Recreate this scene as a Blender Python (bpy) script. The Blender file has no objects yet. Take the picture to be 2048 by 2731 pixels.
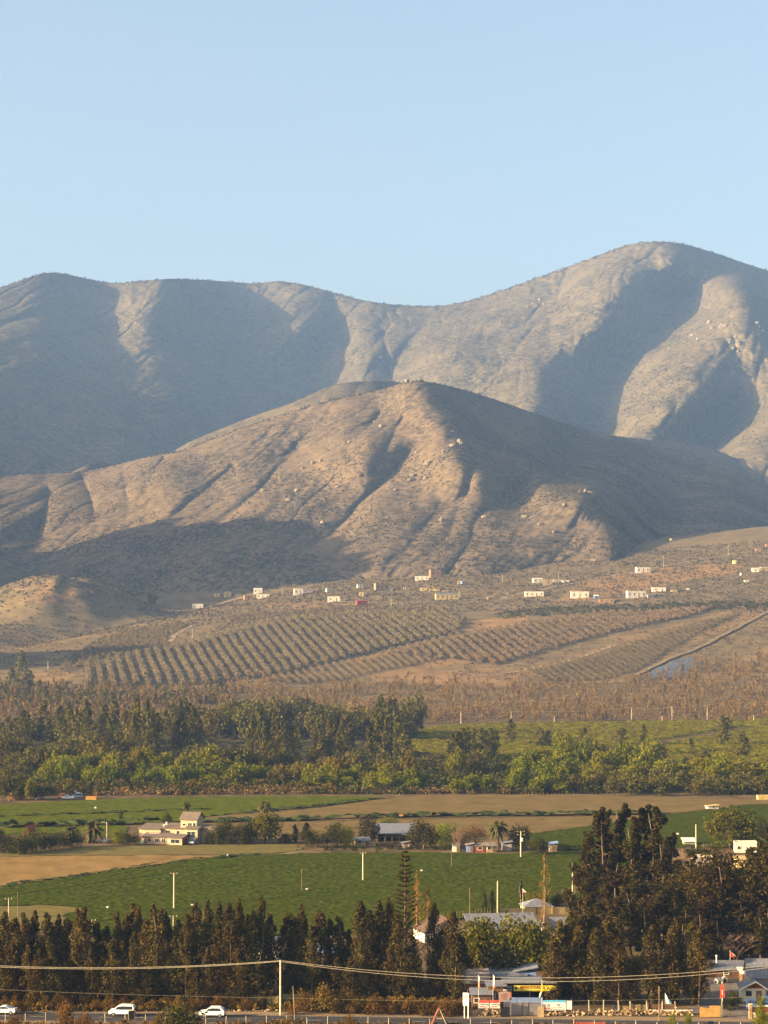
import bpy, math, random
import numpy as np

# ------------------------------------------------------------------ camera, sky, sun, exposure
F = 5807.0          # focal length in pixels of the 2048 px wide photograph
CX, HY = 1024.0, 1677.0   # column of the optical axis, row of the true horizon
CAMZ = 67.0         # camera height above the valley floor
scene = bpy.context.scene
cam_d = bpy.data.cameras.new('camera')
cam = bpy.data.objects.new('camera', cam_d)
scene.collection.objects.link(cam)
cam.location = (0, 0, CAMZ)
cam.rotation_euler = (math.radians(90), 0, 0)
cam_d.sensor_fit = 'HORIZONTAL'
cam_d.sensor_width = 36.0
cam_d.lens = 36.0 * F / 2048.0
cam_d.shift_y = (HY - 1365.5) / 2048.0
cam_d.clip_start = 1.0
cam_d.clip_end = 60000.0
scene.camera = cam

SUN_EL, SUN_AZ = 14.5, 255.0      # azimuth clockwise from +Y: low sun from the left, a little behind the camera
world = bpy.data.worlds.new('World')
scene.world = world
world.use_nodes = True
wn = world.node_tree.nodes; wl = world.node_tree.links
bg = wn['Background']
sky = wn.new('ShaderNodeTexSky')
sky.sky_type = 'NISHITA'
sky.sun_disc = False
sky.sun_elevation = math.radians(SUN_EL)
sky.sun_rotation = math.radians(SUN_AZ)
sky.altitude = 200.0
sky.air_density = 1.0
sky.dust_density = 6.0
sky.ozone_density = 0.8
bg.inputs['Strength'].default_value = 0.077
wl.new(sky.outputs[0], bg.inputs['Color'])
e, a = math.radians(SUN_EL), math.radians(SUN_AZ)
from mathutils import Vector, Matrix
SUNV = Vector((math.sin(a) * math.cos(e), math.cos(a) * math.cos(e), math.sin(e)))
sl = bpy.data.lights.new('sun', 'SUN')
sl.energy = 5.0
sl.angle = math.radians(0.7)
sl.color = (1.0, 0.77, 0.45)
so = bpy.data.objects.new('sun', sl)
scene.collection.objects.link(so)
so.rotation_euler = SUNV.to_track_quat('Z', 'Y').to_euler()
so.location = SUNV * 500
scene.view_settings.view_transform = 'Standard'
scene.view_settings.look = 'None'
scene.view_settings.gamma = 1.0
scene.view_settings.exposure = 2.1
scene.cycles.max_bounces = 5
scene.cycles.diffuse_bounces = 2
scene.cycles.glossy_bounces = 2
scene.cycles.transmission_bounces = 2
scene.cycles.volume_bounces = 0
scene.cycles.transparent_max_bounces = 6

# ------------------------------------------------------------------ helpers
COL = scene.collection
rng = np.random.default_rng(7)
R = random.Random(11)

def tag(o, label=None, cat=None, group=None, kind=None):
    if label: o['label'] = label
    if cat: o['category'] = cat
    if group: o['group'] = group
    if kind: o['kind'] = kind
    return o

def empty(name, loc=(0, 0, 0), rz=0.0):
    o = bpy.data.objects.new(name, None)
    o.empty_display_size = 0.5
    o.location = loc
    o.rotation_euler = (0, 0, rz)
    COL.objects.link(o)
    return o

def obj(name, me, parent=None, loc=None, rz=None):
    o = bpy.data.objects.new(name, me)
    COL.objects.link(o)
    if parent is not None: o.parent = parent
    if loc is not None: o.location = loc
    if rz is not None: o.rotation_euler = (0, 0, rz)
    return o

def np_mesh(name, v, f, m=None, smooth=False, attr=None):
    """mesh out of arrays; f is (n,3) or (n,4)"""
    v = np.asarray(v, dtype=np.float32); f = np.asarray(f, dtype=np.int32)
    me = bpy.data.meshes.new(name)
    k = f.shape[1]
    me.vertices.add(len(v)); me.vertices.foreach_set('co', v.ravel())
    me.loops.add(f.size); me.loops.foreach_set('vertex_index', f.ravel())
    me.polygons.add(len(f))
    me.polygons.foreach_set('loop_start', np.arange(0, f.size, k, dtype=np.int32))
    me.polygons.foreach_set('loop_total', np.full(len(f), k, dtype=np.int32))
    if smooth: me.polygons.foreach_set('use_smooth', np.ones(len(f), dtype=bool))
    me.update(calc_edges=True)
    if attr:
        for an, av in attr.items():
            at = me.attributes.new(an, 'FLOAT', 'POINT')
            at.data.foreach_set('value', np.asarray(av, dtype=np.float32).ravel())
    for mm in (m if isinstance(m, (list, tuple)) else [m]):
        if mm is not None: me.materials.append(mm)
    return me

class MB:
    """collects boxes, tubes and polygons that become ONE mesh"""
    def __init__(s): s.v = []; s.f = []
    def add(s, v, f):
        o = len(s.v); s.v += [tuple(p) for p in v]; s.f += [tuple(i + o for i in q) for q in f]
    def box(s, c, d, rz=0.0, tilt=None):
        hx, hy, hz = d[0] / 2, d[1] / 2, d[2] / 2
        M = Matrix.Rotation(rz, 3, 'Z')
        if tilt is not None: M = M @ tilt
        P = []
        for z in (-hz, hz):
            for x, y in ((-hx, -hy), (hx, -hy), (hx, hy), (-hx, hy)):
                P.append(M @ Vector((x, y, z)) + Vector(c))
        s.add(P, [(3, 2, 1, 0), (4, 5, 6, 7), (0, 1, 5, 4), (1, 2, 6, 5), (2, 3, 7, 6), (3, 0, 4, 7)])
    def tube(s, pts, rad, n=6, cap=True):
        if not isinstance(rad, (list, tuple)): rad = [rad] * len(pts)
        pts = [Vector(p) for p in pts]; V = []; Fc = []
        for i, p in enumerate(pts):
            d = (pts[min(i + 1, len(pts) - 1)] - pts[max(i - 1, 0)]).normalized()
            up = Vector((0, 0, 1)) if abs(d.z) < 0.9 else Vector((1, 0, 0))
            x = d.cross(up).normalized(); y = d.cross(x)
            for k in range(n):
                t = 2 * math.pi * k / n
                V.append(p + (x * math.cos(t) + y * math.sin(t)) * rad[i])
        for i in range(len(pts) - 1):
            for k in range(n):
                a0, a1 = i * n + k, i * n + (k + 1) % n
                Fc.append((a0, a1, a1 + n, a0 + n))
        if cap:
            Fc.append(tuple(range(n))[::-1]); Fc.append(tuple((len(pts) - 1) * n + k for k in range(n)))
        s.add(V, Fc)
    def prism(s, poly, y0, y1):
        """polygon in x,z extruded along y"""
        n = len(poly)
        V = [(x, y0, z) for x, z in poly] + [(x, y1, z) for x, z in poly]
        s.add(V, [tuple(range(n)), tuple(range(n, 2 * n))[::-1]] + [(i, i + n, (i + 1) % n + n, (i + 1) % n) for i in range(n)])
    def prismx(s, poly, x0, x1):
        """polygon in y,z extruded along x"""
        n = len(poly)
        V = [(x0, y, z) for y, z in poly] + [(x1, y, z) for y, z in poly]
        s.add(V, [tuple(range(n)), tuple(range(n, 2 * n))[::-1]] + [(i, i + n, (i + 1) % n + n, (i + 1) % n) for i in range(n)])
    def prismz(s, poly, z0, z1):
        n = len(poly)
        V = [(x, y, z0) for x, y in poly] + [(x, y, z1) for x, y in poly]
        s.add(V, [tuple(range(n))[::-1], tuple(range(n, 2 * n))] + [(i, (i + 1) % n, (i + 1) % n + n, i + n) for i in range(n)])
    def ball(s, c, r, n=8, m=6, sq=(1, 1, 1)):
        V = []; Fc = []
        for i in range(m + 1):
            t = math.pi * i / m
            for k in range(n):
                p = 2 * math.pi * k / n
                V.append((c[0] + r * sq[0] * math.sin(t) * math.cos(p), c[1] + r * sq[1] * math.sin(t) * math.sin(p), c[2] + r * sq[2] * math.cos(t)))
        for i in range(m):
            for k in range(n):
                Fc.append((i * n + k, (i + 1) * n + k, (i + 1) * n + (k + 1) % n, i * n + (k + 1) % n))
        s.add(V, Fc)
    def mesh(s, name, m, bevel=0.0, smooth=False):
        me = bpy.data.meshes.new(name)
        me.from_pydata(s.v, [], s.f)
        import bmesh
        bm = bmesh.new(); bm.from_mesh(me)
        bmesh.ops.remove_doubles(bm, verts=bm.verts, dist=1e-5)
        bmesh.ops.recalc_face_normals(bm, faces=bm.faces)
        if bevel > 0: bmesh.ops.bevel(bm, geom=list(bm.edges), offset=bevel, segments=1, affect='EDGES', clamp_overlap=True)
        bm.to_mesh(me); bm.free()
        if smooth:
            for p in me.polygons: p.use_smooth = True
        me.materials.append(m)
        return me
    def build(s, name, m, parent=None, bevel=0.0, smooth=False, loc=None, rz=None):
        return obj(name, s.mesh(name, m, bevel, smooth), parent, loc, rz)

def copy_tree(o, parent=None):
    c = o.copy(); COL.objects.link(c)
    if parent is not None: c.parent = parent
    for ch in list(o.children): copy_tree(ch, c)
    return c

# ---- noise
def _h(ix, iy, seed):
    n = (ix.astype(np.int64) * 374761393 + iy.astype(np.int64) * 668265263 + seed * 974711) & 0xFFFFFFFF
    n = ((n ^ (n >> 13)) * 1274126177) & 0xFFFFFFFF
    n = (n ^ (n >> 16)) & 0xFFFFFF
    return n.astype(np.float64) / 0xFFFFFF
def vnoise(x, y, seed=0):
    ix, iy = np.floor(x), np.floor(y); fx, fy = x - ix, y - iy
    fx = fx * fx * fx * (fx * (fx * 6 - 15) + 10); fy = fy * fy * fy * (fy * (fy * 6 - 15) + 10)
    a_, b_ = _h(ix, iy, seed), _h(ix + 1, iy, seed); c_, d_ = _h(ix, iy + 1, seed), _h(ix + 1, iy + 1, seed)
    return (a_ * (1 - fx) + b_ * fx) * (1 - fy) + (c_ * (1 - fx) + d_ * fx) * fy
def fbm(x, y, oct=4, seed=0, gain=0.5):
    s = np.zeros(np.shape(x)); amp = 1.0; tot = 0.0
    for i in range(oct):
        s += amp * (vnoise(x * 2 ** i + i * 17.3, y * 2 ** i - i * 9.7, seed + i) - 0.5); tot += amp; amp *= gain
    return s / tot * 2
def in_poly(px, py, poly):
    px = np.asarray(px, float); py = np.asarray(py, float); ins = np.zeros(px.shape, bool)
    n = len(poly)
    for i in range(n):
        x1, y1 = poly[i]; x2, y2 = poly[(i + 1) % n]
        if y1 == y2: continue
        c = ((y1 > py) != (y2 > py)) & (px < (x2 - x1) * (py - y1) / (y2 - y1) + x1)
        ins ^= c
    return ins
def d_poly(px, py, pl):
    d = np.full(np.shape(px), 1e9)
    for (x1, y1), (x2, y2) in zip(pl[:-1], pl[1:]):
        dx, dy = x2 - x1, y2 - y1
        t = np.clip(((px - x1) * dx + (py - y1) * dy) / (dx * dx + dy * dy + 1e-9), 0, 1)
        d = np.minimum(d, np.hypot(px - x1 - t * dx, py - y1 - t * dy))
    return d

# ---- materials
def mat(name, col, rough=0.85, var=0.25, scale=1.0, col2=None, bump=0.0, metal=0.0, spec=None, detail=4.0, stretch=None, lo=0.35, hi=0.65, rnd=0.0):
    m = bpy.data.materials.new(name); m.use_nodes = True
    nt = m.node_tree; b = nt.nodes['Principled BSDF']
    b.inputs['Roughness'].default_value = rough
    b.inputs['Metallic'].default_value = metal
    b.inputs['Specular IOR Level'].default_value = spec if spec is not None else (0.0 if rough > 0.78 else 0.3)
    tc = nt.nodes.new('ShaderNodeTexCoord')
    src = tc.outputs['Object']
    if stretch:
        mp = nt.nodes.new('ShaderNodeMapping'); mp.inputs['Scale'].default_value = stretch
        nt.links.new(src, mp.inputs['Vector']); src = mp.outputs['Vector']
    nz = nt.nodes.new('ShaderNodeTexNoise'); nz.inputs['Scale'].default_value = scale; nz.inputs['Detail'].default_value = detail
    nt.links.new(src, nz.inputs['Vector'])
    rp = nt.nodes.new('ShaderNodeValToRGB')
    c2 = col2 or tuple(c * (1 - var) for c in col)
    c1 = col if col2 else tuple(min(1, c * (1 + var)) for c in col)
    rp.color_ramp.elements[0].color = (*c2, 1); rp.color_ramp.elements[1].color = (*c1, 1)
    rp.color_ramp.elements[0].position = lo; rp.color_ramp.elements[1].position = hi
    nt.links.new(nz.outputs['Fac'], rp.inputs['Fac'])
    out = rp.outputs['Color']
    if rnd > 0:
        oi = nt.nodes.new('ShaderNodeObjectInfo'); hs = nt.nodes.new('ShaderNodeHueSaturation')
        mr = nt.nodes.new('ShaderNodeMapRange'); mr.inputs['To Min'].default_value = 1 - rnd; mr.inputs['To Max'].default_value = 1 + rnd
        nt.links.new(oi.outputs['Random'], mr.inputs['Value']); nt.links.new(mr.outputs['Result'], hs.inputs['Value'])
        nt.links.new(out, hs.inputs['Color']); out = hs.outputs['Color']
    nt.links.new(out, b.inputs['Base Color'])
    if bump > 0:
        bp = nt.nodes.new('ShaderNodeBump'); bp.inputs['Strength'].default_value = bump
        nt.links.new(nz.outputs['Fac'], bp.inputs['Height']); nt.links.new(bp.outputs['Normal'], b.inputs['Normal'])
    return m

def leaf_mat(name, c1, c2, c3=None, trans=0.35, rnd=0.18):
    """foliage: every leaf card picks its own tone between c1 and c2, every plant its own brightness"""
    m = bpy.data.materials.new(name); m.use_nodes = True
    nt = m.node_tree; nt.nodes.clear()
    out = nt.nodes.new('ShaderNodeOutputMaterial')
    ge = nt.nodes.new('ShaderNodeNewGeometry'); oi = nt.nodes.new('ShaderNodeObjectInfo')
    rp = nt.nodes.new('ShaderNodeValToRGB')
    rp.color_ramp.elements[0].color = (*c1, 1); rp.color_ramp.elements[1].color = (*c2, 1)
    if c3:
        el = rp.color_ramp.elements.new(0.9); el.color = (*c3, 1); rp.color_ramp.elements[1].position = 0.8
        rp.color_ramp.elements[0].position = 0.1
    nt.links.new(ge.outputs['Random Per Island'], rp.inputs['Fac'])
    hs = nt.nodes.new('ShaderNodeHueSaturation')
    mr = nt.nodes.new('ShaderNodeMapRange'); mr.inputs['To Min'].default_value = 1 - rnd; mr.inputs['To Max'].default_value = 1 + rnd
    mh = nt.nodes.new('ShaderNodeMapRange'); mh.inputs['To Min'].default_value = 0.485; mh.inputs['To Max'].default_value = 0.515
    nt.links.new(oi.outputs['Random'], mr.inputs['Value']); nt.links.new(mr.outputs['Result'], hs.inputs['Value'])
    ml = nt.nodes.new('ShaderNodeMath'); ml.operation = 'FRACT'
    mm = nt.nodes.new('ShaderNodeMath'); mm.operation = 'MULTIPLY'; mm.inputs[1].default_value = 7.31
    nt.links.new(oi.outputs['Random'], mm.inputs[0]); nt.links.new(mm.outputs[0], ml.inputs[0]); nt.links.new(ml.outputs[0], mh.inputs['Value'])
    nt.links.new(mh.outputs['Result'], hs.inputs['Hue'])
    nt.links.new(rp.outputs['Color'], hs.inputs['Color'])
    df = nt.nodes.new('ShaderNodeBsdfDiffuse'); tr = nt.nodes.new('ShaderNodeBsdfTranslucent'); mx = nt.nodes.new('ShaderNodeMixShader')
    mx.inputs['Fac'].default_value = trans
    nt.links.new(hs.outputs['Color'], df.inputs['Color']); nt.links.new(hs.outputs['Color'], tr.inputs['Color'])
    nt.links.new(df.outputs[0], mx.inputs[1]); nt.links.new(tr.outputs[0], mx.inputs[2])
    nt.links.new(mx.outputs[0], out.inputs['Surface'])
    return m
# ------------------------------------------------------------------ terrain
def grid_faces(nr, nc, off=0):
    i = np.arange(nr - 1)[:, None] * nc + np.arange(nc - 1)[None, :]
    return np.stack([i, i + 1, i + nc + 1, i + nc], -1).reshape(-1, 4) + off

# valley floor and terrace: height profile z(bearing, distance), tabulated and smoothed
_TU = [-400, 0, 250, 500, 1024, 1536, 2048, 2500]
_TY = [900, 1200, 1400, 1550, 1700, 1900, 2000, 2100, 2200, 2300, 2400, 2500, 2600, 2700, 2900, 3100, 3300, 3700]
_fl = lambda Y: HY + F * CAMZ / Y
_TP = {
 -400: [None, None, None, 1932, 1908, 1865, 1840, 1812, 1785, 1760, 1738, 1715, 1695, 1680, 1650, 1640, 1630, 1620],
 0:    [None, None, None, 1931, 1905, 1858, 1832, 1800, 1772, 1748, 1722, 1698, 1672, 1655, 1636, 1624, 1616, 1612],
 250:  [None, None, None, 1930, 1903, 1853, 1828, 1797, 1768, 1742, 1712, 1685, 1662, 1646, 1622, 1604, 1592, 1585],
 500:  [None, None, None, 1930, 1900, 1850, 1824, 1792, 1760, 1728, 1695, 1672, 1650, 1630, 1597, 1568, 1552, 1545],
 1024: [None, None, None, 1928, 1897, 1843, 1812, 1774, 1738, 1702, 1668, 1645, 1620, 1594, 1552, 1522, 1506, 1500],
 1536: [None, None, None, 1926, 1893, 1838, 1806, 1766, 1728, 1690, 1655, 1630, 1600, 1570, 1524, 1486, 1464, 1455],
 2048: [None, None, None, 1923, 1888, 1832, 1798, 1758, 1716, 1676, 1640, 1612, 1580, 1546, 1492, 1440, 1410, 1400],
 2500: [None, None, None, 1921, 1885, 1828, 1790, 1748, 1705, 1660, 1620, 1590, 1560, 1520, 1460, 1405, 1370, 1350]}
_GU = np.arange(-1500, 3501, 25.0); _GY = np.arange(900, 3701, 20.0)
def _mk():
    tz = np.array([[0.0 if p is None else CAMZ + (HY - p) * Y / F for p, Y in zip(_TP[u], _TY)] for u in _TU])
    tz[:, 3] = np.minimum(tz[:, 3], 2.0)
    a1 = np.array([np.interp(_GY, _TY, r) for r in tz])                   # (nu_knots, nY)
    a2 = np.array([np.interp(_GU, _TU, a1[:, j]) for j in range(len(_GY))]).T
    def blur(A, ax, s):
        k = np.exp(-0.5 * (np.arange(-3 * s, 3 * s + 1) / s) ** 2); k /= k.sum()
        B = np.apply_along_axis(lambda r: np.convolve(np.pad(r, 3 * s, 'edge'), k, 'valid'), ax, A)
        return B
    a2 = blur(blur(a2, 0, 6), 1, 3)
    w = np.clip((_GY - 1150) / 250, 0, 1)[None, :]
    return a2 * w
_GZ = _mk()
def gz(X, Y):
    """height of the ground at X, Y"""
    X = np.asarray(X, float); Y = np.asarray(Y, float)
    u = CX + X / np.maximum(Y, 50) * F
    iu = np.clip((u + 1500) / 25, 0, len(_GU) - 1.001); iy = np.clip((Y - 900) / 20, 0, len(_GY) - 1.001)
    a0 = iu.astype(int); b0 = iy.astype(int); fu = iu - a0; fy = iy - b0
    z = (_GZ[a0, b0] * (1 - fu) + _GZ[a0 + 1, b0] * fu) * (1 - fy) + (_GZ[a0, b0 + 1] * (1 - fu) + _GZ[a0 + 1, b0 + 1] * fu) * fy
    w = np.clip((Y - 1500) / 300, 0, 1)
    z = z + w * (fbm(X / 90, Y / 90, 3, 5) * 2.2 + fbm(X / 18, Y / 18, 2, 9) * 0.45)
    # a ravine on the left of the terrace, a terrace pond dug into the slope on the right
    d = d_poly(X, Y, RAVINE); z = z - RAV_D * np.exp(-(d / 60.0) ** 2) * w
    return z
RAVINE = [(-760, 2180), (-560, 2330), (-440, 2480), (-330, 2700), (-250, 2900)]
RAV_D = 16.0
_SY = np.concatenate([np.arange(110, 1500, 4.0), np.arange(1500, 3600, 3.0)])
def G(px, py):
    """ground point seen at photo column px, row py"""
    if py > 2062:
        Y = F * CAMZ / (py - HY)
        return Vector(((px - CX) / F * Y, Y, 0.0))
    X = (px - CX) / F * _SY
    z = gz(X, _SY)
    row = HY - (z - CAMZ) / _SY * F
    k = np.nonzero(row <= py)[0]
    i = k[0] if len(k) else len(_SY) - 1
    if i > 0 and len(k):
        r0, r1 = row[i - 1], row[i]
        t = (r0 - py) / (r0 - r1 + 1e-9)
        Y = _SY[i - 1] + t * (_SY[i] - _SY[i - 1])
    else: Y = _SY[i]
    x = (px - CX) / F * Y
    return Vector((x, Y, float(gz(x, Y))))
def hpx(n, Y): return n * Y / F        # photo pixels -> metres at distance Y
def gpoly(pp):
    # edges that leave the frame run on well past it, so that the fields go on at the sides
    return [tuple(G(-480 if x <= -8 else (2520 if x >= 2058 else x), y)[:2]) for x, y in pp]

M_ground = mat('dry_soil', (0.17, 0.11, 0.055), rough=0.95, scale=0.12, col2=(0.08, 0.058, 0.032), detail=9, lo=0.38, hi=0.68)
def terrace_mat():
    m = mat('terrace_scrub_soil', (0.185, 0.128, 0.064), rough=0.95, scale=0.06, col2=(0.10, 0.075, 0.040), detail=10, lo=0.3, hi=0.7)
    nt = m.node_tree; b = nt.nodes['Principled BSDF']
    at = nt.nodes.new('ShaderNodeAttribute'); at.attribute_name = 'earth'
    mx = nt.nodes.new('ShaderNodeMixRGB'); mx.inputs['Color2'].default_value = (0.28, 0.155, 0.065, 1)
    old = b.inputs['Base Color'].links[0].from_socket
    nt.links.new(at.outputs['Fac'], mx.inputs['Fac']); nt.links.new(old, mx.inputs['Color1']); nt.links.new(mx.outputs[0], b.inputs['Base Color'])
    return m
M_terrace = terrace_mat()

EARTH = [  # bare orange earth on the terrace (photo columns and rows)
 ([(1560, 1545), (1700, 1520), (1900, 1505), (1990, 1500), (1960, 1530), (1840, 1545), (1700, 1580), (1600, 1595), (1500, 1605), (1470, 1612), (1500, 1590)], 0.75),
 ([(900, 1765), (1060, 1735), (1200, 1752), (1350, 1785), (1500, 1780), (1340, 1830), (1130, 1825), (1000, 1815)], 0.5),
 ([(1200, 1660), (1340, 1648), (1410, 1640), (1400, 1665), (1280, 1690), (1220, 1680)], 0.8),
 ([(690, 1612), (860, 1600), (900, 1612), (760, 1630)], 0.4), ([(290, 1640), (400, 1620), (520, 1618), (480, 1634), (330, 1646)], 0.5),
 ([(75, 1800), (160, 1785), (200, 1800), (150, 1830), (60, 1825)], 0.55), ([(1960, 1760), (2048, 1720), (2048, 1800), (1850, 1830), (1880, 1800)], 0.35),
 ([(1390, 1790), (1700, 1690), (1900, 1640), (2048, 1610), (2048, 1640), (1880, 1700), (1700, 1800), (1500, 1815)], 0.28)]
def build_ground():
    us = np.concatenate([np.linspace(-3200, -60, 160), np.linspace(-50, 2100, 560), np.linspace(2110, 5200, 150)])
    ys = np.concatenate([np.linspace(100, 1450, 90), np.arange(1454, 3600, 3.4)])
    U, Y = np.meshgrid(us, ys); X = (U - CX) / F * Y
    Z = gz(X, Y)
    P = HY - (Z - CAMZ) / Y * F
    E = np.zeros(X.shape)
    for pl, s in EARTH:
        E = np.maximum(E, in_poly(U, P, pl) * s)
    E *= np.clip(0.75 + fbm(X / 25, Y / 25, 3, 3) * 0.7, 0, 1)
    nc = len(us); cut = int(np.searchsorted(ys, 1700))
    V = np.stack([X, Y, Z], -1)
    for nm, lab, cat_, a0, a1, m in (('ground', 'flat dry brown valley floor under the fields, road and gardens', 'ground', 0, cut + 1, M_ground),
                               ('terrain', 'gently rising brown scrub terrace with scattered houses below the hills', 'hillside', cut, len(ys), M_terrace)):
        v = V[a0:a1].reshape(-1, 3)
        me = np_mesh(nm, v, grid_faces(a1 - a0, nc), m, True, {'earth': E[a0:a1]})
        tag(obj(nm, me), lab, cat_, kind='structure')
build_ground()

# ---- hills: each is a surface given by its crest line, relief points and gullies, in metres of distance
class Rbf:
    def __init__(s, pts, c=0.6):
        p = np.array(pts, float); s.p = p[:, :2] / 100; s.c = c
        n = len(p); K = np.sqrt(((s.p[:, None] - s.p[None]) ** 2).sum(-1) + c * c)
        A = np.zeros((n + 3, n + 3)); A[:n, :n] = K - np.eye(n) * 0.02; A[:n, n] = 1; A[:n, n + 1:] = s.p; A[n, :n] = 1; A[n + 1:, :n] = s.p.T
        s.w = np.linalg.solve(A, np.concatenate([p[:, 2], [0, 0, 0]]))
    def __call__(s, x, y):
        x = x / 100; y = y / 100; o = s.w[-3] + s.w[-2] * x + s.w[-1] * y
        for (a_, b_), w in zip(s.p, s.w[:-3]): o = o + w * np.sqrt((x - a_) ** 2 + (y - b_) ** 2 + s.c ** 2)
        return o

def hill_mat(name, soil, dark, pale, sc):
    m = mat(name, soil, rough=0.95, scale=sc, col2=dark, detail=8, lo=0.36, hi=0.6)
    nt = m.node_tree; b = nt.nodes['Principled BSDF']
    old = b.inputs['Base Color'].links[0].from_socket
    tc = nt.nodes.new('ShaderNodeTexCoord')
    n2 = nt.nodes.new('ShaderNodeTexNoise'); n2.inputs['Scale'].default_value = 0.006; n2.inputs['Detail'].default_value = 7
    nt.links.new(tc.outputs['Object'], n2.inputs['Vector'])
    r2 = nt.nodes.new('ShaderNodeValToRGB'); r2.color_ramp.elements[0].position = 0.4; r2.color_ramp.elements[1].position = 0.72
    nt.links.new(n2.outputs['Fac'], r2.inputs['Fac'])
    ml = nt.nodes.new('ShaderNodeMath'); ml.operation = 'MULTIPLY'; ml.inputs[1].default_value = 0.55
    nt.links.new(r2.outputs['Color'], ml.inputs[0])
    mx = nt.nodes.new('ShaderNodeMixRGB'); mx.inputs['Color2'].default_value = (*pale, 1)
    nt.links.new(ml.outputs[0], mx.inputs['Fac']); nt.links.new(old, mx.inputs['Color1']); nt.links.new(mx.outputs[0], b.inputs['Base Color'])
    return m

HILLS = {}
def hill(name, label, crest, base, relief, gullies, m, step, nrow, umin, umax, seed, rough=1.0, back=0.45, c=0.6, skew=0.6, ga=0.7, ns=1.0):
    cx_, cy_ = zip(*crest); bx_, by_ = zip(*base)
    rb = Rbf(relief, c)
    us = np.concatenate([np.arange(umin, -30, 22.0), np.arange(-30, 2080, step), np.arange(2080, max(umax, 2081), 22.0)])
    us = us[(us >= umin) & (us <= umax)]
    def sm(xs, ys, w):
        f = lambda q: np.interp(q, xs, ys)
        return (f(us - w) + 2 * f(us - w / 2) + 3 * f(us) + 2 * f(us + w / 2) + f(us + w)) / 9
    cr = sm(cx_, cy_, 26.0); ba = sm(bx_, by_, 30.0)
    t = np.linspace(0, 1, nrow) ** 1.1
    U = np.repeat(us[None], nrow, 0); P = cr[None] + t[:, None] * (ba - cr)[None]
    def depth(U, P):
        D = rb(U, P)
        wob = fbm(U / 90, P / 90, 3, seed + 40)
        for pl, A, w in gullies:
            d = d_poly(U + wob * 9, P, pl)
            D = D + ga * A * np.exp(-(d / w) ** 1.05)
        X = (U - CX) / F * D; Z = (HY - P) / F * D
        X = X / ns; Z = Z / ns
        q = X - skew * Z + 30 * fbm(X / 90, Z / 90, 2, seed + 3)
        rid = np.clip(1 - np.abs(fbm(q / 150, Z / 420, 3, seed + 11)) * 2.2, 0, 1) ** 2
        rid2 = np.clip(1 - np.abs(fbm(q / 48, Z / 150, 3, seed + 15)) * 2.2, 0, 1) ** 2
        D = D + rough * ns * (rid * 28 + rid2 * 11)
        D = D + rough * ns * (fbm(X / 260, Z / 200, 3, seed) * 42 + fbm(X / 60, Z / 45, 3, seed + 5) * 12 + fbm(X / 14, Z / 9, 2, seed + 9) * 4.5)
        return D
    D = depth(U, P)
    X = (U - CX) / F * D; Z = CAMZ + (HY - P) / F * D
    Z = Z - 0.0
    # rows behind the crest
    rows = [np.stack([X[::1], D, Z], -1)]
    bk = []
    for k in range(8, 0, -1):
        s = (k / 8) ** 1.6 * 1500
        Yb = D[0] + s; Xb = X[0] * (Yb / D[0]); Zb = np.maximum(Z[0] - s * back * (0.25 + 0.75 * min(1, k / 3)), 0)
        bk.append(np.stack([Xb, Yb, Zb], -1)[None])
    V = np.concatenate(bk + rows, 0)
    me = np_mesh(name, V.reshape(-1, 3), grid_faces(V.shape[0], V.shape[1]), m, True)
    o = tag(obj(name, me), label, 'hill', kind='structure')
    HILLS[label] = dict(U=U, P=P, X=X, Y=D, Z=Z, us=us, cr=cr, ba=ba, depth=depth)
    return o
M_mtn = hill_mat('mountain_scrub', (0.108, 0.084, 0.047), (0.042, 0.036, 0.024), (0.150, 0.114, 0.060), 0.055)
M_fhill = hill_mat('front_hill_scrub', (0.128, 0.091, 0.055), (0.048, 0.038, 0.027), (0.175, 0.121, 0.068), 0.075)

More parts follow.
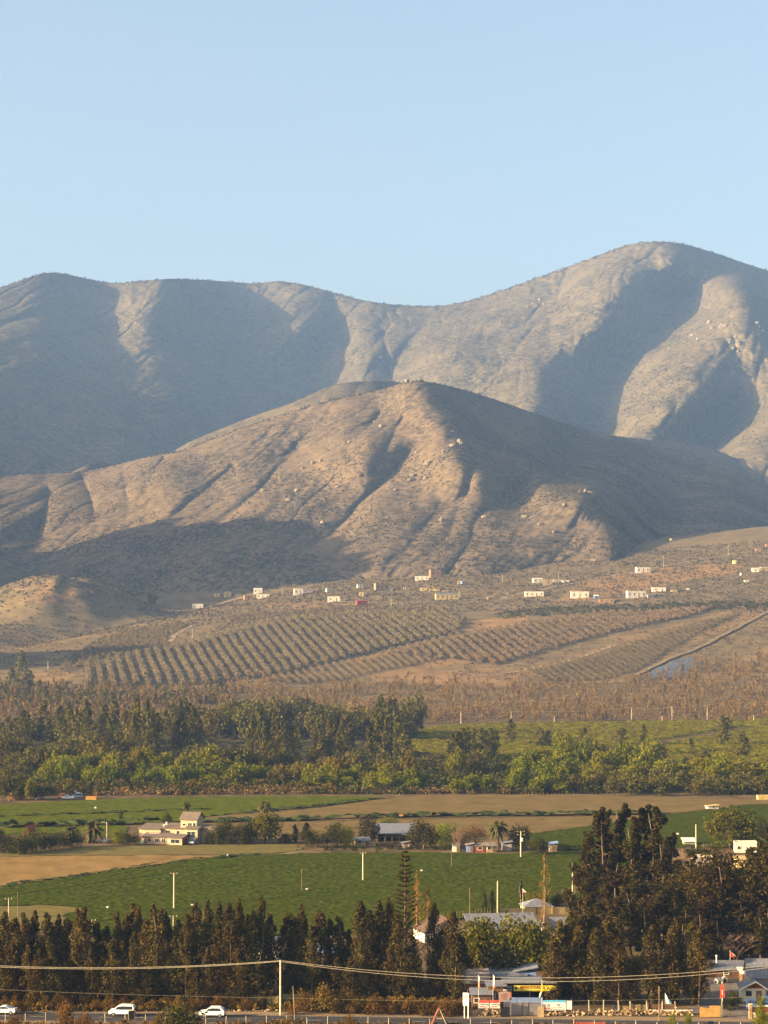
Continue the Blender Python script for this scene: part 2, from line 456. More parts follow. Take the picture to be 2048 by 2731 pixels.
SKYLINE = [(-700, 900), (-250, 835), (0, 768), (74, 741), (110, 729), (136, 726), (165, 729), (204, 737), (265, 751), (315, 757), (383, 749), (457, 743), (555, 747), (679, 757), (741, 749), (802, 757),
 (889, 780), (963, 800), (1025, 811), (1111, 816), (1185, 816), (1259, 800), (1346, 772), (1432, 741), (1518, 710), (1592, 683), (1654, 658), (1704, 647), (1778, 644), (1839, 654),
 (1926, 681), (2000, 707), (2048, 722), (2300, 800), (2800, 900)]
MT = [  # px, py, distance
 # skyline
 (-300, 830, 6300), (0, 768, 6900), (136, 726, 7200), (300, 757, 7450), (383, 749, 7350), (457, 743, 7300), (555, 747, 7750), (690, 757, 8050), (741, 749, 8000), (830, 770, 7900), (963, 800, 7900), (1111, 816, 7900), (1259, 800, 7800), (1432, 741, 7700),
 (1592, 683, 7600), (1704, 647, 7500), (1778, 644, 7500), (1926, 681, 7900), (2048, 722, 8200), (2300, 800, 8600),
 # left cirque wall: recedes to the right
 (-300, 1000, 5300), (0, 900, 6150), (150, 900, 6450), (300, 900, 6750), (-300, 1250, 4700), (0, 1250, 4900), (0, 1050, 5450), (200, 1050, 5850), (250, 1250, 5100), (400, 1000, 6300), (400, 1150, 5700), (600, 1150, 6100), (750, 1100, 6500),
 (550, 900, 7050), (700, 880, 7350), (800, 950, 7250), (880, 990, 7150),
 (365, 790, 7080), (440, 800, 7080), (430, 860, 6880), (500, 800, 7420),
 # lit tongue and the turn to the left facing wall
 (760, 800, 7700), (790, 880, 7250), (830, 900, 7300), (880, 850, 7600), (905, 900, 7480), (960, 830, 7650), (950, 940, 7000), (1000, 900, 7150), (960, 1010, 6700),
 (1030, 880, 7350), (1045, 980, 6900), (1100, 900, 7150), (1060, 1020, 6650), (1150, 860, 7450), (1200, 940, 6700), (1250, 1010, 6300), (1300, 880, 7000),
 (1350, 950, 6500), (1330, 1060, 6000), (1430, 1000, 6150), (1470, 900, 6650), (1500, 800, 7250), (1480, 1090, 5800),
 # central spur S1 and gully G1
 (1641, 760, 6950), (1598, 871, 6550), (1493, 908, 6480), (1431, 995, 6130), (1456, 1069, 5850),
 (1826, 782, 7350), (1740, 878, 6960), (1678, 970, 6680), (1641, 1044, 6420), (1573, 1137, 6150), (1560, 990, 6560), (1600, 1060, 6420),
 # right shoulder S2
 (1986, 760, 6900), (1930, 850, 6450), (1890, 940, 6100), (1815, 1020, 5800), (1765, 1090, 5600), (1680, 1165, 5500), (1900, 790, 7050), (1860, 870, 6650), (1760, 980, 6200),
 (1700, 1080, 5850), (1850, 720, 7150), (1700, 720, 7150), (1600, 740, 7180),
 # gully G2 and the last spur
 (2048, 970, 6060), (2010, 1030, 5990), (1950, 1105, 6000), (1912, 1143, 5900), (1850, 1183, 5750), (1890, 1050, 5750), (1830, 1110, 5550), (1755, 1160, 5450),
 (2048, 1060, 5750), (2048, 1150, 5400), (1960, 1170, 5500), (2048, 850, 6550), (2300, 1000, 5900), (2300, 1200, 5200), (1900, 1260, 5200), (2048, 1300, 5000),
 (1600, 1250, 5500), (1300, 1200, 5600), (1000, 1150, 6000), (0, 1500, 4200), (1000, 1500, 4500), (2048, 1500, 4500), (-600, 1500, 3900), (2700, 1500, 4500)]
MG = [
 ([(1510, 735), (1470, 800), (1400, 860)], 60, 28), ([(1140, 850), (1090, 930), (1040, 1000)], 45, 22), ([(1024, 880), (1035, 960), (1045, 1010)], 70, 22),
 ([(890, 800), (905, 860), (920, 920)], 60, 30), ([(1300, 960), (1260, 1010)], 35, 22), ([(1960, 900), (1880, 990), (1800, 1070)], 35, 20), ([(1790, 900), (1740, 1000)], -25, 20),
 ([(2040, 820), (1990, 900), (1975, 960)], 45, 22), ([(1880, 860), (1940, 870)], -35, 22), ([(350, 760), (360, 830)], -30, 16), ([(1740, 790), (1860, 790)], 50, 22),
 ([(270, 1010), (450, 1060), (560, 1180)], -60, 40), ([(100, 950), (300, 1060), (330, 1180)], -60, 40)]
hill('mountain', 'tall brown mountain range with blue shaded basin under the sky', SKYLINE, [(-700, 1560), (0, 1560), (1200, 1500), (2048, 1440), (2800, 1400)], MT, MG, M_mtn, 3.2, 420, -700, 2800, 21, 1.15, skew=0.5, ga=0.8, ns=1.6, c=1.0)

RR = [(330, 1262), (430, 1225), (500, 1180), (560, 1155), (680, 1108), (770, 1078), (890, 1025), (960, 1016), (1024, 1013), (1060, 1018), (1120, 1040), (1250, 1090)]
hill('hill', 'narrow hazy ridge just behind the left shoulder of the front hill', RR, [(330, 1300), (1250, 1300)],
     [(330, 1262, 5000), (560, 1155, 4900), (890, 1025, 4900), (960, 1016, 4950), (1060, 1018, 5200), (1250, 1090, 5300), (330, 1300, 4800), (560, 1200, 4650), (770, 1120, 4650), (900, 1080, 4600), (1000, 1060, 4700), (1250, 1300, 4700)],
     [([(960, 1020), (935, 1060)], 40, 20)], M_mtn, 3.5, 90, 300, 1280, 33, 0.8)
RS = [(120, 1290), (185, 1262), (230, 1240), (285, 1226), (300, 1240), (340, 1290)]
hill('hill', 'small pale lit knoll behind the low left end of the front hill', RS, [(120, 1310), (340, 1310)],
     [(120, 1290, 4500), (185, 1262, 4500), (285, 1226, 4700), (340, 1290, 5000), (120, 1310, 4400), (230, 1300, 4350), (340, 1310, 4900)], [], M_mtn, 4.0, 40, 100, 350, 35, 0.5)

CREST = [(-700, 1330), (-200, 1285), (0, 1272), (60, 1266), (123, 1263), (185, 1261), (240, 1254), (290, 1245), (350, 1228), (430, 1211), (493, 1200), (560, 1172), (620, 1150), (680, 1130), (740, 1109), (800, 1090), (860, 1073), (900, 1062), (960, 1050), (1024, 1038),
 (1060, 1024), (1085, 1018), (1110, 1016), (1129, 1017), (1160, 1021), (1234, 1038), (1332, 1069), (1400, 1094), (1487, 1124), (1579, 1155), (1672, 1167), (1764, 1175), (1838, 1186), (1888, 1193), (1949, 1217), (2048, 1256), (2300, 1330), (2800, 1380)]
FT = [
 (-400, 1300, 4100), (0, 1272, 4150), (123, 1263, 4150), (290, 1245, 4130), (493, 1200, 4080), (680, 1130, 4080), (860, 1073, 4100), (1024, 1038, 4080), (1110, 1016, 4000),
 (1234, 1038, 4250), (1332, 1069, 4420), (1487, 1124, 4640), (1579, 1155, 4780), (1672, 1167, 4880), (1838, 1186, 5080), (2048, 1256, 5250), (2300, 1330, 5350),
 (1118, 1060, 3900), (1195, 1122, 3740), (1255, 1200, 3570), (1310, 1262, 3450), (1060, 1125, 3845), (1130, 1235, 3560), (1200, 1310, 3400),
 (1325, 1140, 4150), (1440, 1200, 4020), (1375, 1210, 3780), (1500, 1235, 4250), (1750, 1300, 4350), (1900, 1320, 4400), (2048, 1340, 4600), (1800, 1400, 3950), (2048, 1400, 4250), (1760, 1440, 3600),
 (1385, 1255, 3510), (1400, 1290, 3600), (1370, 1325, 3420), (1480, 1300, 3450), (1560, 1300, 3440), (1470, 1265, 3560), (1600, 1330, 3400), (1660, 1385, 3330), (1690, 1430, 3250), (1640, 1250, 4300),
 (1560, 1400, 3200), (1400, 1420, 3150), (1230, 1330, 3350), (1200, 1440, 3130), (1050, 1300, 3475), (1000, 1180, 3650), (900, 1150, 3800), (850, 1300, 3570), (800, 1400, 3330), (640, 1260, 3720), (560, 1330, 3600), (450, 1300, 3680),
 (600, 1420, 3300), (400, 1400, 3500), (250, 1340, 3800), (120, 1330, 3820), (0, 1330, 3800), (100, 1420, 3620), (0, 1450, 3500), (250, 1400, 3600), (300, 1420, 3480), (-300, 1500, 3400),
 (0, 1600, 3180), (250, 1590, 3120), (500, 1545, 3060), (800, 1525, 3030), (1050, 1510, 3000), (1300, 1490, 3000), (1550, 1475, 3030), (1800, 1455, 3250), (2048, 1440, 3700), (0, 1720, 3100), (500, 1650, 2960), (1024, 1600, 2900), (1536, 1570, 3000), (1830, 1520, 3250), (2048, 1530, 3400), (-600, 1640, 3100), (2600, 1430, 3800)]
FG = [
 ([(1075, 1110), (1040, 1180), (1000, 1250)], 30, 16), ([(880, 1100), (830, 1150), (760, 1215)], 28, 16), ([(720, 1160), (640, 1225), (560, 1290)], 26, 15), ([(1000, 1330), (930, 1410), (900, 1470)], 24, 14), ([(760, 1330), (700, 1390)], 22, 14), ([(1080, 1060), (1060, 1130)], -20, 14),
 ([(1010, 1100), (985, 1140), (940, 1180), (925, 1200)], 55, 26), ([(790, 1200), (740, 1254), (703, 1300), (640, 1352), (585, 1400)], 75, 26),
 ([(1130, 1160), (1090, 1215), (1040, 1265), (987, 1316), (940, 1365), (880, 1425), (845, 1450)], 80, 24),
 ([(128, 1300), (122, 1340), (105, 1412)], 70, 24), ([(218, 1275), (240, 1320), (250, 1370)], 70, 22), ([(330, 1270), (340, 1325)], 50, 18), ([(440, 1222), (400, 1285), (385, 1310)], 45, 18),
 ([(620, 1250), (540, 1310), (480, 1360)], 30, 16), ([(1180, 1340), (1120, 1420), (1080, 1470)], 16, 20), 
 ([(880, 1230), (800, 1330)], -18, 20), ([(560, 1240), (520, 1270)], 22, 14), ([(1390, 1120), (1560, 1230), (1700, 1260)], 20, 20), ([(1520, 1260), (1700, 1340)], 25, 24),
 ([(180, 1480), (330, 1400), (420, 1480)], 30, 40)]
hill('hill', 'broad bare front hill with gullies and pale boulders, its right flank in shade', CREST, [(-700, 1760), (0, 1720), (250, 1690), (500, 1650), (1024, 1600), (1536, 1570), (2048, 1530), (2800, 1500)], FT, FG, M_fhill, 2.6, 470, -700, 2600, 51, 0.8, c=1.1, skew=0.9, ga=0.62)

def cone_hill(name, label, cx, cy, rx, ry, h, seed, m, nr=70, na=120, top=0.0, nz=0.25, earth=()):
    """free standing knoll; cx, cy in metres"""
    t = np.linspace(0, 2 * math.pi, na, endpoint=False); r = np.linspace(0, 1.25, nr)
    RR_, T = np.meshgrid(r, t, indexing='ij')
    X = cx + RR_ * rx * np.cos(T) ; Y = cy + RR_ * ry * np.sin(T)
    H = h * np.where(RR_ < top, 1, 0.5 + 0.5 * np.cos(np.pi * np.clip((RR_ - top) / (1 - top), 0, 1)))
    H = H * (1 + nz * fbm(X / 60, Y / 60, 3, seed)) + fbm(X / 30, Y / 30, 3, seed + 2) * 2.0 * np.clip(H / 10, 0, 1)
    Z = gz(X, Y) + H - 2.5
    i = np.arange(nr - 1)[:, None] * na + np.arange(na)[None]; j = np.arange(nr - 1)[:, None] * na + (np.arange(na)[None] + 1) % na
    f = np.stack([i, i + na, j + na, j], -1).reshape(-1, 4)
    E = np.zeros(X.shape); U = CX + X / Y * F; P = HY - (Z - CAMZ) / Y * F
    for pl, s_ in earth: E = np.maximum(E, in_poly(U, P, pl) * s_)
    return tag(obj(name, np_mesh(name, np.stack([X, Y, Z], -1).reshape(-1, 3), f, m, True, {'earth': E})), label, 'hill', kind='structure')
cone_hill('hill', 'small rounded knoll with cut orange earth benches below the big hill', -420, 2780, 185, 140, 50, 3, M_terrace, top=0.2, earth=[([(145, 1535), (150, 1522), (235, 1517), (240, 1527), (180, 1532)], 1.0), ([(150, 1592), (165, 1572), (200, 1566), (245, 1572), (250, 1582), (205, 1588), (140, 1604), (80, 1612)], 1.0), ([(50, 1610), (120, 1560), (145, 1540), (160, 1545), (130, 1590)], 0.4)])
# hills left of the frame that throw the evening shade on the foot of the front hill
cone_hill('hill', 'steep brown hill outside the left edge whose shade falls on the hill foot', -1120, 3040, 300, 430, 355, 8, M_fhill, top=0.55, nz=0.1)
cone_hill('hill', 'low brown hill outside the left edge shading the ravine', -570, 2190, 95, 200, 108, 12, M_terrace)
cone_hill('hill', 'steep unseen spur added outside the left edge, shading the hill foot', -900, 2835, 170, 175, 325, 15, M_fhill, top=0.2, nz=0.08)  # unseen spur added to carry the foot shade further right
# ------------------------------------------------------------------ fields, road, verges
M_crop = mat('potato_leaves', (0.060, 0.070, 0.007), rough=0.8, scale=0.9, col2=(0.022, 0.030, 0.004), detail=6, lo=0.3, hi=0.7)
M_crop2 = mat('pasture_green', (0.085, 0.092, 0.008), rough=0.9, scale=0.35, col2=(0.046, 0.054, 0.006), detail=8, lo=0.3, hi=0.7)
M_olivegrass = mat('dry_olive_grass', (0.16, 0.12, 0.042), rough=0.95, scale=0.25, col2=(0.10, 0.085, 0.03), detail=9, lo=0.3, hi=0.7)
M_stubble = mat('tan_stubble', (0.25, 0.15, 0.055), rough=0.95, scale=0.3, col2=(0.16, 0.10, 0.038), detail=9, lo=0.3, hi=0.72, stretch=(0.6, 0.25, 1))
M_plough = mat('ploughed_brown', (0.165, 0.11, 0.045), rough=0.95, scale=0.25, col2=(0.115, 0.08, 0.034), detail=9, lo=0.3, hi=0.7, stretch=(0.5, 0.3, 1))
M_vine = mat('vineyard_leaves', (0.15, 0.125, 0.007), rough=0.9, scale=0.25, col2=(0.05, 0.048, 0.005), detail=6, lo=0.3, hi=0.7)
M_hedge = mat('hedge_green', (0.055, 0.065, 0.018), rough=0.9, scale=0.6, col2=(0.025, 0.032, 0.012), detail=6)
M_dust = mat('dusty_verge', (0.24, 0.165, 0.095), rough=0.95, scale=0.8, col2=(0.18, 0.125, 0.075), detail=9)
M_asph = mat('worn_asphalt', (0.062, 0.055, 0.052), rough=0.9, scale=0.7, col2=(0.042, 0.038, 0.037), detail=9, stretch=(0.15, 1, 1))
M_white_line = mat('faded_white_road_paint', (0.55, 0.52, 0.46), rough=0.8, scale=3.0, col2=(0.22, 0.2, 0.18), detail=6)

def sheet(name, label, cat_, poly, z, m, res=2.0, kind='structure', hfun=None, world=False, edge=0.0):
    wp = poly if world else gpoly(poly)
    xs = [p[0] for p in wp]; ys = [p[1] for p in wp]
    gx = np.arange(min(xs) - res, max(xs) + 2 * res, res); gy = np.arange(min(ys) - res, max(ys) + 2 * res, res)
    X, Y = np.meshgrid(gx, gy)
    nc = len(gx)
    Xc = (X[:-1, :-1] + res / 2); Yc = (Y[:-1, :-1] + res / 2)
    ins = in_poly(Xc + edge * fbm(Xc / 6, Yc / 6, 2, 3), Yc + edge * fbm(Xc / 6, Yc / 6, 2, 13), wp)
    f = grid_faces(len(gy), nc)[ins.ravel()]
    Z = gz(X, Y) + z + (hfun(X, Y) if hfun else 0)
    used = np.unique(f); mp = np.zeros(X.size, np.int64); mp[used] = np.arange(len(used))
    V = np.stack([X, Y, Z], -1).reshape(-1, 3)[used]
    me = np_mesh(name, V, mp[f], m, True)
    return tag(obj(name, me), label, cat_, kind=kind)

TRACKS = [gpoly(q) for q in ([(1200, 2322), (1330, 2306), (1450, 2294), (1570, 2284)], [(0, 2395), (300, 2352), (620, 2312), (900, 2290)], [(200, 2470), (560, 2420), (900, 2380), (1300, 2345), (1560, 2320)])]
def crop_h(X, Y):
    t = X * 0.995 + Y * 0.10; s = Y * 0.995 - X * 0.10
    n = fbm(t / 1.1, s / 0.8, 3, 61) * 0.5 + 0.5
    big = fbm(X / 26, Y / 26, 3, 66)
    row = 0.5 + 0.5 * np.cos(s * 2 * np.pi / 1.9)
    bare = np.clip((fbm(X / 9, Y / 14, 3, 71) - 0.46) * 4, 0, 1)
    tr = np.ones(X.shape)
    for q in TRACKS: tr = np.minimum(tr, np.clip((d_poly(X, Y, q) - 0.5) / 0.8, 0.05, 1))
    return 0.12 + tr * (0.30 * n ** 1.3 + 0.18 * row * n) * (1 + 0.15 * big) * (1 - 0.8 * bare)
POTATO = [(-30, 2374), (0, 2370), (90, 2356), (170, 2345), (300, 2325), (420, 2308), (490, 2299), (600, 2286), (700, 2281), (870, 2276), (1100, 2275), (1350, 2279), (1560, 2270), (1700, 2262), (1790, 2262),
          (1700, 2330), (1620, 2395), (1520, 2400), (1440, 2425), (1350, 2440), (1230, 2452), (1130, 2475), (800, 2500), (200, 2500), (170, 2440), (240, 2424), (120, 2415), (0, 2418), (-30, 2418)]
sheet('potato_field', 'dark green leafy crop field in the middle of the valley behind the tree row', 'field', POTATO, 0.0, M_crop, 0.38, 'stuff', crop_h)
sheet('grass_strip', 'olive dry grass patch at the left edge below the green crop', 'field', [(-40, 2416), (0, 2416), (120, 2413), (245, 2424), (170, 2440), (190, 2480), (-40, 2480)], 0.03, M_olivegrass, 1.5, 'structure', lambda X, Y: 0.1 + 0.12 * fbm(X / 2, Y / 2, 2, 4))
sheet('field', 'tan stubble field left of centre below the cream house', 'field', [(-40, 2288), (0, 2287), (150, 2283), (420, 2282), (585, 2283), (600, 2285), (490, 2297), (300, 2322), (170, 2341), (0, 2364), (-40, 2368)], 0.03, M_stubble, 1.2, 'structure', lambda X, Y: 0.1 + 0.1 * fbm(X / 1.8, Y / 1.8, 2, 14))
sheet('field', 'olive brown grass strip in front of the cream house', 'field', [(-40, 2284), (60, 2272), (200, 2262), (400, 2256), (700, 2251), (800, 2254), (800, 2266), (780, 2273), (640, 2281), (420, 2281), (150, 2282), (0, 2286)], 0.04, M_olivegrass, 1.5, 'structure', lambda X, Y: 0.1 + 0.12 * fbm(X / 2, Y / 2, 2, 24))
def past_h(X, Y): return 0.12 + 0.22 * (fbm(X / 3.2, Y / 2.2, 3, 44) + 0.4) + 0.12 * np.cos((Y + 0.25 * X) * 2 * np.pi / 5.5)
sheet('pasture', 'bright green pasture behind the cream house', 'field', [(-60, 2150), (0, 2147), (240, 2134), (480, 2126), (860, 2124), (1000, 2126), (1025, 2129), (880, 2149), (700, 2164), (530, 2180), (470, 2192), (300, 2197), (0, 2204), (-60, 2205)], 0.0, M_crop2, 0.9, 'stuff', past_h)
sheet('pasture', 'green strip between the dark hedge and the garden trees at left', 'field', [(-60, 2208), (0, 2207), (300, 2200), (340, 2206), (330, 2235), (200, 2225), (0, 2225), (-60, 2230)], 0.0, M_crop2, 0.9, 'stuff', past_h)
sheet('field', 'brown ploughed field across the far side of the valley floor', 'field', [(1028, 2128), (1150, 2122), (1300, 2120), (1700, 2124), (1900, 2131), (2060, 2140), (1990, 2146), (1900, 2158), (1780, 2171), (1600, 2175), (1000, 2184), (880, 2190), (760, 2190), (520, 2196), (530, 2182), (700, 2166), (880, 2151)], 0.03, M_plough, 1.5, 'structure', lambda X, Y: 0.1 + 0.1 * fbm(X / 3, Y / 2, 2, 34))
sheet('field', 'olive brown field strip behind the garden trees', 'field', [(500, 2198), (760, 2192), (880, 2192), (1000, 2186), (1600, 2178), (1750, 2174), (1600, 2199), (1440, 2220), (1380, 2226), (1100, 2232), (700, 2240), (600, 2225)], 0.03, M_plough, 1.5, 'structure', lambda X, Y: 0.1 + 0.1 * fbm(X / 3, Y / 2, 2, 54))
sheet('potato_field', 'green crop field at right between the ploughed field and the farm road', 'field', [(1390, 2228), (1450, 2221), (1600, 2201), (1780, 2173), (1900, 2161), (2000, 2147), (2080, 2141), (2080, 2262), (1900, 2262), (1760, 2260), (1560, 2268), (1420, 2266)], 0.0, M_crop, 0.6, 'stuff', crop_h)
def line_h(w, amp, seed): return lambda X, Y: amp * (0.6 + 0.8 * fbm(X / 3, Y / 3, 3, seed))
def hedge(label, line, wid, hgt, m=None, nm='hedge', seed=5):
    P = [Vector((*G(x, y)[:2], 0)) for x, y in line]
    up = [(p.x, p.y + wid / 2) for p in P] + [(p.x, p.y - wid / 2) for p in P[::-1]]
    o = sheet(nm, label, 'hedge', up, 0.0, m or M_hedge, 0.9, 'stuff', line_h(wid, hgt, seed), True, edge=2.0)
    return o
hedge('low dark hedge between the bright pasture and the strip at far left', [(-40, 2207), (60, 2206), (200, 2202), (330, 2199), (440, 2196)], 7, 2.2, seed=3)
hedge('thin green hedge line along the foot of the ploughed field', [(530, 2192), (760, 2189), (1010, 2180), (1300, 2176), (1600, 2173), (1760, 2170)], 7, 1.6, M_hedge, seed=6)
hedge('dark ditch bank of weeds along the diagonal edge of the pasture', [(-40, 2180), (200, 2172), (430, 2163), (560, 2158)], 3, 0.9, seed=7)
hedge('dark weedy bank between the pasture and the ploughed field', [(640, 2171), (800, 2157), (1020, 2130)], 5, 1.2, seed=8)
hedge('dark weedy bank along the upper edge of the leafy crop field', [(0, 2367), (170, 2343), (300, 2324), (420, 2307), (500, 2298), (590, 2287), (700, 2281)], 4, 0.8, seed=9)
# track between stubble and crop, dirt yard strips
def ribbon(name, label, cat_, pts, wid, z, m, n=60, world=False, kind='structure', conform=True):
    P = [Vector(p).to_2d() if world else Vector(G(*p)[:2]) for p in pts]
    seg = []
    for a_, b_ in zip(P[:-1], P[1:]):
        k = max(1, int((b_ - a_).length / 4)); seg += [a_.lerp(b_, i / k) for i in range(k)]
    seg.append(P[-1]); V = []
    for i, p in enumerate(seg):
        d = (seg[min(i + 1, len(seg) - 1)] - seg[max(0, i - 1)]).normalized(); nrm = Vector((-d.y, d.x))
        for s in (0.5, -0.5):
            q = p + nrm * wid * s; V.append((q.x, q.y, float(gz(q.x, q.y)) + z))
    f = [(2 * i, 2 * i + 1, 2 * i + 3, 2 * i + 2) for i in range(len(seg) - 1)]
    return tag(obj(name, np_mesh(name, V, f, m, True)), label, cat_, kind=kind)
ribbon('track', 'pale dirt track curving past the end of the leafy crop field', 'track', [(590, 2286), (700, 2282), (760, 2277), (800, 2270)], 3.0, 0.05, M_dust)
M_bank = mat('earth_bank', (0.20, 0.14, 0.08), rough=0.95, scale=0.3, detail=6)
M_track = mat('pale_track', (0.26, 0.185, 0.115), rough=0.95, scale=0.3, detail=6)
ribbon('track', 'pale farm track between the orchard blocks', 'track', [(455, 1712), (465, 1695), (490, 1680), (515, 1668)], 6.0, 0.35, M_track)
ribbon('track', 'long pale dirt road climbing the terrace past the houses', 'track', [(1340, 1596), (1440, 1574), (1520, 1558), (1640, 1535), (1760, 1512), (1850, 1495), (1960, 1476)], 5.0, 0.35, M_track)
ribbon('track', 'pale dirt road below the yellow row of terrace houses', 'track', [(690, 1628), (800, 1615), (1000, 1612), (1150, 1606), (1290, 1596), (1500, 1603), (1600, 1605)], 4.0, 0.35, M_track)
ribbon('track', 'dirt road along the orchard edge down to the pond', 'track', [(1250, 1806), (1400, 1788), (1500, 1768), (1600, 1735), (1640, 1720)], 5.0, 0.35, M_track)
ribbon('track', 'raised earth bank road above the pond', 'track', [(1690, 1805), (1790, 1757), (1850, 1735), (1940, 1690), (2000, 1658), (2060, 1628)], 5.0, 1.2, M_bank)
ribbon('track', 'pale track under the knoll at left', 'track', [(-40, 1660), (60, 1650), (140, 1640), (280, 1648), (380, 1638)], 5.0, 0.35, M_track)
M_pond = mat('grey_blue_liner', (0.11, 0.115, 0.12), rough=0.55, spec=0.08, scale=0.05, col2=(0.065, 0.072, 0.08), detail=5)
PONDP = [(1707, 1808), (1730, 1793), (1790, 1766), (1832, 1752), (1866, 1764), (1872, 1775), (1830, 1795), (1780, 1812)]
sheet('reservoir', 'blue grey lined reservoir below the bank road at right', 'reservoir', PONDP, 0.5, M_pond, 2.5)

# the road in the foreground with its dusty shoulders
RA, RB = Vector((-120, 380.7)), Vector((120, 362.6))       # centre line (x, y)
rd = (RB - RA).normalized(); rn = Vector((-rd.y, rd.x))
def road_y(x): return RA.y + (x - RA.x) * (RB.y - RA.y) / (RB.x - RA.x)
def rpt(x, off): return Vector((x, road_y(x) + off))
ribbon('road', 'dark two lane asphalt road along the bottom of the view', 'road', [(RA.x, RA.y), (RB.x, RB.y)], 8.2, 0.06, M_asph, world=True)
for off in (3.7, -3.7):
    ribbon('road_marking', 'faded white edge line on the far side of the road' if off > 0 else 'faded white edge line on the near side of the road', 'marking', [(RA.x, RA.y + off), (RB.x, RB.y + off)], 0.12, 0.068, M_white_line, world=True)
mbl = MB()
for k in range(-20, 21):
    x = k * 6.0; c = rpt(x, 0)
    mbl.box((c.x, c.y, 0.066), (2.4, 0.12, 0.006), math.atan2(rd.y, rd.x))
tag(mbl.build('road_marking', M_white_line), 'broken white line down the middle of the road', 'marking', kind='structure')
ribbon('verge', 'dusty pale shoulder on the far side of the road', 'verge', [(RA.x, RA.y + 5.9), (RB.x, RB.y + 5.9)], 3.4, 0.035, M_dust, world=True)
ribbon('verge', 'dusty brown shoulder on the near side of the road', 'verge', [(RA.x, RA.y - 5.4), (RB.x, RB.y - 5.4)], 2.4, 0.035, M_dust, world=True)
M_yard = mat('grey_yard_gravel', (0.15, 0.12, 0.095), rough=0.95, scale=0.8, detail=8)
sheet('yard', 'bare grey dirt yard behind the plywood gate with two kennels', 'yard', [(1830, 2700), (1925, 2712), (1985, 2690), (1990, 2615), (1890, 2612), (1850, 2650)], 0.03, M_yard, 0.8)
sheet('driveway', 'grey gravel driveway running in beside the stone gate pillar', 'driveway', [(1935, 2718), (2000, 2718), (2030, 2660), (1990, 2655), (1975, 2670)], 0.045, M_yard, 0.8)
# ------------------------------------------------------------------ plants: mesh makers
def leaf_cloud(C, rad, n, size, rg, squash=(1, 1, 1), droop=0.4, asp=0.45, shell=0.5, up=0.0):
    C = np.asarray(C, float); rad = np.broadcast_to(np.asarray(rad, float), (len(C),))
    c = np.repeat(C, n, 0); r = np.repeat(rad, n)
    N = len(c)
    d = rg.normal(size=(N, 3)); d /= np.linalg.norm(d, axis=1)[:, None]
    rr = (shell + (1 - shell) * rg.random(N)) ** 0.7 * np.where(rg.random(N) < 0.12, 1.25, 1.0)
    p = c + d * (r * rr)[:, None] * np.array(squash)
    a_ = rg.normal(size=(N, 3)); a_ /= np.linalg.norm(a_, axis=1)[:, None]
    a_[:, 2] = a_[:, 2] * (1 - droop) - droop + up * 2; a_ += d * 0.3; a_ /= np.linalg.norm(a_, axis=1)[:, None]
    b_ = np.cross(a_, d + rg.normal(size=(N, 3)) * 0.6); b_ /= (np.linalg.norm(b_, axis=1)[:, None] + 1e-9)
    s = size * (0.6 + 0.8 * rg.random(N))[:, None]
    V = np.stack([p - a_ * s / 2, p + b_ * s * asp / 2, p + a_ * s / 2, p - b_ * s * asp / 2], 1).reshape(-1, 3)
    return V, np.arange(4 * N).reshape(-1, 4)

def cat_vf(parts):
    V = []; Fs = []; o = 0
    for v, f in parts: V.append(v); Fs.append(f + o); o += len(v)
    return np.concatenate(V), np.concatenate(Fs)

M_bark = mat('grey_brown_bark', (0.17, 0.12, 0.08), rough=0.95, scale=2.5, col2=(0.08, 0.055, 0.04), stretch=(1, 1, 0.2))
M_pale_bark = mat('pale_peeling_bark', (0.24, 0.15, 0.085), rough=0.9, scale=1.5, col2=(0.09, 0.055, 0.035), stretch=(1, 1, 0.25))
L_euc = leaf_mat('eucalyptus_leaves', (0.016, 0.014, 0.004), (0.054, 0.042, 0.011), (0.125, 0.085, 0.023), 0.22, 0.3)  # brightest tone paints warm sunlit glints onto some of the leaves
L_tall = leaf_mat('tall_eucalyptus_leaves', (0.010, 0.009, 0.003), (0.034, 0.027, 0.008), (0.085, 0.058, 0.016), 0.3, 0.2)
L_brown = leaf_mat('rusty_shrub_leaves', (0.068, 0.040, 0.011), (0.16, 0.088, 0.019), None, 0.3, 0.25)
L_green = leaf_mat('fresh_green_leaves', (0.075, 0.088, 0.006), (0.19, 0.185, 0.010), None, 0.35, 0.2)
L_mid = leaf_mat('garden_green_leaves', (0.019, 0.022, 0.005), (0.066, 0.060, 0.010), None, 0.3, 0.25)
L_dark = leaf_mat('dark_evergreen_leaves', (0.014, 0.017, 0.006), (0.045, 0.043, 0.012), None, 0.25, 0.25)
L_willow = leaf_mat('yellow_green_willow_leaves', (0.085, 0.082, 0.006), (0.21, 0.18, 0.010), None, 0.4, 0.22)
L_wil2 = leaf_mat('olive_willow_leaves', (0.055, 0.052, 0.006), (0.155, 0.130, 0.012), None, 0.4, 0.15)
L_vine = leaf_mat('vine_leaves', (0.060, 0.058, 0.006), (0.17, 0.145, 0.010), None, 0.35, 0.0)
L_olive = leaf_mat('grey_olive_leaves', (0.14, 0.104, 0.054), (0.255, 0.185, 0.095), None, 0.25, 0.2)
L_pine = leaf_mat('dull_forest_leaves', (0.050, 0.046, 0.012), (0.135, 0.108, 0.022), None, 0.25, 0.22)
L_dry = leaf_mat('dry_brown_twigs', (0.078, 0.049, 0.019), (0.16, 0.098, 0.036), (0.20, 0.122, 0.044), 0.25, 0.2)
L_goldp = leaf_mat('golden_poplar_leaves', (0.15, 0.085, 0.015), (0.27, 0.155, 0.025), None, 0.4, 0.1)
L_gold = leaf_mat('golden_autumn_leaves', (0.085, 0.066, 0.010), (0.18, 0.13, 0.016), None, 0.4, 0.1)
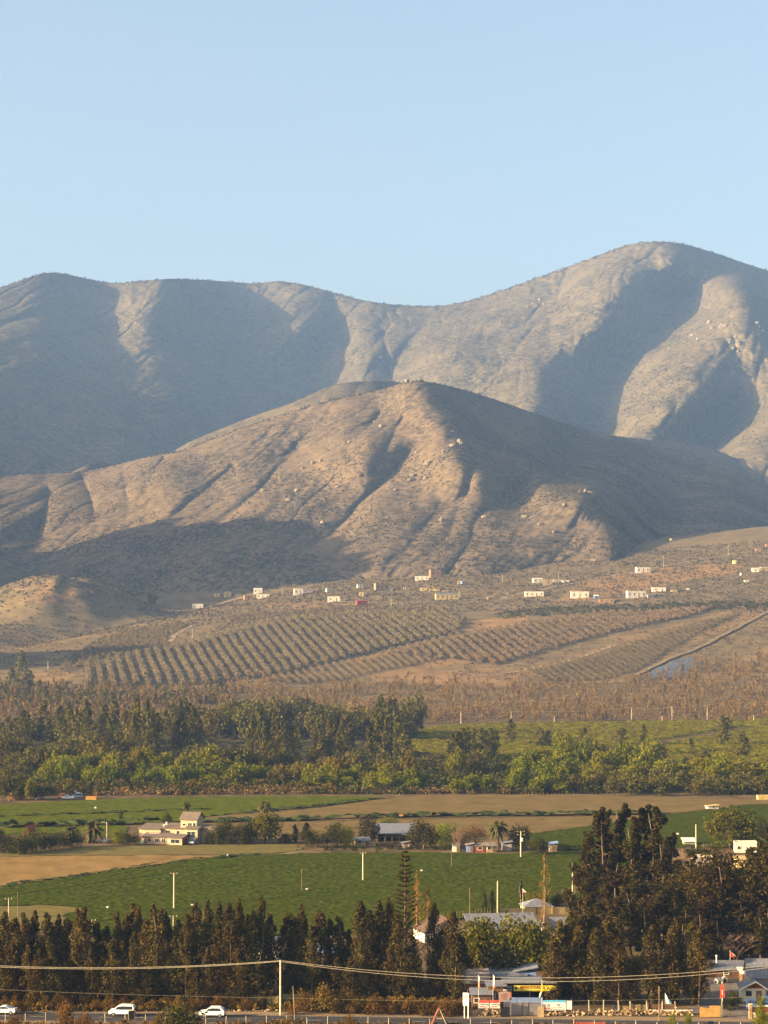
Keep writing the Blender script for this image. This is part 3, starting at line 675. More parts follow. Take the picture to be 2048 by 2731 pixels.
L_palm = leaf_mat('palm_fronds', (0.04, 0.04, 0.015), (0.11, 0.09, 0.03), None, 0.25, 0.15)
L_purple = leaf_mat('reddish_purple_leaves', (0.075, 0.035, 0.022), (0.14, 0.06, 0.035), None, 0.3, 0.1)
L_scrub = leaf_mat('hill_scrub', (0.035, 0.030, 0.018), (0.085, 0.065, 0.036), None, 0.1, 0.0)

def trunk_mb(h, r0, rg, limbs=(), bend=0.3, n=6):
    mb = MB(); pts = []; x = y = 0.0
    for i in range(7):
        t = i / 6; pts.append((x, y, h * t - 0.2)); x += rg.normal() * bend * 0.4; y += rg.normal() * bend * 0.4
    mb.tube(pts, [r0 * (1 - 0.8 * i / 6) for i in range(7)], n)
    for (zf, dx, dy, dz, r) in limbs:
        k = zf * 6; i = min(int(k), 5); p = Vector(pts[i]).lerp(Vector(pts[i + 1]), k - i)
        q = p + Vector((dx, dy, dz)); mid = p.lerp(q, 0.5) + Vector((0, 0, -0.12 * dz))
        mb.tube([p, mid, q], [r, r * 0.7, r * 0.3], 5)
    return mb

def column_crown(h, w, rg, z0=0.18, n=22, per=90, leaf=0.5, lumpy=0.5, taper=1.3, droop=0.6, top=1.0, cr=0.36):
    """tall narrow crown of hanging leaf clumps; w = crown width"""
    C = []; Rd = []
    for i in range(n):
        t = z0 + (0.98 - z0) * (i + rg.random()) / n
        tn = (t - z0) / (1 - z0); pr = min(1, 0.45 + tn * 2.2) * max(0.05, 1 - tn ** 1.7) ** 0.75
        an = rg.random() * 6.283; rr = w / 2 * pr * (0.3 + lumpy * rg.random())
        C.append((rr * math.cos(an), rr * math.sin(an), h * t)); Rd.append(w * (cr * (0.55 + 0.6 * rg.random())) * (0.16 + 0.84 * pr))
    return leaf_cloud(C, Rd, per, leaf, rg, (1, 1, 1.5), droop)

def round_crown(h, w, rg, n=26, per=70, leaf=0.5, z0=0.25, flat=1.0, droop=0.15, cr=0.24, dome=0.5):
    C = []; Rd = []; zc = h * (z0 + 1) / 2; hz = h * (1 - z0) / 2; w = w * 1.1
    for i in range(n):
        d = rg.normal(size=3); d /= np.linalg.norm(d); d[2] = d[2] if d[2] > (-0.5 if z0 > 0.1 else -0.85) else -d[2] * dome
        q = (0.55 + 0.35 * rg.random())
        C.append((d[0] * w / 2 * q, d[1] * w / 2 * q, zc + d[2] * hz * q)); Rd.append(w * cr * (0.65 + 0.7 * rg.random()))
    return leaf_cloud(C, Rd, per, leaf, rg, (1, 1, flat * hz * 2 / w * 0.9 + 0.1), droop, shell=0.45)

class Kind:
    def __init__(s, name, variants, size): s.name = name; s.v = variants; s.h, s.w = size
KINDS = {}
def kind(key, name, h, w, nvar, crown, trunk, lm, bm, seed):
    vs = []
    for k in range(nvar):
        rg = np.random.default_rng(seed * 100 + k)
        cv, cf = crown(rg)
        cv[:, 2] *= h / np.percentile(cv[:, 2], 99.5)          # the crown tops out at h ...
        if 'round' in key or key in ('fresh', 'willow', 'fwil', 'fgrn', 'fbrn', 'shrub', 'rusty', 'purple'):
            cv[:, :2] *= (w / 2) / np.percentile(np.hypot(cv[:, 0], cv[:, 1]), 97)   # ... and spans w
        cm = np_mesh('crown', cv, cf, lm)
        tm = None
        if trunk is not None: tm = trunk(rg).mesh('trunk', bm, smooth=True)
        vs.append((cm, tm))
    KINDS[key] = Kind(name, vs, (h, w))
def limbs(rg, k, h, w, z0, r):
    o = []
    for i in range(k):
        a_ = rg.random() * 6.28; q = w * (0.22 + 0.16 * rg.random())
        o.append((z0 + (0.9 - z0) * (i + 0.5) / k, q * math.cos(a_), q * math.sin(a_), q * (0.5 + 0.6 * rg.random()), r))
    return o
kind('euc', 'eucalyptus_tree', 15, 4.4, 7, lambda g: column_crown(15, 4.4, g, 0.08, 28, 170, 0.42, 0.65), lambda g: trunk_mb(14, 0.22, g, limbs(g, 6, 15, 4, 0.25, 0.07)), L_euc, M_pale_bark, 1)
kind('tall', 'eucalyptus_tree', 27, 6.5, 5, lambda g: column_crown(27, 5.6, g, 0.20, 30, 150, 0.6, 1.0, cr=0.25), lambda g: trunk_mb(26, 0.25, g, limbs(g, 9, 27, 4.0, 0.3, 0.08), 0.5), L_tall, M_bark, 2)
kind('pine', 'pine_tree', 19, 9, 5, lambda g: round_crown(19, 9.0, g, 26, 140, 0.62, 0.22, 0.6, 0.0, 0.2), lambda g: trunk_mb(16, 0.34, g, limbs(g, 7, 19, 6, 0.4, 0.1), 0.5), L_tall, M_bark, 3)
kind('round', 'broadleaf_tree', 9, 9, 5, lambda g: round_crown(9, 9, g, 36, 80, 0.62, -0.08), lambda g: trunk_mb(6, 0.3, g, limbs(g, 5, 9, 8, 0.3, 0.12)), L_mid, M_bark, 4)
kind('fresh', 'broadleaf_tree', 9, 8, 4, lambda g: round_crown(9, 8, g, 32, 80, 0.62, -0.08), lambda g: trunk_mb(6, 0.25, g, limbs(g, 5, 9, 8, 0.3, 0.1)), L_green, M_bark, 5)
kind('darkround', 'broadleaf_tree', 9, 8, 4, lambda g: round_crown(9, 8, g, 32, 80, 0.62, -0.08), lambda g: trunk_mb(6, 0.25, g, limbs(g, 5, 9, 8, 0.3, 0.1)), L_dark, M_bark, 6)
kind('willow', 'willow_tree', 10, 9, 4, lambda g: round_crown(10, 9, g, 34, 85, 0.8, 0.05, 1.1, 0.8, 0.2, 0.9), lambda g: trunk_mb(7, 0.3, g, limbs(g, 5, 10, 8, 0.3, 0.12)), L_wil2, M_bark, 7)
kind('brownround', 'dry_tree', 8, 8, 2, lambda g: round_crown(8, 8, g, 26, 60, 0.5, 0.05), lambda g: trunk_mb(5, 0.25, g, limbs(g, 6, 8, 8, 0.25, 0.1)), L_brown, M_bark, 8)
kind('purple', 'shrub', 4, 4.4, 1, lambda g: round_crown(4, 4.4, g, 20, 60, 0.4, 0.0), None, L_purple, M_bark, 9)
kind('shrub', 'shrub', 3, 3.6, 4, lambda g: round_crown(3, 3.6, g, 18, 60, 0.36, -0.1), None, L_mid, M_bark, 10)
kind('rusty', 'shrub', 3, 3.6, 4, lambda g: round_crown(3, 3.6, g, 20, 70, 0.34, -0.15, droop=-0.3), None, L_brown, M_bark, 11)
kind('cypress', 'cypress_tree', 12, 4, 3, lambda g: column_crown(12, 3.6, g, 0.03, 22, 80, 0.5, 0.35, droop=-0.2), lambda g: trunk_mb(4, 0.2, g), L_dark, M_bark, 12)
# middle distance trees, lighter meshes
kind('fdark', 'forest_tree', 15, 6.5, 7, lambda g: column_crown(15, 7.0, g, 0.14, 16, 40, 1.25, 0.7), lambda g: trunk_mb(13, 0.25, g, limbs(g, 3, 15, 6, 0.3, 0.09), n=5), L_pine, M_bark, 13)
kind('fpop', 'windbreak_tree', 17, 4.6, 4, lambda g: column_crown(17, 4.4, g, 0.04, 16, 40, 1.1, 0.35), lambda g: trunk_mb(10, 0.25, g, n=5), L_pine, M_bark, 14)
kind('fwil', 'riverside_tree', 11, 9, 6, lambda g: round_crown(11, 9, g, 20, 40, 1.35, 0.0, 1.2, -0.35, 0.2), lambda g: trunk_mb(6, 0.3, g, limbs(g, 3, 11, 7, 0.3, 0.1), n=5), L_willow, M_bark, 15)
kind('fgrn', 'riverside_tree', 10, 9, 5, lambda g: round_crown(10, 9, g, 20, 40, 1.3, -0.05, 1.1, -0.1, 0.2), lambda g: trunk_mb(6, 0.3, g, limbs(g, 3, 10, 7, 0.3, 0.1), n=5), L_green, M_bark, 16)
kind('fbrn', 'riverside_shrub', 7, 7, 4, lambda g: round_crown(7, 7, g, 16, 40, 1.0, -0.05, 1.0, -0.1, 0.2), None, L_gold, M_bark, 17)
kind('fround', 'forest_tree', 12, 11, 5, lambda g: round_crown(12, 11, g, 22, 40, 1.4, 0.05, 1.0, 0.0, 0.2), lambda g: trunk_mb(8, 0.3, g, limbs(g, 3, 11, 9, 0.3, 0.1), n=5), L_pine, M_bark, 18)
kind('oliv', 'olive_tree', 4.6, 3.7, 6, lambda g: round_crown(4.6, 3.7, g, 11, 14, 1.05, 0.0, 0.9, 0.0, 0.24), None, L_olive, M_bark, 19)

PL = [0]
def plant(key, px, pyb, pyt, label, wpx=None, group=None, cat_='tree', Y=None, lean=0.0, crown_only=False):
    """a copy of kind `key` standing on the ground seen at (px, pyb), its top at row pyt"""
    K = KINDS[key]; b = G(px, pyb)
    h = hpx(pyb - pyt, b.y)
    PL[0] += 1
    cm, tm = K.v[(PL[0] * 7 + int(px)) % len(K.v)]
    sz = h / K.h; sx = (hpx(wpx, b.y) / K.w) if wpx else sz * R.uniform(0.85, 1.15)
    if tm is None or crown_only:
        o = obj(K.name, cm, None, b, R.uniform(0, 6.28)); o.scale = (sx, sx, sz)
    else:
        o = empty(K.name, b, R.uniform(0, 6.28)); o.scale = (sx, sx, sz)
        obj('trunk', tm, o); obj('crown', cm, o)
    if lean: o.rotation_euler[1] = lean
    return tag(o, label, cat_, group)

ORD = ['first', 'second', 'third', 'fourth', 'fifth', 'sixth', 'seventh', 'eighth', 'ninth', 'tenth', 'eleventh', 'twelfth', 'thirteenth', 'fourteenth', 'fifteenth', 'sixteenth', 'seventeenth', 'eighteenth', 'nineteenth', 'twentieth',
       'twenty-first', 'twenty-second', 'twenty-third', 'twenty-fourth', 'twenty-fifth', 'twenty-sixth', 'twenty-seventh', 'twenty-eighth', 'twenty-ninth', 'thirtieth', 'thirty-first', 'thirty-second', 'thirty-third', 'thirty-fourth', 'thirty-fifth', 'thirty-sixth', 'thirty-seventh', 'thirty-eighth', 'thirty-ninth', 'fortieth']
def row_of(key, items, look, where, group, cat_='tree'):
    """items: (px, base row, top row[, width]); labelled by their place in the row"""
    items = sorted(items); n = len(items); out = []
    for i, it in enumerate(items):
        if i < (n + 1) // 2: pos = ORD[i] + ' from the left'
        else: pos = ORD[n - 1 - i] + ' from the right'
        k = key if isinstance(key, str) else key[i % len(key)]
        out.append(plant(k, it[0], it[1], it[2], f'{look}, {pos} {where}'.strip(), it[3] if len(it) > 3 else None, group, cat_))
    return out
# ------------------------------------------------------------------ roadside eucalyptus row
def jit(a_, r): return a_ + R.uniform(-r, r)
BACK = [(13, 2433), (40, 2450), (63, 2436), (93, 2430), (127, 2436), (156, 2440), (180, 2452), (207, 2424), (224, 2420), (257, 2462), (285, 2470), (312, 2433), (335, 2440), (354, 2410), (369, 2420), (390, 2450), (409, 2414), (427, 2424), (443, 2433), (477, 2455),
        (500, 2440), (519, 2408), (553, 2402), (584, 2406), (612, 2412), (639, 2398), (660, 2440), (675, 2430), (697, 2396), (718, 2440)]
row_of('euc', [(x, jit(2650, 8), y, R.uniform(44, 80)) for x, y in BACK if x < 360], 'dark slender eucalyptus', 'in the tall back line, left half', 'eucalyptus row behind the road')
row_of('euc', [(x, jit(2650, 8), y, R.uniform(44, 80)) for x, y in BACK if x >= 360], 'dark slender eucalyptus', 'in the tall back line, right half', 'eucalyptus row behind the road')
FRONT = [(x, jit(2684, 3), R.uniform(2480, 2590), R.uniform(38, 72)) for x in range(-8, 700, 28)]
row_of('euc', [f for f in FRONT if f[0] < 350], 'low brown eucalyptus', 'along the roadside stones, left half', 'eucalyptus row behind the road')
row_of('euc', [f for f in FRONT if f[0] >= 350], 'low eucalyptus', 'along the roadside stones, right half', 'eucalyptus row behind the road')
MIDB = [(768, 2437), (790, 2448), (806, 2414), (830, 2470), (852, 2433), (880, 2452), (903, 2446), (930, 2480), (962, 2404), (987, 2429), (1010, 2402), (1036, 2391), (1060, 2440), (1100, 2500), (1156, 2410), (1180, 2470), (1207, 2433), (1225, 2490)]
row_of('euc', [(x, jit(2648, 8), y, R.uniform(44, 78)) for x, y in MIDB], 'dark eucalyptus', 'in the tall group past the pole', 'eucalyptus group right of the pole')
MIDF = [(x, jit(2672, 4), R.uniform(2500, 2580), R.uniform(48, 66)) for x in (775, 800, 832, 868, 900, 935, 965, 1005, 1040, 1075, 1110, 1150, 1185, 1215)]
row_of('euc', MIDF, 'short pale-stemmed eucalyptus', 'in front of the group past the pole', 'eucalyptus group right of the pole')
row_of('rusty', [(x, jit(2692, 5), jit(2660, 8), R.uniform(30, 50)) for x in range(8, 700, 36)], 'rusty dry bush', 'along the foot of the eucalyptus row', 'rusty bushes under the row', 'shrub')
row_of('rusty', [(815, 2698, 2640, 75), (865, 2702, 2622, 95), (915, 2700, 2640, 80), (960, 2704, 2655, 70), (1000, 2704, 2650, 70), (1050, 2704, 2660, 66), (1100, 2706, 2655, 66), (1140, 2708, 2664, 60), (1190, 2710, 2660, 66), (1225, 2708, 2665, 50), (780, 2706, 2680, 40)], 'large rusty bush', 'between concrete pole and speed sign', 'rusty thicket right of the pole', 'shrub')
# right front cluster by the pet shop and stone heaps
RF = [(1478, 2680, 2500, 70), (1493, 2672, 2455, 80), (1518, 2668, 2432, 78), (1545, 2676, 2470, 70), (1562, 2665, 2400, 76), (1587, 2680, 2480, 66), (1623, 2672, 2446, 76), (1650, 2684, 2500, 60), (1690, 2680, 2560, 56), (1737, 2682, 2468, 74), (1790, 2682, 2478, 60), (1806, 2674, 2446, 76), (1846, 2680, 2458, 60), (1864, 2684, 2480, 62)]
row_of('euc', RF, 'leafy green-brown eucalyptus', 'behind the banner and stone heaps', 'eucalyptus cluster by the pet shop')
TALL = [(1552, 2500, 2268, 90), (1569, 2490, 2240, 100), (1600, 2500, 2154, 120), (1627, 2485, 2160, 100), (1661, 2495, 2145, 110), (1693, 2500, 2180, 110), (1720, 2490, 2148, 130), (1752, 2500, 2154, 125), (1775, 2510, 2240, 90), (1792, 2500, 2222, 90), (1640, 2520, 2290, 110), (1700, 2525, 2300, 120)]
row_of('tall', TALL, 'very tall thin dark eucalyptus', 'of the towering grove', 'towering eucalyptus grove')
DG = [(1815, 2540, 2330, 110), (1842, 2530, 2272, 100), (1870, 2545, 2320, 120), (1905, 2535, 2262, 130), (1925, 2550, 2300, 120), (1955, 2540, 2360, 130), (1985, 2545, 2330, 120), (2010, 2535, 2260, 120), (2032, 2545, 2235, 130), (2056, 2550, 2280, 120), (1890, 2555, 2390, 120), (1770, 2545, 2370, 110), (1740, 2550, 2390, 100), (1970, 2556, 2400, 120), (2040, 2560, 2410, 110)]
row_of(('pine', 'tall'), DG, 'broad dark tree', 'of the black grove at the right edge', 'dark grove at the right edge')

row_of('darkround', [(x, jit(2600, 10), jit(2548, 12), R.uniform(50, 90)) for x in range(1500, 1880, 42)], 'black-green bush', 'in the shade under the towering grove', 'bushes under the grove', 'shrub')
row_of('tall', [(1548, 2560, 2400, 90), (1580, 2570, 2380, 90), (1612, 2560, 2360, 90), (1655, 2570, 2390, 90), (1688, 2560, 2370, 90), (1715, 2570, 2400, 80), (1760, 2565, 2390, 90), (1800, 2560, 2400, 90), (1828, 2570, 2420, 80), (1868, 2575, 2430, 80), (1910, 2570, 2440, 80), (2000, 2570, 2430, 90), (2030, 2575, 2440, 90)], 'dark mid-height tree', 'filling the lower grove at right', 'lower trees of the grove')
# the rows and woods go on beyond both edges of the view
row_of('euc', [(x, jit(2655, 8), jit(2435, 25), R.uniform(50, 78)) for x in range(-400, -10, 34)], 'dark eucalyptus', 'of the roadside row past the left edge', 'eucalyptus row behind the road')
row_of(('pine', 'tall'), [(x, jit(2545, 8), jit(2300, 50), R.uniform(90, 130)) for x in range(2090, 2460, 40)], 'dark tree', 'of the black grove past the right edge', 'dark grove at the right edge')
row_of(('fround', 'fdark'), [(x, jit(2020, 30), jit(1955, 20), R.uniform(40, 70)) for x in range(-440, -10, 30)], 'forest tree', 'of the woods past the left edge', 'woods past the left edge')
row_of(('fgrn', 'fwil', 'fround'), [(x, jit(2095, 18), jit(2045, 14), R.uniform(44, 66)) for x in range(2060, 2500, 26)], 'riverside tree', 'of the belt past the right edge', 'belt past the right edge')
row_of(('fgrn', 'fround'), [(x, jit(2105, 18), jit(2055, 14), R.uniform(44, 66)) for x in range(-440, -14, 34)], 'riverside tree', 'of the belt past the left edge', 'belt past the left edge')
row_of('round', [(x, jit(2268, 5), jit(2222, 6), R.uniform(44, 60)) for x in range(-420, -20, 50)], 'garden bush', 'past the left edge below the pasture', 'garden bushes past the left edge', 'shrub')
# single trees of the village
def barren(h, w, seed):
    rg = np.random.default_rng(seed); mb = MB()
    def br(p, d, L, r, k):
        q = p + d * L; mb.tube([p, p.lerp(q, 0.5) + Vector(rg.normal(size=3) * L * 0.06), q], [r, r * 0.8, r * 0.6], 4, False)
        if k == 0: return
        for i in range(3 if k > 1 else 4):
            a_ = rg.random() * 6.28; e_ = Vector((math.cos(a_) * w / h * 1.1, math.sin(a_) * w / h * 1.1, 0.35 + 0.5 * rg.random()))
            br(q if i else p.lerp(q, 0.7), (d * 0.7 + e_).normalized(), L * (0.66 + 0.2 * rg.random()), r * 0.55, k - 1)
    for i in range(3):
        a_ = i * 2.1 + rg.random(); br(Vector((0, 0, -0.1)), Vector((0.45 * math.cos(a_), 0.45 * math.sin(a_), 1)).normalized(), h * 0.3, h * 0.022, 4)
    return mb
M_twig = mat('bare_twigs', (0.30, 0.19, 0.12), rough=0.95, scale=2.0, col2=(0.15, 0.09, 0.06))
b = G(1965, 2572)
o = barren(9.5, 12, 4).build('bare_tree', M_twig, None, loc=b); tag(o, 'leafless wide pinkish-brown tree behind the flat roofed shed at right', 'tree')
rg = np.random.default_rng(77)
o = plant('willow', 1285, 2585, 2452, 'big round yellow-green tree with a dark right half beside the long roof', 150)
plant('willow', 1395, 2590, 2445, 'dark spreading tree joined to the right of the big round yellow-green tree', 170)
plant('darkround', 1345, 2640, 2510, 'black-shaded round tree above the shed roofs', 130); plant('darkround', 1235, 2625, 2530, 'dark bushy tree below the maroon roof', 90)
def poplar(px, pyb, pyt, w, lab, seed, lm=L_goldp):
    b = G(px, pyb); h = hpx(pyb - pyt, b.y); ww = hpx(w, b.y); g_ = np.random.default_rng(seed)
    o = empty('poplar_tree', b)
    trunk_mb(h * 0.97, 0.22, g_, [(0.2 + 0.07 * k, 0.5 * math.cos(k * 2.4), 0.5 * math.sin(k * 2.4), h * 0.2, 0.06) for k in range(9)], 0.12).build('trunk', M_twig, o, smooth=True)
    v, f = column_crown(h, ww, g_, 0.2, 30, 40, 0.32, 0.5, droop=-0.7, cr=0.22); obj('crown', np_mesh('crown', v, f, lm), o)
    return tag(o, lab, 'tree')
poplar(1452, 2540, 2268, 48, 'thin golden poplar with few leaves standing against the crop field', 5)
poplar(1112, 2500, 2320, 46, 'sparse yellow-brown poplar just right of the tiered conifer', 6)
poplar(1140, 2500, 2352, 34, 'thin sparse poplar right of the yellow-brown one by the tiered conifer', 7)
poplar(1390, 2410, 2350, 16, 'small slim dark poplar by the flag above the beige wall', 8, L_dark)
plant('cypress', 1293, 2442, 2378, 'dark cypress at the left of the pair by the wire fence', 22); plant('cypress', 1312, 2442, 2376, 'dark cypress at the right of the pair by the wire fence', 26)
plant('willow', 1432, 2418, 2378, 'yellow-green bush sprawling on the bank behind the beige wall', 70, cat_='shrub')
plant('darkround', 1490, 2416, 2376, 'dark round bush beside the yellow-green one behind the beige wall', 50, cat_='shrub')
def araucaria():
    b = G(1080, 2655); h = hpx(2655 - 2272, b.y); g_ = np.random.default_rng(3)
    o = empty('araucaria_tree', b); mb = MB()
    mb.tube([(0, 0, -0.2), (0.05, 0, h * 0.5), (0, 0.05, h)], [0.32, 0.2, 0.05], 8)
    C = []; parts = []
    for k in range(29):
        t = min(0.995, 0.16 + 0.835 * (k + g_.uniform(-.25, .25)) / 28); z = h * t; L = 3.5 * (1 - t) ** 0.6 * (0.75 + 0.25 * min(1, (t - 0.1) * 4)) + 0.25
        nb = 6; a0 = g_.random() * 6.28
        for i in range(nb):
            if g_.random() < 0.08: continue
            a_ = a0 + i * 6.283 / nb + g_.normal() * 0.12; d = Vector((math.cos(a_), math.sin(a_), 0)); ll = L * (0.8 + 0.3 * g_.random())
            rise = 0.1 + 0.18 * g_.random()
            pts = [Vector((0, 0, z)), Vector((0, 0, z)) + d * ll * 0.5 + Vector((0, 0, ll * rise * 0.35)), Vector((0, 0, z)) + d * ll + Vector((0, 0, ll * (rise + 0.12)))]
            mb.tube(pts, [0.06, 0.04, 0.02], 4, False)
            for s in np.linspace(0.28, 1.0, 7):
                p = pts[1].lerp(pts[2], (s - 0.5) * 2) if s > 0.5 else pts[0].lerp(pts[1], s * 2)
                C.append((p.x, p.y, p.z + 0.05))
    v, f = leaf_cloud(C, 0.22, 10, 0.38, g_, (1.2, 1.2, 0.45), -0.15, 0.3)
    mb.build('trunk', M_bark, o, smooth=True); obj('crown', np_mesh('crown', v, f, L_euc), o)
    tag(o, 'tall tiered araucaria conifer standing clear of the eucalyptus row against the green field', 'tree')
araucaria()

# palms
def palm(px, pyb, pyt, wpx, lab, fan=False, seed=1):
    b = G(px, pyb); h = hpx(pyb - pyt, b.y); w = hpx(wpx, b.y); g_ = np.random.default_rng(seed)
    o = empty('palm_tree', b); zt = h - w * 0.36
    mb = MB(); mb.tube([(0, 0, -0.2), (0.05, 0, zt * 0.5), (0, 0, zt)], [0.38, 0.3, 0.34] if not fan else [0.3, 0.22, 0.25], 8)
    mb.build('trunk', M_bark, o, smooth=True)
    V = []; Fc = []
    n = 62
    for i in range(n):
        el = math.radians(g_.uniform(-65, 80)); az = g_.random() * 6.283; L = w * 0.52 * (0.8 + 0.3 * g_.random())
        d = Vector((math.cos(az) * math.cos(el), math.sin(az) * math.cos(el), math.sin(el)))
        side = d.cross(Vector((0, 0, 1))).normalized() if abs(d.z) < 0.98 else Vector((1, 0, 0))
        prev = None; k = 7
        for j in range(k + 1):
            s = j / k; p = Vector((0, 0, zt)) + d * L * s + Vector((0, 0, -0.55 * L * s * s))
            ww = (0.16 * w * (1 - abs(s - 0.45) * 1.5) + 0.01) * (0.5 if not fan else (0.9 if s > 0.5 else 0.1))
            hang = Vector((0, 0, -ww * 0.7)); l_, r_ = p + side * ww + hang, p - side * ww + hang
            if prev:
                o_ = len(V); V += [prev[0], prev[1], p, l_]; Fc.append((o_, o_ + 1, o_ + 2, o_ + 3))
                o_ = len(V); V += [prev[1], prev[2], r_, p]; Fc.append((o_, o_ + 1, o_ + 2, o_ + 3))
            prev = (l_, p, r_)
    obj('crown', np_mesh('crown', [tuple(q) for q in V], Fc, L_palm), o)
    return tag(o, lab, 'palm')
palm(249, 2248, 2178, 72, 'large drooping date palm left of the cream house beside the lamp post', seed=1)
palm(192, 2246, 2194, 56, 'dark squat palm just left of the large date palm', seed=2)
palm(498, 2196, 2135, 28, 'fan palm rising behind the roof of the cream house', True, 3)
palm(705, 2215, 2131, 38, 'brown skirted fan palm behind the round willow', True, 4)
palm(1328, 2266, 2178, 64, 'date palm over the small shacks beside the brown round tree', seed=5)
palm(1812, 2420, 2362, 34, 'small palm in front of the wooden stake fence at right', True, 6)

# garden belt
GB = [('darkround', 18, 2276, 2230, 52), ('round', 52, 2279, 2226, 52), ('round', 95, 2272, 2214, 56), ('darkround', 128, 2268, 2222, 48), ('round', 160, 2264, 2222, 52), ('darkround', 196, 2260, 2225, 52), ('darkround', -8, 2250, 2214, 40),
      ('fresh', 312, 2253, 2210, 34), ('round', 352, 2254, 2225, 46), ('round', 447, 2205, 2170, 26), ('darkround', 560, 2251, 2222, 26), ('round', 582, 2252, 2196, 40), ('round', 606, 2252, 2186, 58), ('round', 650, 2252, 2198, 46),
      ('willow', 709, 2250, 2170, 76), ('round', 668, 2250, 2190, 44), ('cypress', 787, 2245, 2202, 28), ('cypress', 817, 2242, 2197, 36), ('darkround', 762, 2247, 2224, 44), ('round', 840, 2260, 2216, 68), ('round', 898, 2260, 2198, 60), ('fresh', 930, 2260, 2206, 42),
      ('darkround', 983, 2250, 2177, 58), ('fresh', 1036, 2226, 2179, 52), ('darkround', 1091, 2228, 2200, 28), ('round', 1131, 2262, 2186, 80), ('fresh', 1190, 2254, 2197, 64), ('brownround', 1270, 2254, 2202, 66), ('brownround', 1236, 2262, 2210, 44), ('darkround', 1388, 2264, 2201, 60), ('round', 1440, 2280, 2231, 54),
      ('willow', 1950, 2264, 2156, 120), ('brownround', 1968, 2258, 2196, 48), ('darkround', 2036, 2242, 2184, 56), ('darkround', 1845, 2285, 2262, 50), ('round', 1870, 2290, 2264, 46), ('darkround', 1500, 2272, 2252, 40)]
GL = ['dark bush leftmost in the leafy mass below the pasture', 'green-lit bush second in the leafy mass at the left edge', 'tall bushy tree with lit left side under the purple shrub', 'dark bush right of the tall bushy one at left', 'green bush between the dark ones at left', 'dark bush at the foot of the squat palm', 'dark bush cut by the left edge of the view',
      'golden green small tree right of the lamp post', 'low green bush at the left end of the cream house', 'small tree rising behind the low roof of the cream house', 'dark bush touching the right end of the cream house', 'bushy green tree second right of the cream house', 'tall bushy green tree third right of the cream house', 'bushy tree between the tall one and the big willow',
      'big grey-green willow under the brown fan palm', 'bushy tree at the left flank of the big willow', 'small dark conifer left of the pair', 'dark conifer right of the pair', 'low dark bush between the willow and the conifers', 'flat topped green tree right of the dark conifers', 'yellowish tree left of the dark brown tree by the shed', 'fresh green tree in front of the little lean-to hut',
      'dark brown tall tree at the left end of the grey barn', 'fresh green tree behind the grey barn roof', 'small dark tree just behind the right end of the barn roof', 'large half-shaded tree at the right end of the barn', 'bright green round tree right of the large half-shaded one', 'brown round tree over the shacks', 'brown thin tree left of the brown round one', 'dark green round tree beside the transformer pole', 'weeping round bush right of the transformer pole',
      'largest round yellow-green tree on the right with its right side in shade', 'brown tree standing in front of the largest round tree', 'dark tree at the right edge beyond the largest round tree', 'dark bush at the foot of the concrete pole by the stake fence', 'green bush right of that concrete pole', 'dark bush by the blue shed on the farm road']
for (k, x, yb, yt, w), lb in zip(GB, GL): plant(k, x, yb, yt - 3, lb, w * 1.18, 'trees of the farm gardens', 'shrub' if 'bush' in lb else 'tree')
plant('purple', 82, 2242, 2197, 'purple-brown round shrub standing above the leafy mass at left', 40, cat_='shrub')
plant('shrub', 323, 2186, 2159, 'tiny lone sapling in the bright pasture', 13, cat_='shrub')
o = barren(7, 6, 9).build('bare_tree', M_twig, None, loc=G(1222, 2266)); tag(o, 'bare spindly tree by the white hut', 'tree')
row_of('shrub', [(x, jit(2268, 4), jit(2254, 3), R.uniform(16, 30)) for x in (870, 890, 915, 945, 965, 1010, 1040, 1065, 1090, 1115, 1160, 1185, 1210)], 'low straggly shrub', 'along the crop field below the barn', 'straggly shrubs below the barn', 'shrub')
# bushes along the near side of the road, at the bottom of the view
def front(key, px, Y, pyt, wpx, lab):
    K = KINDS[key]; x = (px - CX) / F * Y; h = CAMZ + (HY - pyt) / F * Y
    PL[0] += 1; cm, tm = K.v[PL[0] % len(K.v)]
    o = obj(K.name, cm, None, (x, Y, 0), R.uniform(0, 6)); o.scale = (hpx(wpx, Y) / K.w,) * 2 + (h / K.h,)
    return tag(o, lab, 'shrub', 'bushes on the near roadside')
for a_ in (('rusty', 172, 362, 2670, 62, 'tall orange-brown bush between the first two cars'), ('rusty', 222, 361, 2700, 46, 'lower brown bush right of the tall orange one'), ('shrub', 482, 360, 2672, 128, 'large dark green dome shaped bush left of the white crossover'), ('rusty', 425, 360, 2702, 50, 'orange brown bush at the left foot of the green dome bush'), ('rusty', 38, 362, 2704, 52, 'low brown bush under the leftmost car'),
           ('rusty', 775, 361, 2712, 60, 'low orange bush at the bottom right of the thin wooden pole'), ('rusty', 935, 361, 2706, 50, 'orange bush at the bottom left of the A-shaped board'), ('rusty', 735, 361, 2718, 34, 'tiny brown tuft at the bottom near the concrete pole'), ('fresh', 1793, 364, 2702, 30, 'small green sapling right of the wooden pole by the stones'), ('fresh', 1833, 364, 2700, 24, 'slim yellow green sapling in front of the plywood gate'),
           ('fresh', 2028, 362, 2655, 34, 'tall thin yellow-green sapling before the stone wall'), ('fresh', 2035, 361, 2695, 60, 'yellow-green bush at the bottom right corner'), ('shrub', 1960, 385, 2643, 44, 'rounded hedge bush beside the driveway'), ('darkround', 1942, 383, 2660, 52, 'dark shaded bush right of the red feather flag')): front(*a_)

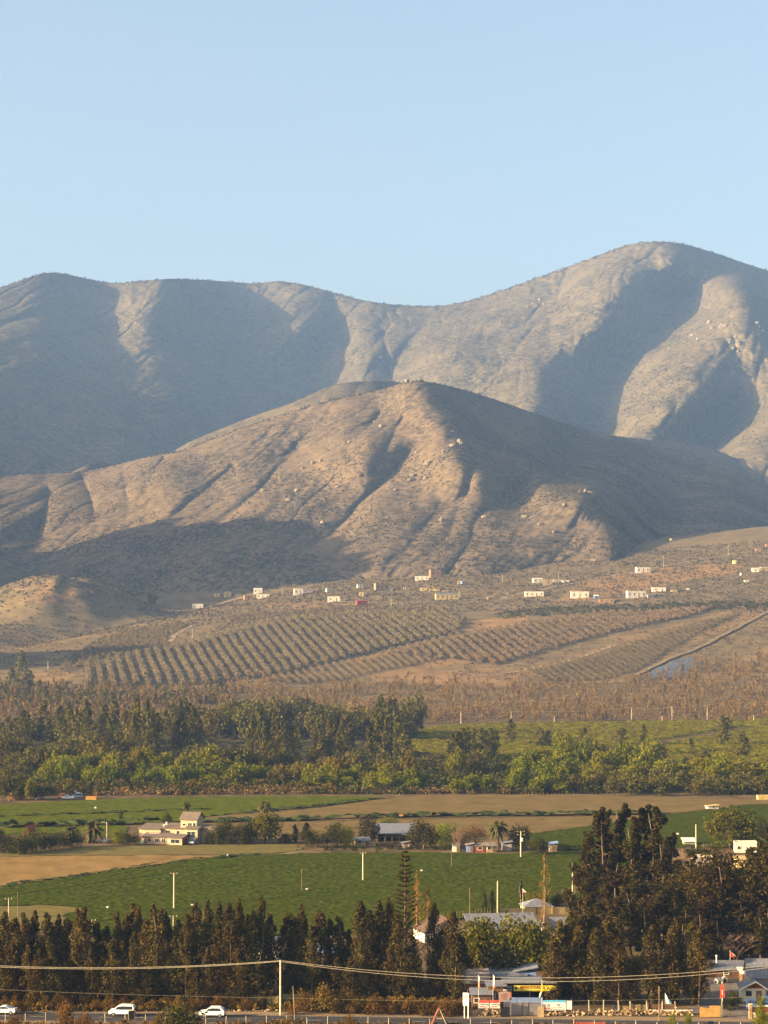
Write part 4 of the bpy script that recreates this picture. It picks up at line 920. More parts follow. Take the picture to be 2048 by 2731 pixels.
# ------------------------------------------------------------------ riverside and forest trees
WOOD = [
 ('fdark', 'dark forest tree', 'in the far left wood below the dry slope', 'trees of the far left wood', 24, [(0, 330), (1962, 1992)], (44, 68), (28, 44)),
 ('fdark', 'tall dark forest tree', 'in the wood at far left', 'trees of the far left wood', 14, [(150, 420), (1985, 2005)], (62, 90), (26, 40)),
 ('fdark', 'towering forest tree', 'in the tall stand left of the gap', 'towering forest stand', 9, [(335, 415), (2008, 2022)], (95, 128), (24, 36)),
 ('fdark', 'towering bare stemmed tree', 'in the tall stand right of the gap', 'towering forest stand', 7, [(466, 530), (2003, 2016)], (95, 130), (22, 34)),
 ('fround', 'brownish dense tree', 'in the dark lower wood at far left', 'brown lower wood', 24, [(-5, 340), (2030, 2068)], (42, 62), (44, 64)),
 ('fround', 'dense dark tree', 'in the wood behind the windbreaks', 'upper dark wood', 26, [(540, 1120), (1958, 1978)], (50, 82), (46, 70)),
 ('fdark', 'dark leaning tree', 'along the wood below the dry slope', 'upper dark wood', 18, [(420, 900), (1945, 1968)], (48, 78), (34, 50)),
 ('fpop', 'narrow windbreak tree', 'in the windbreak clump left of centre', 'windbreak poplars', 13, [(652, 800), (2020, 2030)], (66, 90), (16, 24)),
 ('fpop', 'narrow windbreak tree', 'in the small clump near the centre', 'windbreak poplars', 8, [(838, 940), (2018, 2030)], (64, 92), (20, 30)),
 ('fpop', 'bushy windbreak tree', 'in the clump below the dark field', 'windbreak poplars', 9, [(975, 1088), (2028, 2040)], (66, 98), (22, 32)),
 ('fpop', 'ragged windbreak tree', 'in the clump before the vineyard', 'windbreak poplars', 8, [(1188, 1330), (2018, 2030)], (52, 82), (22, 34)),
 ('fwil', 'sunlit yellow-green tree', 'at the back of the left riverside', 'left riverside belt', 26, [(120, 620), (2068, 2082)], (40, 62), (36, 58)),
 ('fgrn', 'bright green tree', 'at the front of the left riverside', 'left riverside belt', 24, [(110, 720), (2084, 2098)], (30, 52), (32, 50)),
 ('fround', 'dark shaded tree', 'behind the left riverside belt', 'left riverside belt', 16, [(220, 760), (2054, 2066)], (40, 58), (44, 60)),
 ('fbrn', 'yellow-orange shrub', 'between the two green riverside belts', 'middle riverside shrubs', 16, [(735, 1110), (2070, 2096)], (28, 52), (34, 56)),
 ('fgrn', 'green shrub tree', 'by the riverbank at the centre', 'middle riverside shrubs', 16, [(820, 1130), (2088, 2112)], (24, 44), (30, 48)),
 ('fround', 'dark broad tree', 'under the windbreak clumps', 'middle riverside shrubs', 16, [(620, 1300), (2052, 2072)], (34, 50), (46, 66)),
 ('fgrn', 'vivid green tree', 'in the dense stand right of centre', 'right riverside stand', 22, [(1385, 1740), (2056, 2078)], (42, 70), (38, 60)),
 ('fwil', 'yellow-green tree', 'in the long riverside row at right', 'right riverside stand', 30, [(1560, 2050), (2078, 2096)], (34, 56), (36, 58)),
 ('fround', 'dull olive tree', 'along the brown field at right', 'right riverside stand', 24, [(1530, 2050), (2100, 2122)], (26, 46), (36, 58)),
 ('fgrn', 'round green tree', 'in the clump by the white trailer', 'field edge clumps', 6, [(1208, 1305), (2108, 2117)], (28, 40), (30, 42)),
 ('fgrn', 'round green tree', 'in the clumps past the stony gap', 'field edge clumps', 8, [(1352, 1510), (2108, 2118)], (30, 46), (34, 46)),
 ('fround', 'dark tree', 'by the orange heap', 'left field edge trees', 6, [(-8, 62), (2112, 2136)], (40, 58), (44, 60)),
 ('fbrn', 'dry golden shrub', 'in the scrub along the pasture edge', 'left field edge trees', 16, [(120, 900), (2098, 2112)], (12, 24), (26, 44)),
 ('fdark', 'scattered dark tree', 'standing in the vineyard slope', 'vineyard trees', 9, [(1330, 2030), (1985, 2035)], (34, 60), (24, 36))]
for key, look, where, grp, n_, ((x0, x1), (y0, y1)), (h0, h1), (w0, w1) in WOOD:
    items = []; n = min(39, int(n_ * 1.35))
    for i in range(n):
        x = x0 + (x1 - x0) * (i + R.uniform(0.1, 0.9)) / n; yb = R.uniform(y0, y1)
        items.append((x, yb, yb - R.uniform(h0, h1) * 1.22 * R.uniform(.68, 1.25), R.uniform(w0, w1) * 1.3 * R.uniform(.75, 1.2)))
    row_of(key, items, look, where, grp, 'shrub' if 'shrub' in look and 'tree' not in look else 'tree')
plant('fwil', 1222, 2074, 1992, 'tall leaning bright yellow-green tree alone before the clump', 50); plant('fwil', 1200, 2074, 2020, 'lower bright tree at the left foot of the leaning one', 34)
plant('fwil', 80, 2136, 2076, 'bright yellow-green willow beside the orange heap', 30); plant('fround', 105, 2134, 2100, 'dark round bush right of the bright willow', 36, cat_='shrub')
plant('fdark', 58, 1840, 1735, 'tall bluish fir at the left edge below the ravine', 34); plant('fdark', 30, 1850, 1780, 'shorter tree left of the bluish fir', 30); plant('fdark', 80, 1848, 1790, 'shorter tree right of the bluish fir', 34)
plant('fround', 405, 1618, 1582, 'lone dark tree by the first houses of the terrace', 30); plant('fdark', 560, 1850, 1808, 'dark bluish tree under the orchard', 34); plant('fdark', 590, 1852, 1815, 'dark tree right of the bluish one under the orchard', 34)

# vineyard on the slope, dark shaded field beside it
def vine_h(X, Y):
    t = (Y + 0.18 * X); n = fbm(X / 5, Y / 5, 3, 81) * 0.5 + 0.5
    gap = np.ones(X.shape)
    for q in VG: gap = np.minimum(gap, np.clip((d_poly(X, Y, q) - 6.5) / 3.0, 0, 1))
    return (0.25 + 2.3 * n * (0.45 + 0.55 * np.cos(t * 2 * np.pi / 7.0))) * gap
VG = [gpoly([(1560, 2010), (1700, 1990), (1850, 1965), (2010, 1938)]), gpoly([(1560, 2000), (1760, 1985)]), gpoly([(1750, 2015), (1950, 2000)])]
VP = [(1060, 1960), (1180, 1938), (1300, 1932), (1480, 1930), (1700, 1926), (1900, 1923), (2080, 1920), (2080, 2070), (1700, 2062), (1400, 2058), (1300, 2030), (1180, 2020), (1090, 2005)]
M_vdark = M_vine
sheet('vineyard', 'green vineyard rows covering the gentle slope at right', 'vineyard', VP, 0.0, M_vine, 1.5, 'stuff', vine_h)

# ------------------------------------------------------------------ scattered cover as stuff
def scatter_px(n, poly, seed, ymax=None):
    g_ = np.random.default_rng(seed); w = np.array(gpoly(poly)); out = np.zeros((0, 2))
    lo, hi = w.min(0), w.max(0)
    while len(out) < n:
        p = lo + (hi - lo) * g_.random((n * 2, 2)); p = p[in_poly(p[:, 0], p[:, 1], [tuple(q) for q in w])]
        out = np.concatenate([out, p])
    return out[:n]
def tufts(name, label, cat_, XY, Z, h, w, lm, seed, cards=7, droop=-0.3, thin=0.5, cs=1.0):
    """many small shrubs or dry trees in one mesh; h, w in metres"""
    g_ = np.random.default_rng(seed); n = len(XY); hh = h * (0.5 + g_.random(n)); ww = w * (0.6 + 0.8 * g_.random(n))
    c = np.repeat(np.column_stack([XY, Z]), cards, 0); H = np.repeat(hh, cards); W = np.repeat(ww, cards); N = len(c)
    p = c + np.column_stack([g_.normal(size=(N, 2)) * W[:, None] * 0.3, H * (0.1 + 0.75 * g_.random(N))])
    a_ = g_.normal(size=(N, 3)); a_[:, 2] += -droop * 3; a_ /= np.linalg.norm(a_, axis=1)[:, None]
    b_ = np.cross(a_, g_.normal(size=(N, 3))); b_ /= np.linalg.norm(b_, axis=1)[:, None]
    sa = (cs * 0.42 * H * (0.7 + 0.6 * g_.random(N)))[:, None]; sb = (cs * W * 0.42 * (thin + (1 - thin) * g_.random(N)))[:, None]
    V = np.stack([p - a_ * sa, p + b_ * sb, p + a_ * sa, p - b_ * sb], 1).reshape(-1, 3)
    return tag(obj(name, np_mesh(name, V, np.arange(4 * N).reshape(-1, 4), lm)), label, cat_, kind='stuff')
def on_ground(XY): return gz(XY[:, 0], XY[:, 1])
XY = scatter_px(9000, VP, 61)
k_ = np.minimum.reduce([d_poly(XY[:, 0], XY[:, 1], q) for q in VG]) > 8; XY = XY[k_]
tufts('vineyard', 'leafy bushes of the vineyard rows at right', 'vineyard', XY, on_ground(XY) + 0.5, 1.3, 2.2, L_vine, 62, 8, 0.1, 0.7, 0.5)
XY = scatter_px(2900, [(-40, 1800), (150, 1835), (520, 1840), (760, 1815), (1000, 1822), (1300, 1838), (1700, 1815), (1900, 1770), (2080, 1740), (2080, 1918), (1300, 1926), (1000, 1935), (700, 1940), (400, 1945), (-40, 1960)], 5)
d_ = fbm(XY[:, 0] / 70, XY[:, 1] / 70, 3, 90); XY = XY[d_ > -0.25]
tufts('dry_woods', 'thin brown dry woodland covering the slope under the orchards', 'woodland', XY, on_ground(XY), 9.5, 2.6, L_dry, 6, 60, -0.9, 0.25, 0.30)
XY = scatter_px(5000, [(-40, 1800), (150, 1835), (520, 1840), (760, 1815), (1000, 1822), (1300, 1838), (1700, 1815), (1900, 1770), (2080, 1740), (2080, 1918), (1300, 1926), (1000, 1935), (700, 1940), (400, 1945), (-40, 1960)], 55)
tufts('scrub', 'low brown brush under the dry woodland', 'scrub', XY, on_ground(XY), 2.0, 3.0, L_dry, 56, 10, -0.2, 0.5, 0.5)
XY = scatter_px(800, [(-40, 1830), (400, 1850), (620, 1850), (620, 1880), (300, 1900), (-40, 1900)], 7)
tufts('dark_woods', 'darker scrub trees among the dry woodland at left', 'woodland', XY, on_ground(XY), 8.0, 4.2, L_pine, 8, 34, -0.4, 0.4, 0.45)
M_floor = mat('forest_floor_brush', (0.062, 0.05, 0.022), rough=0.95, scale=0.2, col2=(0.03, 0.026, 0.013), detail=8)
sheet('undergrowth', 'dark brushy floor of the woods and riverside', 'undergrowth', [(-60, 1945), (300, 1930), (700, 1926), (1060, 1940), (1090, 2000), (1180, 2022), (1300, 2033), (1400, 2058), (1700, 2064), (2080, 2070), (2080, 2104), (1500, 2092), (1150, 2095), (720, 2098), (480, 2100), (100, 2096), (60, 2120), (-60, 2130)], 0.0, M_floor, 2.2, 'stuff', lambda X, Y: 0.1 + 2.0 * np.clip(fbm(X / 7, Y / 7, 3, 97) + 0.35, 0, 1))
XY = scatter_px(2600, [(-20, 2060), (300, 2045), (700, 2040), (1300, 2030), (2060, 2055), (2060, 2122), (1500, 2118), (900, 2119), (480, 2119), (120, 2122), (-20, 2140)], 9)
tufts('undergrowth', 'low mixed scrub between the riverside trees', 'scrub', XY, on_ground(XY), 3.0, 4.2, L_mid, 10, 24, 0.0, 0.6, 0.42)
XY = scatter_px(1500, [(100, 2098), (480, 2100), (900, 2104), (1500, 2104), (1500, 2118), (900, 2118), (100, 2124)], 11)
tufts('undergrowth', 'dry brown scrub along the far edge of the fields', 'scrub', XY, on_ground(XY), 1.6, 2.4, L_dry, 12, 14, -0.2, 0.6, 0.5)
XY = scatter_px(16000, [(-40, 1690), (400, 1618), (700, 1590), (1000, 1535), (1500, 1485), (2080, 1420), (2080, 1640), (1600, 1630), (1200, 1632), (700, 1655), (300, 1690)], 13)
tufts('scrub', 'sparse low grey-brown bushes over the terrace', 'scrub', XY, on_ground(XY), 1.4, 2.2, L_scrub, 14, 4, 0.0, 0.7)
XY = scatter_px(900, [(1300, 1640), (1450, 1620), (1900, 1605), (2080, 1600), (2080, 1615), (1700, 1632), (1350, 1650)], 15)
tufts('scrub', 'dark green bushes in the band under the terrace houses', 'scrub', XY, on_ground(XY), 2.4, 4.0, L_mid, 16, 16, 0.0, 0.7, 0.5)
XY = scatter_px(900, [(560, 1690), (620, 1640), (900, 1618), (1180, 1620), (1180, 1632), (760, 1650)], 17)
tufts('scrub', 'greenish bushes along the top of the big orchard', 'scrub', XY, on_ground(XY), 2.6, 4.0, L_olive, 18, 16, 0.0, 0.7, 0.5)
XY = scatter_px(3000, [(200, 2700), (700, 2695), (1240, 2700), (1240, 2655), (600, 2652), (-60, 2650), (-60, 2695)], 19)
tufts('undergrowth', 'brown leaf litter and dry weeds under the eucalyptus row', 'weeds', XY, on_ground(XY), 0.9, 0.8, L_brown, 20, 6, -0.4, 0.4)
XY = scatter_px(2600, [(-60, 2726), (900, 2730), (2080, 2742), (2080, 2790), (-60, 2780)], 21)
tufts('roadside_weeds', 'dry orange-brown weeds along the near edge of the road', 'weeds', XY, on_ground(XY), 0.55, 0.7, L_brown, 22, 6, -0.4, 0.4)

def hill_scrub(key, n, seed, h, w, label, pmin=None):
    Hd = HILLS[key]; g_ = np.random.default_rng(seed)
    Xs, Ys, Zs, U = Hd['X'], Hd['Y'], Hd['Z'], Hd['U']
    nr, nc = Xs.shape
    cols = np.nonzero((Hd['us'] > -450) & (Hd['us'] < 2500))[0]
    a_ = Xs[:-1, 1:] - Xs[:-1, :-1]; ar = np.abs(a_) * np.hypot(Ys[1:, :-1] - Ys[:-1, :-1], Zs[1:, :-1] - Zs[:-1, :-1])
    m = np.zeros_like(ar); m[:, cols[:-1]] = 1; ar = ar * m
    dens = np.clip(0.5 + 1.2 * fbm(Xs[:-1, :-1] / 120, Ys[:-1, :-1] / 120, 4, seed), 0.05, 2); pr = (ar * dens).ravel(); pr = np.minimum(pr, np.percentile(pr[pr > 0], 99))
    k = g_.choice(len(pr), n, p=pr / pr.sum()); i, j = np.unravel_index(k, ar.shape)
    XY = np.column_stack([Xs[i, j], Ys[i, j]]) + g_.normal(size=(n, 2)) * 0.5
    tufts('scrub', label, 'scrub', XY, Zs[i, j] - 0.3, h, w, L_scrub, seed, 4, 0.0, 0.8)
def knoll_z(XY):
    from mathutils.bvhtree import BVHTree
    o = [q for q in bpy.data.objects if q.get('label', '').startswith('small rounded knoll')][0]; me = o.data
    t = BVHTree.FromPolygons([v.co for v in me.vertices], [p.vertices for p in me.polygons])
    z = on_ground(XY)
    for i, (x, y) in enumerate(XY):
        h = t.ray_cast(Vector((x, y, 900)), Vector((0, 0, -1)))
        if h[0]: z[i] = max(z[i], h[0].z)
    return z
g_ = np.random.default_rng(4); XY = np.column_stack([-420 + g_.normal(size=2200) * 85, 2780 + g_.normal(size=2200) * 65])
tufts('scrub', 'low bushes on the rounded knoll', 'scrub', XY, knoll_z(XY) - 0.2, 1.5, 2.4, L_scrub, 42, 5, 0.0, 0.7)
XY = scatter_px(7000, [(-20, 1700), (200, 1660), (400, 1690), (1250, 1660), (1900, 1640), (2080, 1610), (2080, 1820), (1700, 1830), (1000, 1850), (400, 1850), (-20, 1840)], 43)
d_ = fbm(XY[:, 0] / 50, XY[:, 1] / 50, 3, 95); XY = XY[d_ > -0.1]
tufts('scrub', 'dry bushes on the bare earth around the orchards', 'scrub', XY, on_ground(XY), 1.3, 1.8, L_dry, 44, 7, -0.2, 0.6)
HK = list(HILLS)
hill_scrub(HK[3], 55000, 31, 1.7, 2.6, 'dark dots of low scrub all over the front hill')
hill_scrub(HK[0], 55000, 32, 2.6, 4.2, 'dark dots of scrub all over the mountain range')

def crest_scrub(key, n, seed, h, w, label):
    Hd = HILLS[key]; g_ = np.random.default_rng(seed); ok = np.nonzero((Hd['us'] > -450) & (Hd['us'] < 2500))[0]
    c = g_.choice(ok, n); r = g_.integers(0, 6, n)
    tufts('scrub', label, 'scrub', np.column_stack([Hd['X'][r, c], Hd['Y'][r, c]]), Hd['Z'][r, c] - 0.4, h, w, L_scrub, seed, 5, -0.1, 0.8)
crest_scrub(HK[0], 900, 35, 4.5, 5.0, 'bushes breaking the skyline of the mountain range'); crest_scrub(HK[3], 500, 36, 2.6, 3.0, 'bushes along the crest of the front hill')
# ------------------------------------------------------------------ orchards
OL = KINDS['oliv'].v
OV = []
for k in range(6):
    m_ = OL[k][0]; v = np.empty(len(m_.vertices) * 3, np.float32); m_.vertices.foreach_get('co', v); OV.append(v.reshape(-1, 3))
orch = []   # (x, y, z, size, block, row, pos)
def orchard(block, poly, skew, row_gap, tree_gap, size, jitx=0.35, miss=0.06):
    w = gpoly(poly); ys = [p[1] for p in w]; y0, y1 = min(ys), max(ys)
    T = [p[0] - skew * (p[1] - y0) for p in w]; t0, t1 = min(T), max(T)
    for r in range(int((t1 - t0) / row_gap) + 1):
        k = 0
        for yy in np.arange(y0, y1, tree_gap):
            x = t0 + r * row_gap + skew * (yy - y0) + R.gauss(0, jitx); y = yy + R.gauss(0, 0.6)
            if R.random() < miss or not in_poly(np.array([x]), np.array([y]), w)[0]: continue
            k += 1; orch.append((x, y, float(gz(x, y)), size * R.uniform(0.8, 1.2), block, r, k))
orchard('big orchard', [(205, 1782), (360, 1745), (560, 1700), (740, 1655), (900, 1642), (1180, 1636), (1240, 1655), (1215, 1690), (1010, 1735), (900, 1763), (690, 1808), (520, 1828), (220, 1830)], -0.15, 10.6, 3.0, 1.2, 0.15, 0.03)
orchard('upper left orchard', [(170, 1775), (250, 1715), (330, 1685), (480, 1664), (500, 1675), (450, 1700), (440, 1728), (300, 1755), (150, 1795)], -0.5, 9.0, 6.5, 1.05, 0.8, 0.15)
orchard('right orchard', [(1020, 1745), (1200, 1700), (1400, 1665), (1600, 1638), (1900, 1622), (1860, 1640), (1700, 1672), (1500, 1722), (1330, 1775), (1220, 1762)], -0.14, 10.6, 3.2, 1.12, 0.2, 0.05)
orchard('low terrace rows', [(690, 1818), (760, 1796), (900, 1770), (1030, 1745), (1180, 1757), (1000, 1795), (900, 1815), (800, 1825)], -0.16, 8.6, 2.2, 0.7, 0.15, 0.05)
orchard('low rows beside the pond', [(1390, 1792), (1520, 1765), (1620, 1735), (1760, 1690), (1850, 1665), (1980, 1635), (1900, 1672), (1790, 1730), (1700, 1790), (1600, 1815), (1440, 1815)], -0.14, 8.6, 2.2, 0.75, 0.15, 0.05)
orch.sort(key=lambda q: -q[3] / q[1])
near = [q for q in orch if q[4] == 'big orchard']; near.sort(key=lambda q: q[1]); ind = set(id(q) for q in near[:290])
rest = [q for q in orch if id(q) not in ind]
rowsn = sorted({q[5] for q in near[:290]})
for q in near[:290]:
    o = obj('olive_tree', OL[(q[5] * 3 + q[6]) % 6][0], None, (q[0], q[1], q[2] - 0.2), R.uniform(0, 6)); o.scale = (q[3],) * 3
    i = rowsn.index(q[5]); lab = (ORD[i] + ' row from the left') if i < 20 else (ORD[len(rowsn) - 1 - i] + ' row from the right')
    tag(o, f'olive tree, {ORD[min(q[6] - 1, 39)]} up in the {lab} of the orchard', 'tree', 'olive trees of the big orchard')
for blk in ('big orchard', 'upper left orchard', 'right orchard', 'low terrace rows', 'low rows beside the pond'):
    vs = []
    for i, q in enumerate([q for q in rest if q[4] == blk]):
        a_ = R.uniform(0, 6.28); c_, s_ = math.cos(a_), math.sin(a_); v = OV[i % 6] * q[3]
        vs.append(np.column_stack([v[:, 0] * c_ - v[:, 1] * s_ + q[0], v[:, 0] * s_ + v[:, 1] * c_ + q[1], v[:, 2] + q[2] - 0.2]))
    if vs:
        V = np.concatenate(vs)
        tag(obj('orchard_rows', np_mesh('orchard_rows', V, np.arange(len(V)).reshape(-1, 4), L_olive)), {'big orchard': 'upper rows of grey olive trees filling the big striped orchard', 'upper left orchard': 'loose grey orchard trees on the slope at upper left', 'right orchard': 'diagonal rows of grey orchard trees right of centre', 'low terrace rows': 'low young rows on the bare earth under the big orchard', 'low rows beside the pond': 'low young rows on the slope left of the pond'}[blk], 'orchard', kind='stuff')

# ------------------------------------------------------------------ boulders on the hills
M_rock = mat('pale_granite', (0.27, 0.21, 0.14), rough=0.9, scale=0.5, col2=(0.13, 0.10, 0.07), bump=0.3)
def rock_mesh(seed):
    g_ = np.random.default_rng(seed); mb = MB(); mb.ball((0, 0, 0.25), 1.0, 8, 5, (1, 0.8, 0.75)); v = np.array(mb.v)
    v += g_.normal(size=v.shape) * 0.09; n = fbm(v[:, 0] * 1.3 + seed, v[:, 1] * 1.3 + v[:, 2], 2, seed); v *= (1 + 0.35 * n)[:, None]
    mb.v = [tuple(p) for p in v]; return mb.mesh('boulder', M_rock)
ROCKS = [rock_mesh(k) for k in range(6)]
def boulders(key, pts, where, grp, s0, s1, seed):
    Hd = HILLS[key]; g_ = np.random.default_rng(seed); pts = sorted(pts); n = len(pts)
    for i, (px, py) in enumerate(pts):
        D = float(Hd['depth'](np.array([[px]], float), np.array([[py]], float))[0, 0])
        o = obj('boulder', ROCKS[i % 6], None, ((px - CX) / F * D, D - 0.5, CAMZ + (HY - py) / F * D), g_.random() * 6)
        s = 1.2 * (s0 + (s1 - s0) * g_.random() ** 2); o.scale = (s * (0.8 + 0.5 * g_.random()), s, s * (0.7 + 0.5 * g_.random()))
        lab = (ORD[i] + ' from the left') if i < (n + 1) // 2 else (ORD[n - 1 - i] + ' from the right')
        tag(o, f'pale boulder, {lab} {where}', 'boulder', grp)
b1 = [(1118, 1016), (1108, 1015), (1098, 1018), (1085, 1020), (1126, 1017)]
b2 = [(1208, 1152), (1230, 1185), (1213, 1184), (1188, 1205), (1113, 1207), (1170, 1232), (1100, 1270), (1135, 1277), (1093, 1282), (1055, 1308), (1252, 1268), (1092, 1345), (1180, 1390), (1140, 1240), (1225, 1180), (1205, 1190)]
b3 = [(998, 1125), (1015, 1138), (945, 1172), (930, 1180), (855, 1230), (835, 1237), (805, 1250), (745, 1275), (790, 1310), (770, 1335), (650, 1345), (520, 1226), (630, 1332), (900, 1300), (960, 1270), (700, 1310), (930, 1400), (860, 1395)]
b4 = [(1560, 1312), (1545, 1314), (1575, 1315), (1505, 1350), (1788, 1442), (1330, 1430), (1400, 1380), (1290, 1380), (1440, 1400), (1350, 1340), (1480, 1420)]
fk = HK[3]
boulders(fk, b1, 'on the crest of the front hill', 'boulders on the crest', 2.5, 4.5, 1); boulders(fk, b2, 'along the central spur of the front hill', 'boulders on the central spur', 3, 6, 2)
boulders(fk, b3, 'on the left slope of the front hill', 'boulders on the left slope', 2.5, 5, 3); boulders(fk, b4, 'low on the front hill, right side', 'boulders on the lower right slope', 2.5, 4.5, 4)
m1 = [(1950, 845), (1942, 858), (1955, 868), (1935, 865), (1963, 900), (1955, 930), (1968, 938), (1948, 915), (1895, 868), (1900, 880), (1890, 862), (2025, 875), (2035, 885), (2018, 868), (1930, 875), (1970, 920)]
m2 = [(1335, 857), (1330, 848), (1345, 870), (1420, 810), (1438, 800), (1450, 812), (1408, 820), (1560, 938), (1600, 950), (1280, 1020), (1290, 1030), (1270, 1015), (1005, 965), (1015, 955), (1500, 1052), (1785, 930), (1860, 905), (1830, 905), (1845, 895)]
boulders(HK[0], m1, 'in the mountain outcrop at right', 'outcrop boulders', 4, 10, 5); boulders(HK[0], m2, 'on the middle of the mountain', 'mountain boulders', 3, 7, 6)
# ------------------------------------------------------------------ buildings
M_cream = mat('cream_plaster', (0.45, 0.32, 0.20), rough=0.9, var=0.1, scale=0.5, detail=6)
M_whitew = mat('white_plaster', (0.60, 0.53, 0.41), rough=0.9, var=0.1, scale=0.4, detail=6)
M_greyw = mat('grey_block_wall', (0.30, 0.25, 0.21), rough=0.9, var=0.15, scale=0.6, detail=6)
M_tanw = mat('tan_plank_wall', (0.30, 0.215, 0.12), rough=0.9, var=0.2, scale=0.8, stretch=(3, 3, 0.4))
M_beige = mat('beige_panel_wall', (0.42, 0.30, 0.13), rough=0.9, var=0.12, scale=0.7)
M_brick = mat('orange_brick', (0.32, 0.185, 0.10), rough=0.9, var=0.2, scale=1.5)
M_redw = mat('dark_red_wall', (0.26, 0.065, 0.04), rough=0.9, var=0.15, scale=0.8)
M_yelw = mat('ochre_wall', (0.46, 0.34, 0.15), rough=0.9, var=0.12, scale=0.6)
M_maroon = mat('maroon_roof_sheet', (0.13, 0.06, 0.045), rough=0.85, var=0.2, scale=0.9, stretch=(1, 4, 1))
M_darkroof = mat('dark_brown_roof_sheet', (0.10, 0.065, 0.05), rough=0.85, var=0.2, scale=0.9, stretch=(1, 4, 1))
M_tiles = mat('brown_roof_sheet', (0.15, 0.115, 0.088), rough=0.85, var=0.2, scale=0.9, stretch=(1, 4, 1))
M_greyroof = mat('grey_metal_roof', (0.165, 0.16, 0.165), rough=0.6, var=0.18, scale=0.7, metal=0.1, stretch=(4, 0.6, 1))
M_rustroof = mat('rusty_metal_roof', (0.22, 0.17, 0.14), rough=0.8, var=0.3, scale=0.7)
M_bluepanel = mat('blue_painted_panel', (0.16, 0.22, 0.38), rough=0.7, var=0.12, scale=1.0)
M_glass = mat('dark_window_glass', (0.03, 0.035, 0.04), rough=0.1, var=0.3, scale=2.0, spec=0.6)
M_frame = mat('white_window_frame', (0.70, 0.62, 0.5), rough=0.7, var=0.05, scale=2.0)
M_door = mat('brown_door', (0.16, 0.08, 0.045), rough=0.7, var=0.15, scale=2.0)
M_wood = mat('weathered_timber', (0.26, 0.17, 0.095), rough=0.9, scale=1.2, col2=(0.13, 0.085, 0.05), stretch=(3, 3, 0.3))
M_dark = mat('near_black_board', (0.03, 0.028, 0.03), rough=0.85, var=0.2, scale=1.5)  # near-black board colour with slight random variation
M_conc = mat('pale_concrete', (0.52, 0.42, 0.28), rough=0.9, var=0.12, scale=1.2)

def opening(par, face, u, z, w, h, W, D, m=None, kind_='window', fr=None):
    """a window or door let into a wall face: a frame standing proud and a pane, u measured along the wall centre"""
    m = m or M_glass; fm = MB(); gm = MB(); t = 0.12
    fx = {'f': (u, -D / 2 - 0.03, 0), 'b': (u, D / 2 + 0.03, 0), 'l': (-W / 2 - 0.03, u, 1), 'r': (W / 2 + 0.03, u, 1)}[face]
    sw = (lambda a_, b_: (b_, a_)) if fx[2] else (lambda a_, b_: (a_, b_))
    def bx(mb, du, dz, ww, hh, th):
        dx, dy = sw(du, 0); sx, sy = sw(ww, th); mb.box((fx[0] + dx, fx[1] + dy, z + dz), (sx, sy, hh))
    if kind_ == 'door':
        bx(gm, 0, h / 2, w, h, 0.07); return gm.build('door', m, par)
    bx(fm, 0, h + t / 2, w + 2 * t, t, 0.12); bx(fm, 0, -t / 2, w + 2 * t, t, 0.16)
    bx(fm, -w / 2 - t / 2, h / 2, t, h, 0.12); bx(fm, w / 2 + t / 2, h / 2, t, h, 0.12)
    if w > 1.4: bx(fm, 0, h / 2, 0.07, h, 0.1)
    wdw = fm.build('window', fr or M_frame, par)
    bx(gm, 0, h / 2, w, h, 0.05); gm.build('pane', m, wdw)
    return wdw

def gable(mb, w, d, z, rh, ov=0.45, t=0.16, axis='x'):
    """ridge along x (or y)"""
    if axis == 'x':
        for s in (-1, 1):
            P = [(s * (d / 2 + ov), z - ov * rh / (d / 2)), (0, z + rh), (0, z + rh + t), (s * (d / 2 + ov), z - ov * rh / (d / 2) + t)]
            mb.prismx(P, -w / 2 - ov, w / 2 + ov)
    else:
        for s in (-1, 1):
            P = [(s * (w / 2 + ov), z - ov * rh / (w / 2)), (0, z + rh), (0, z + rh + t), (s * (w / 2 + ov), z - ov * rh / (w / 2) + t)]
            mb.prism(P, -d / 2 - ov, d / 2 + ov)

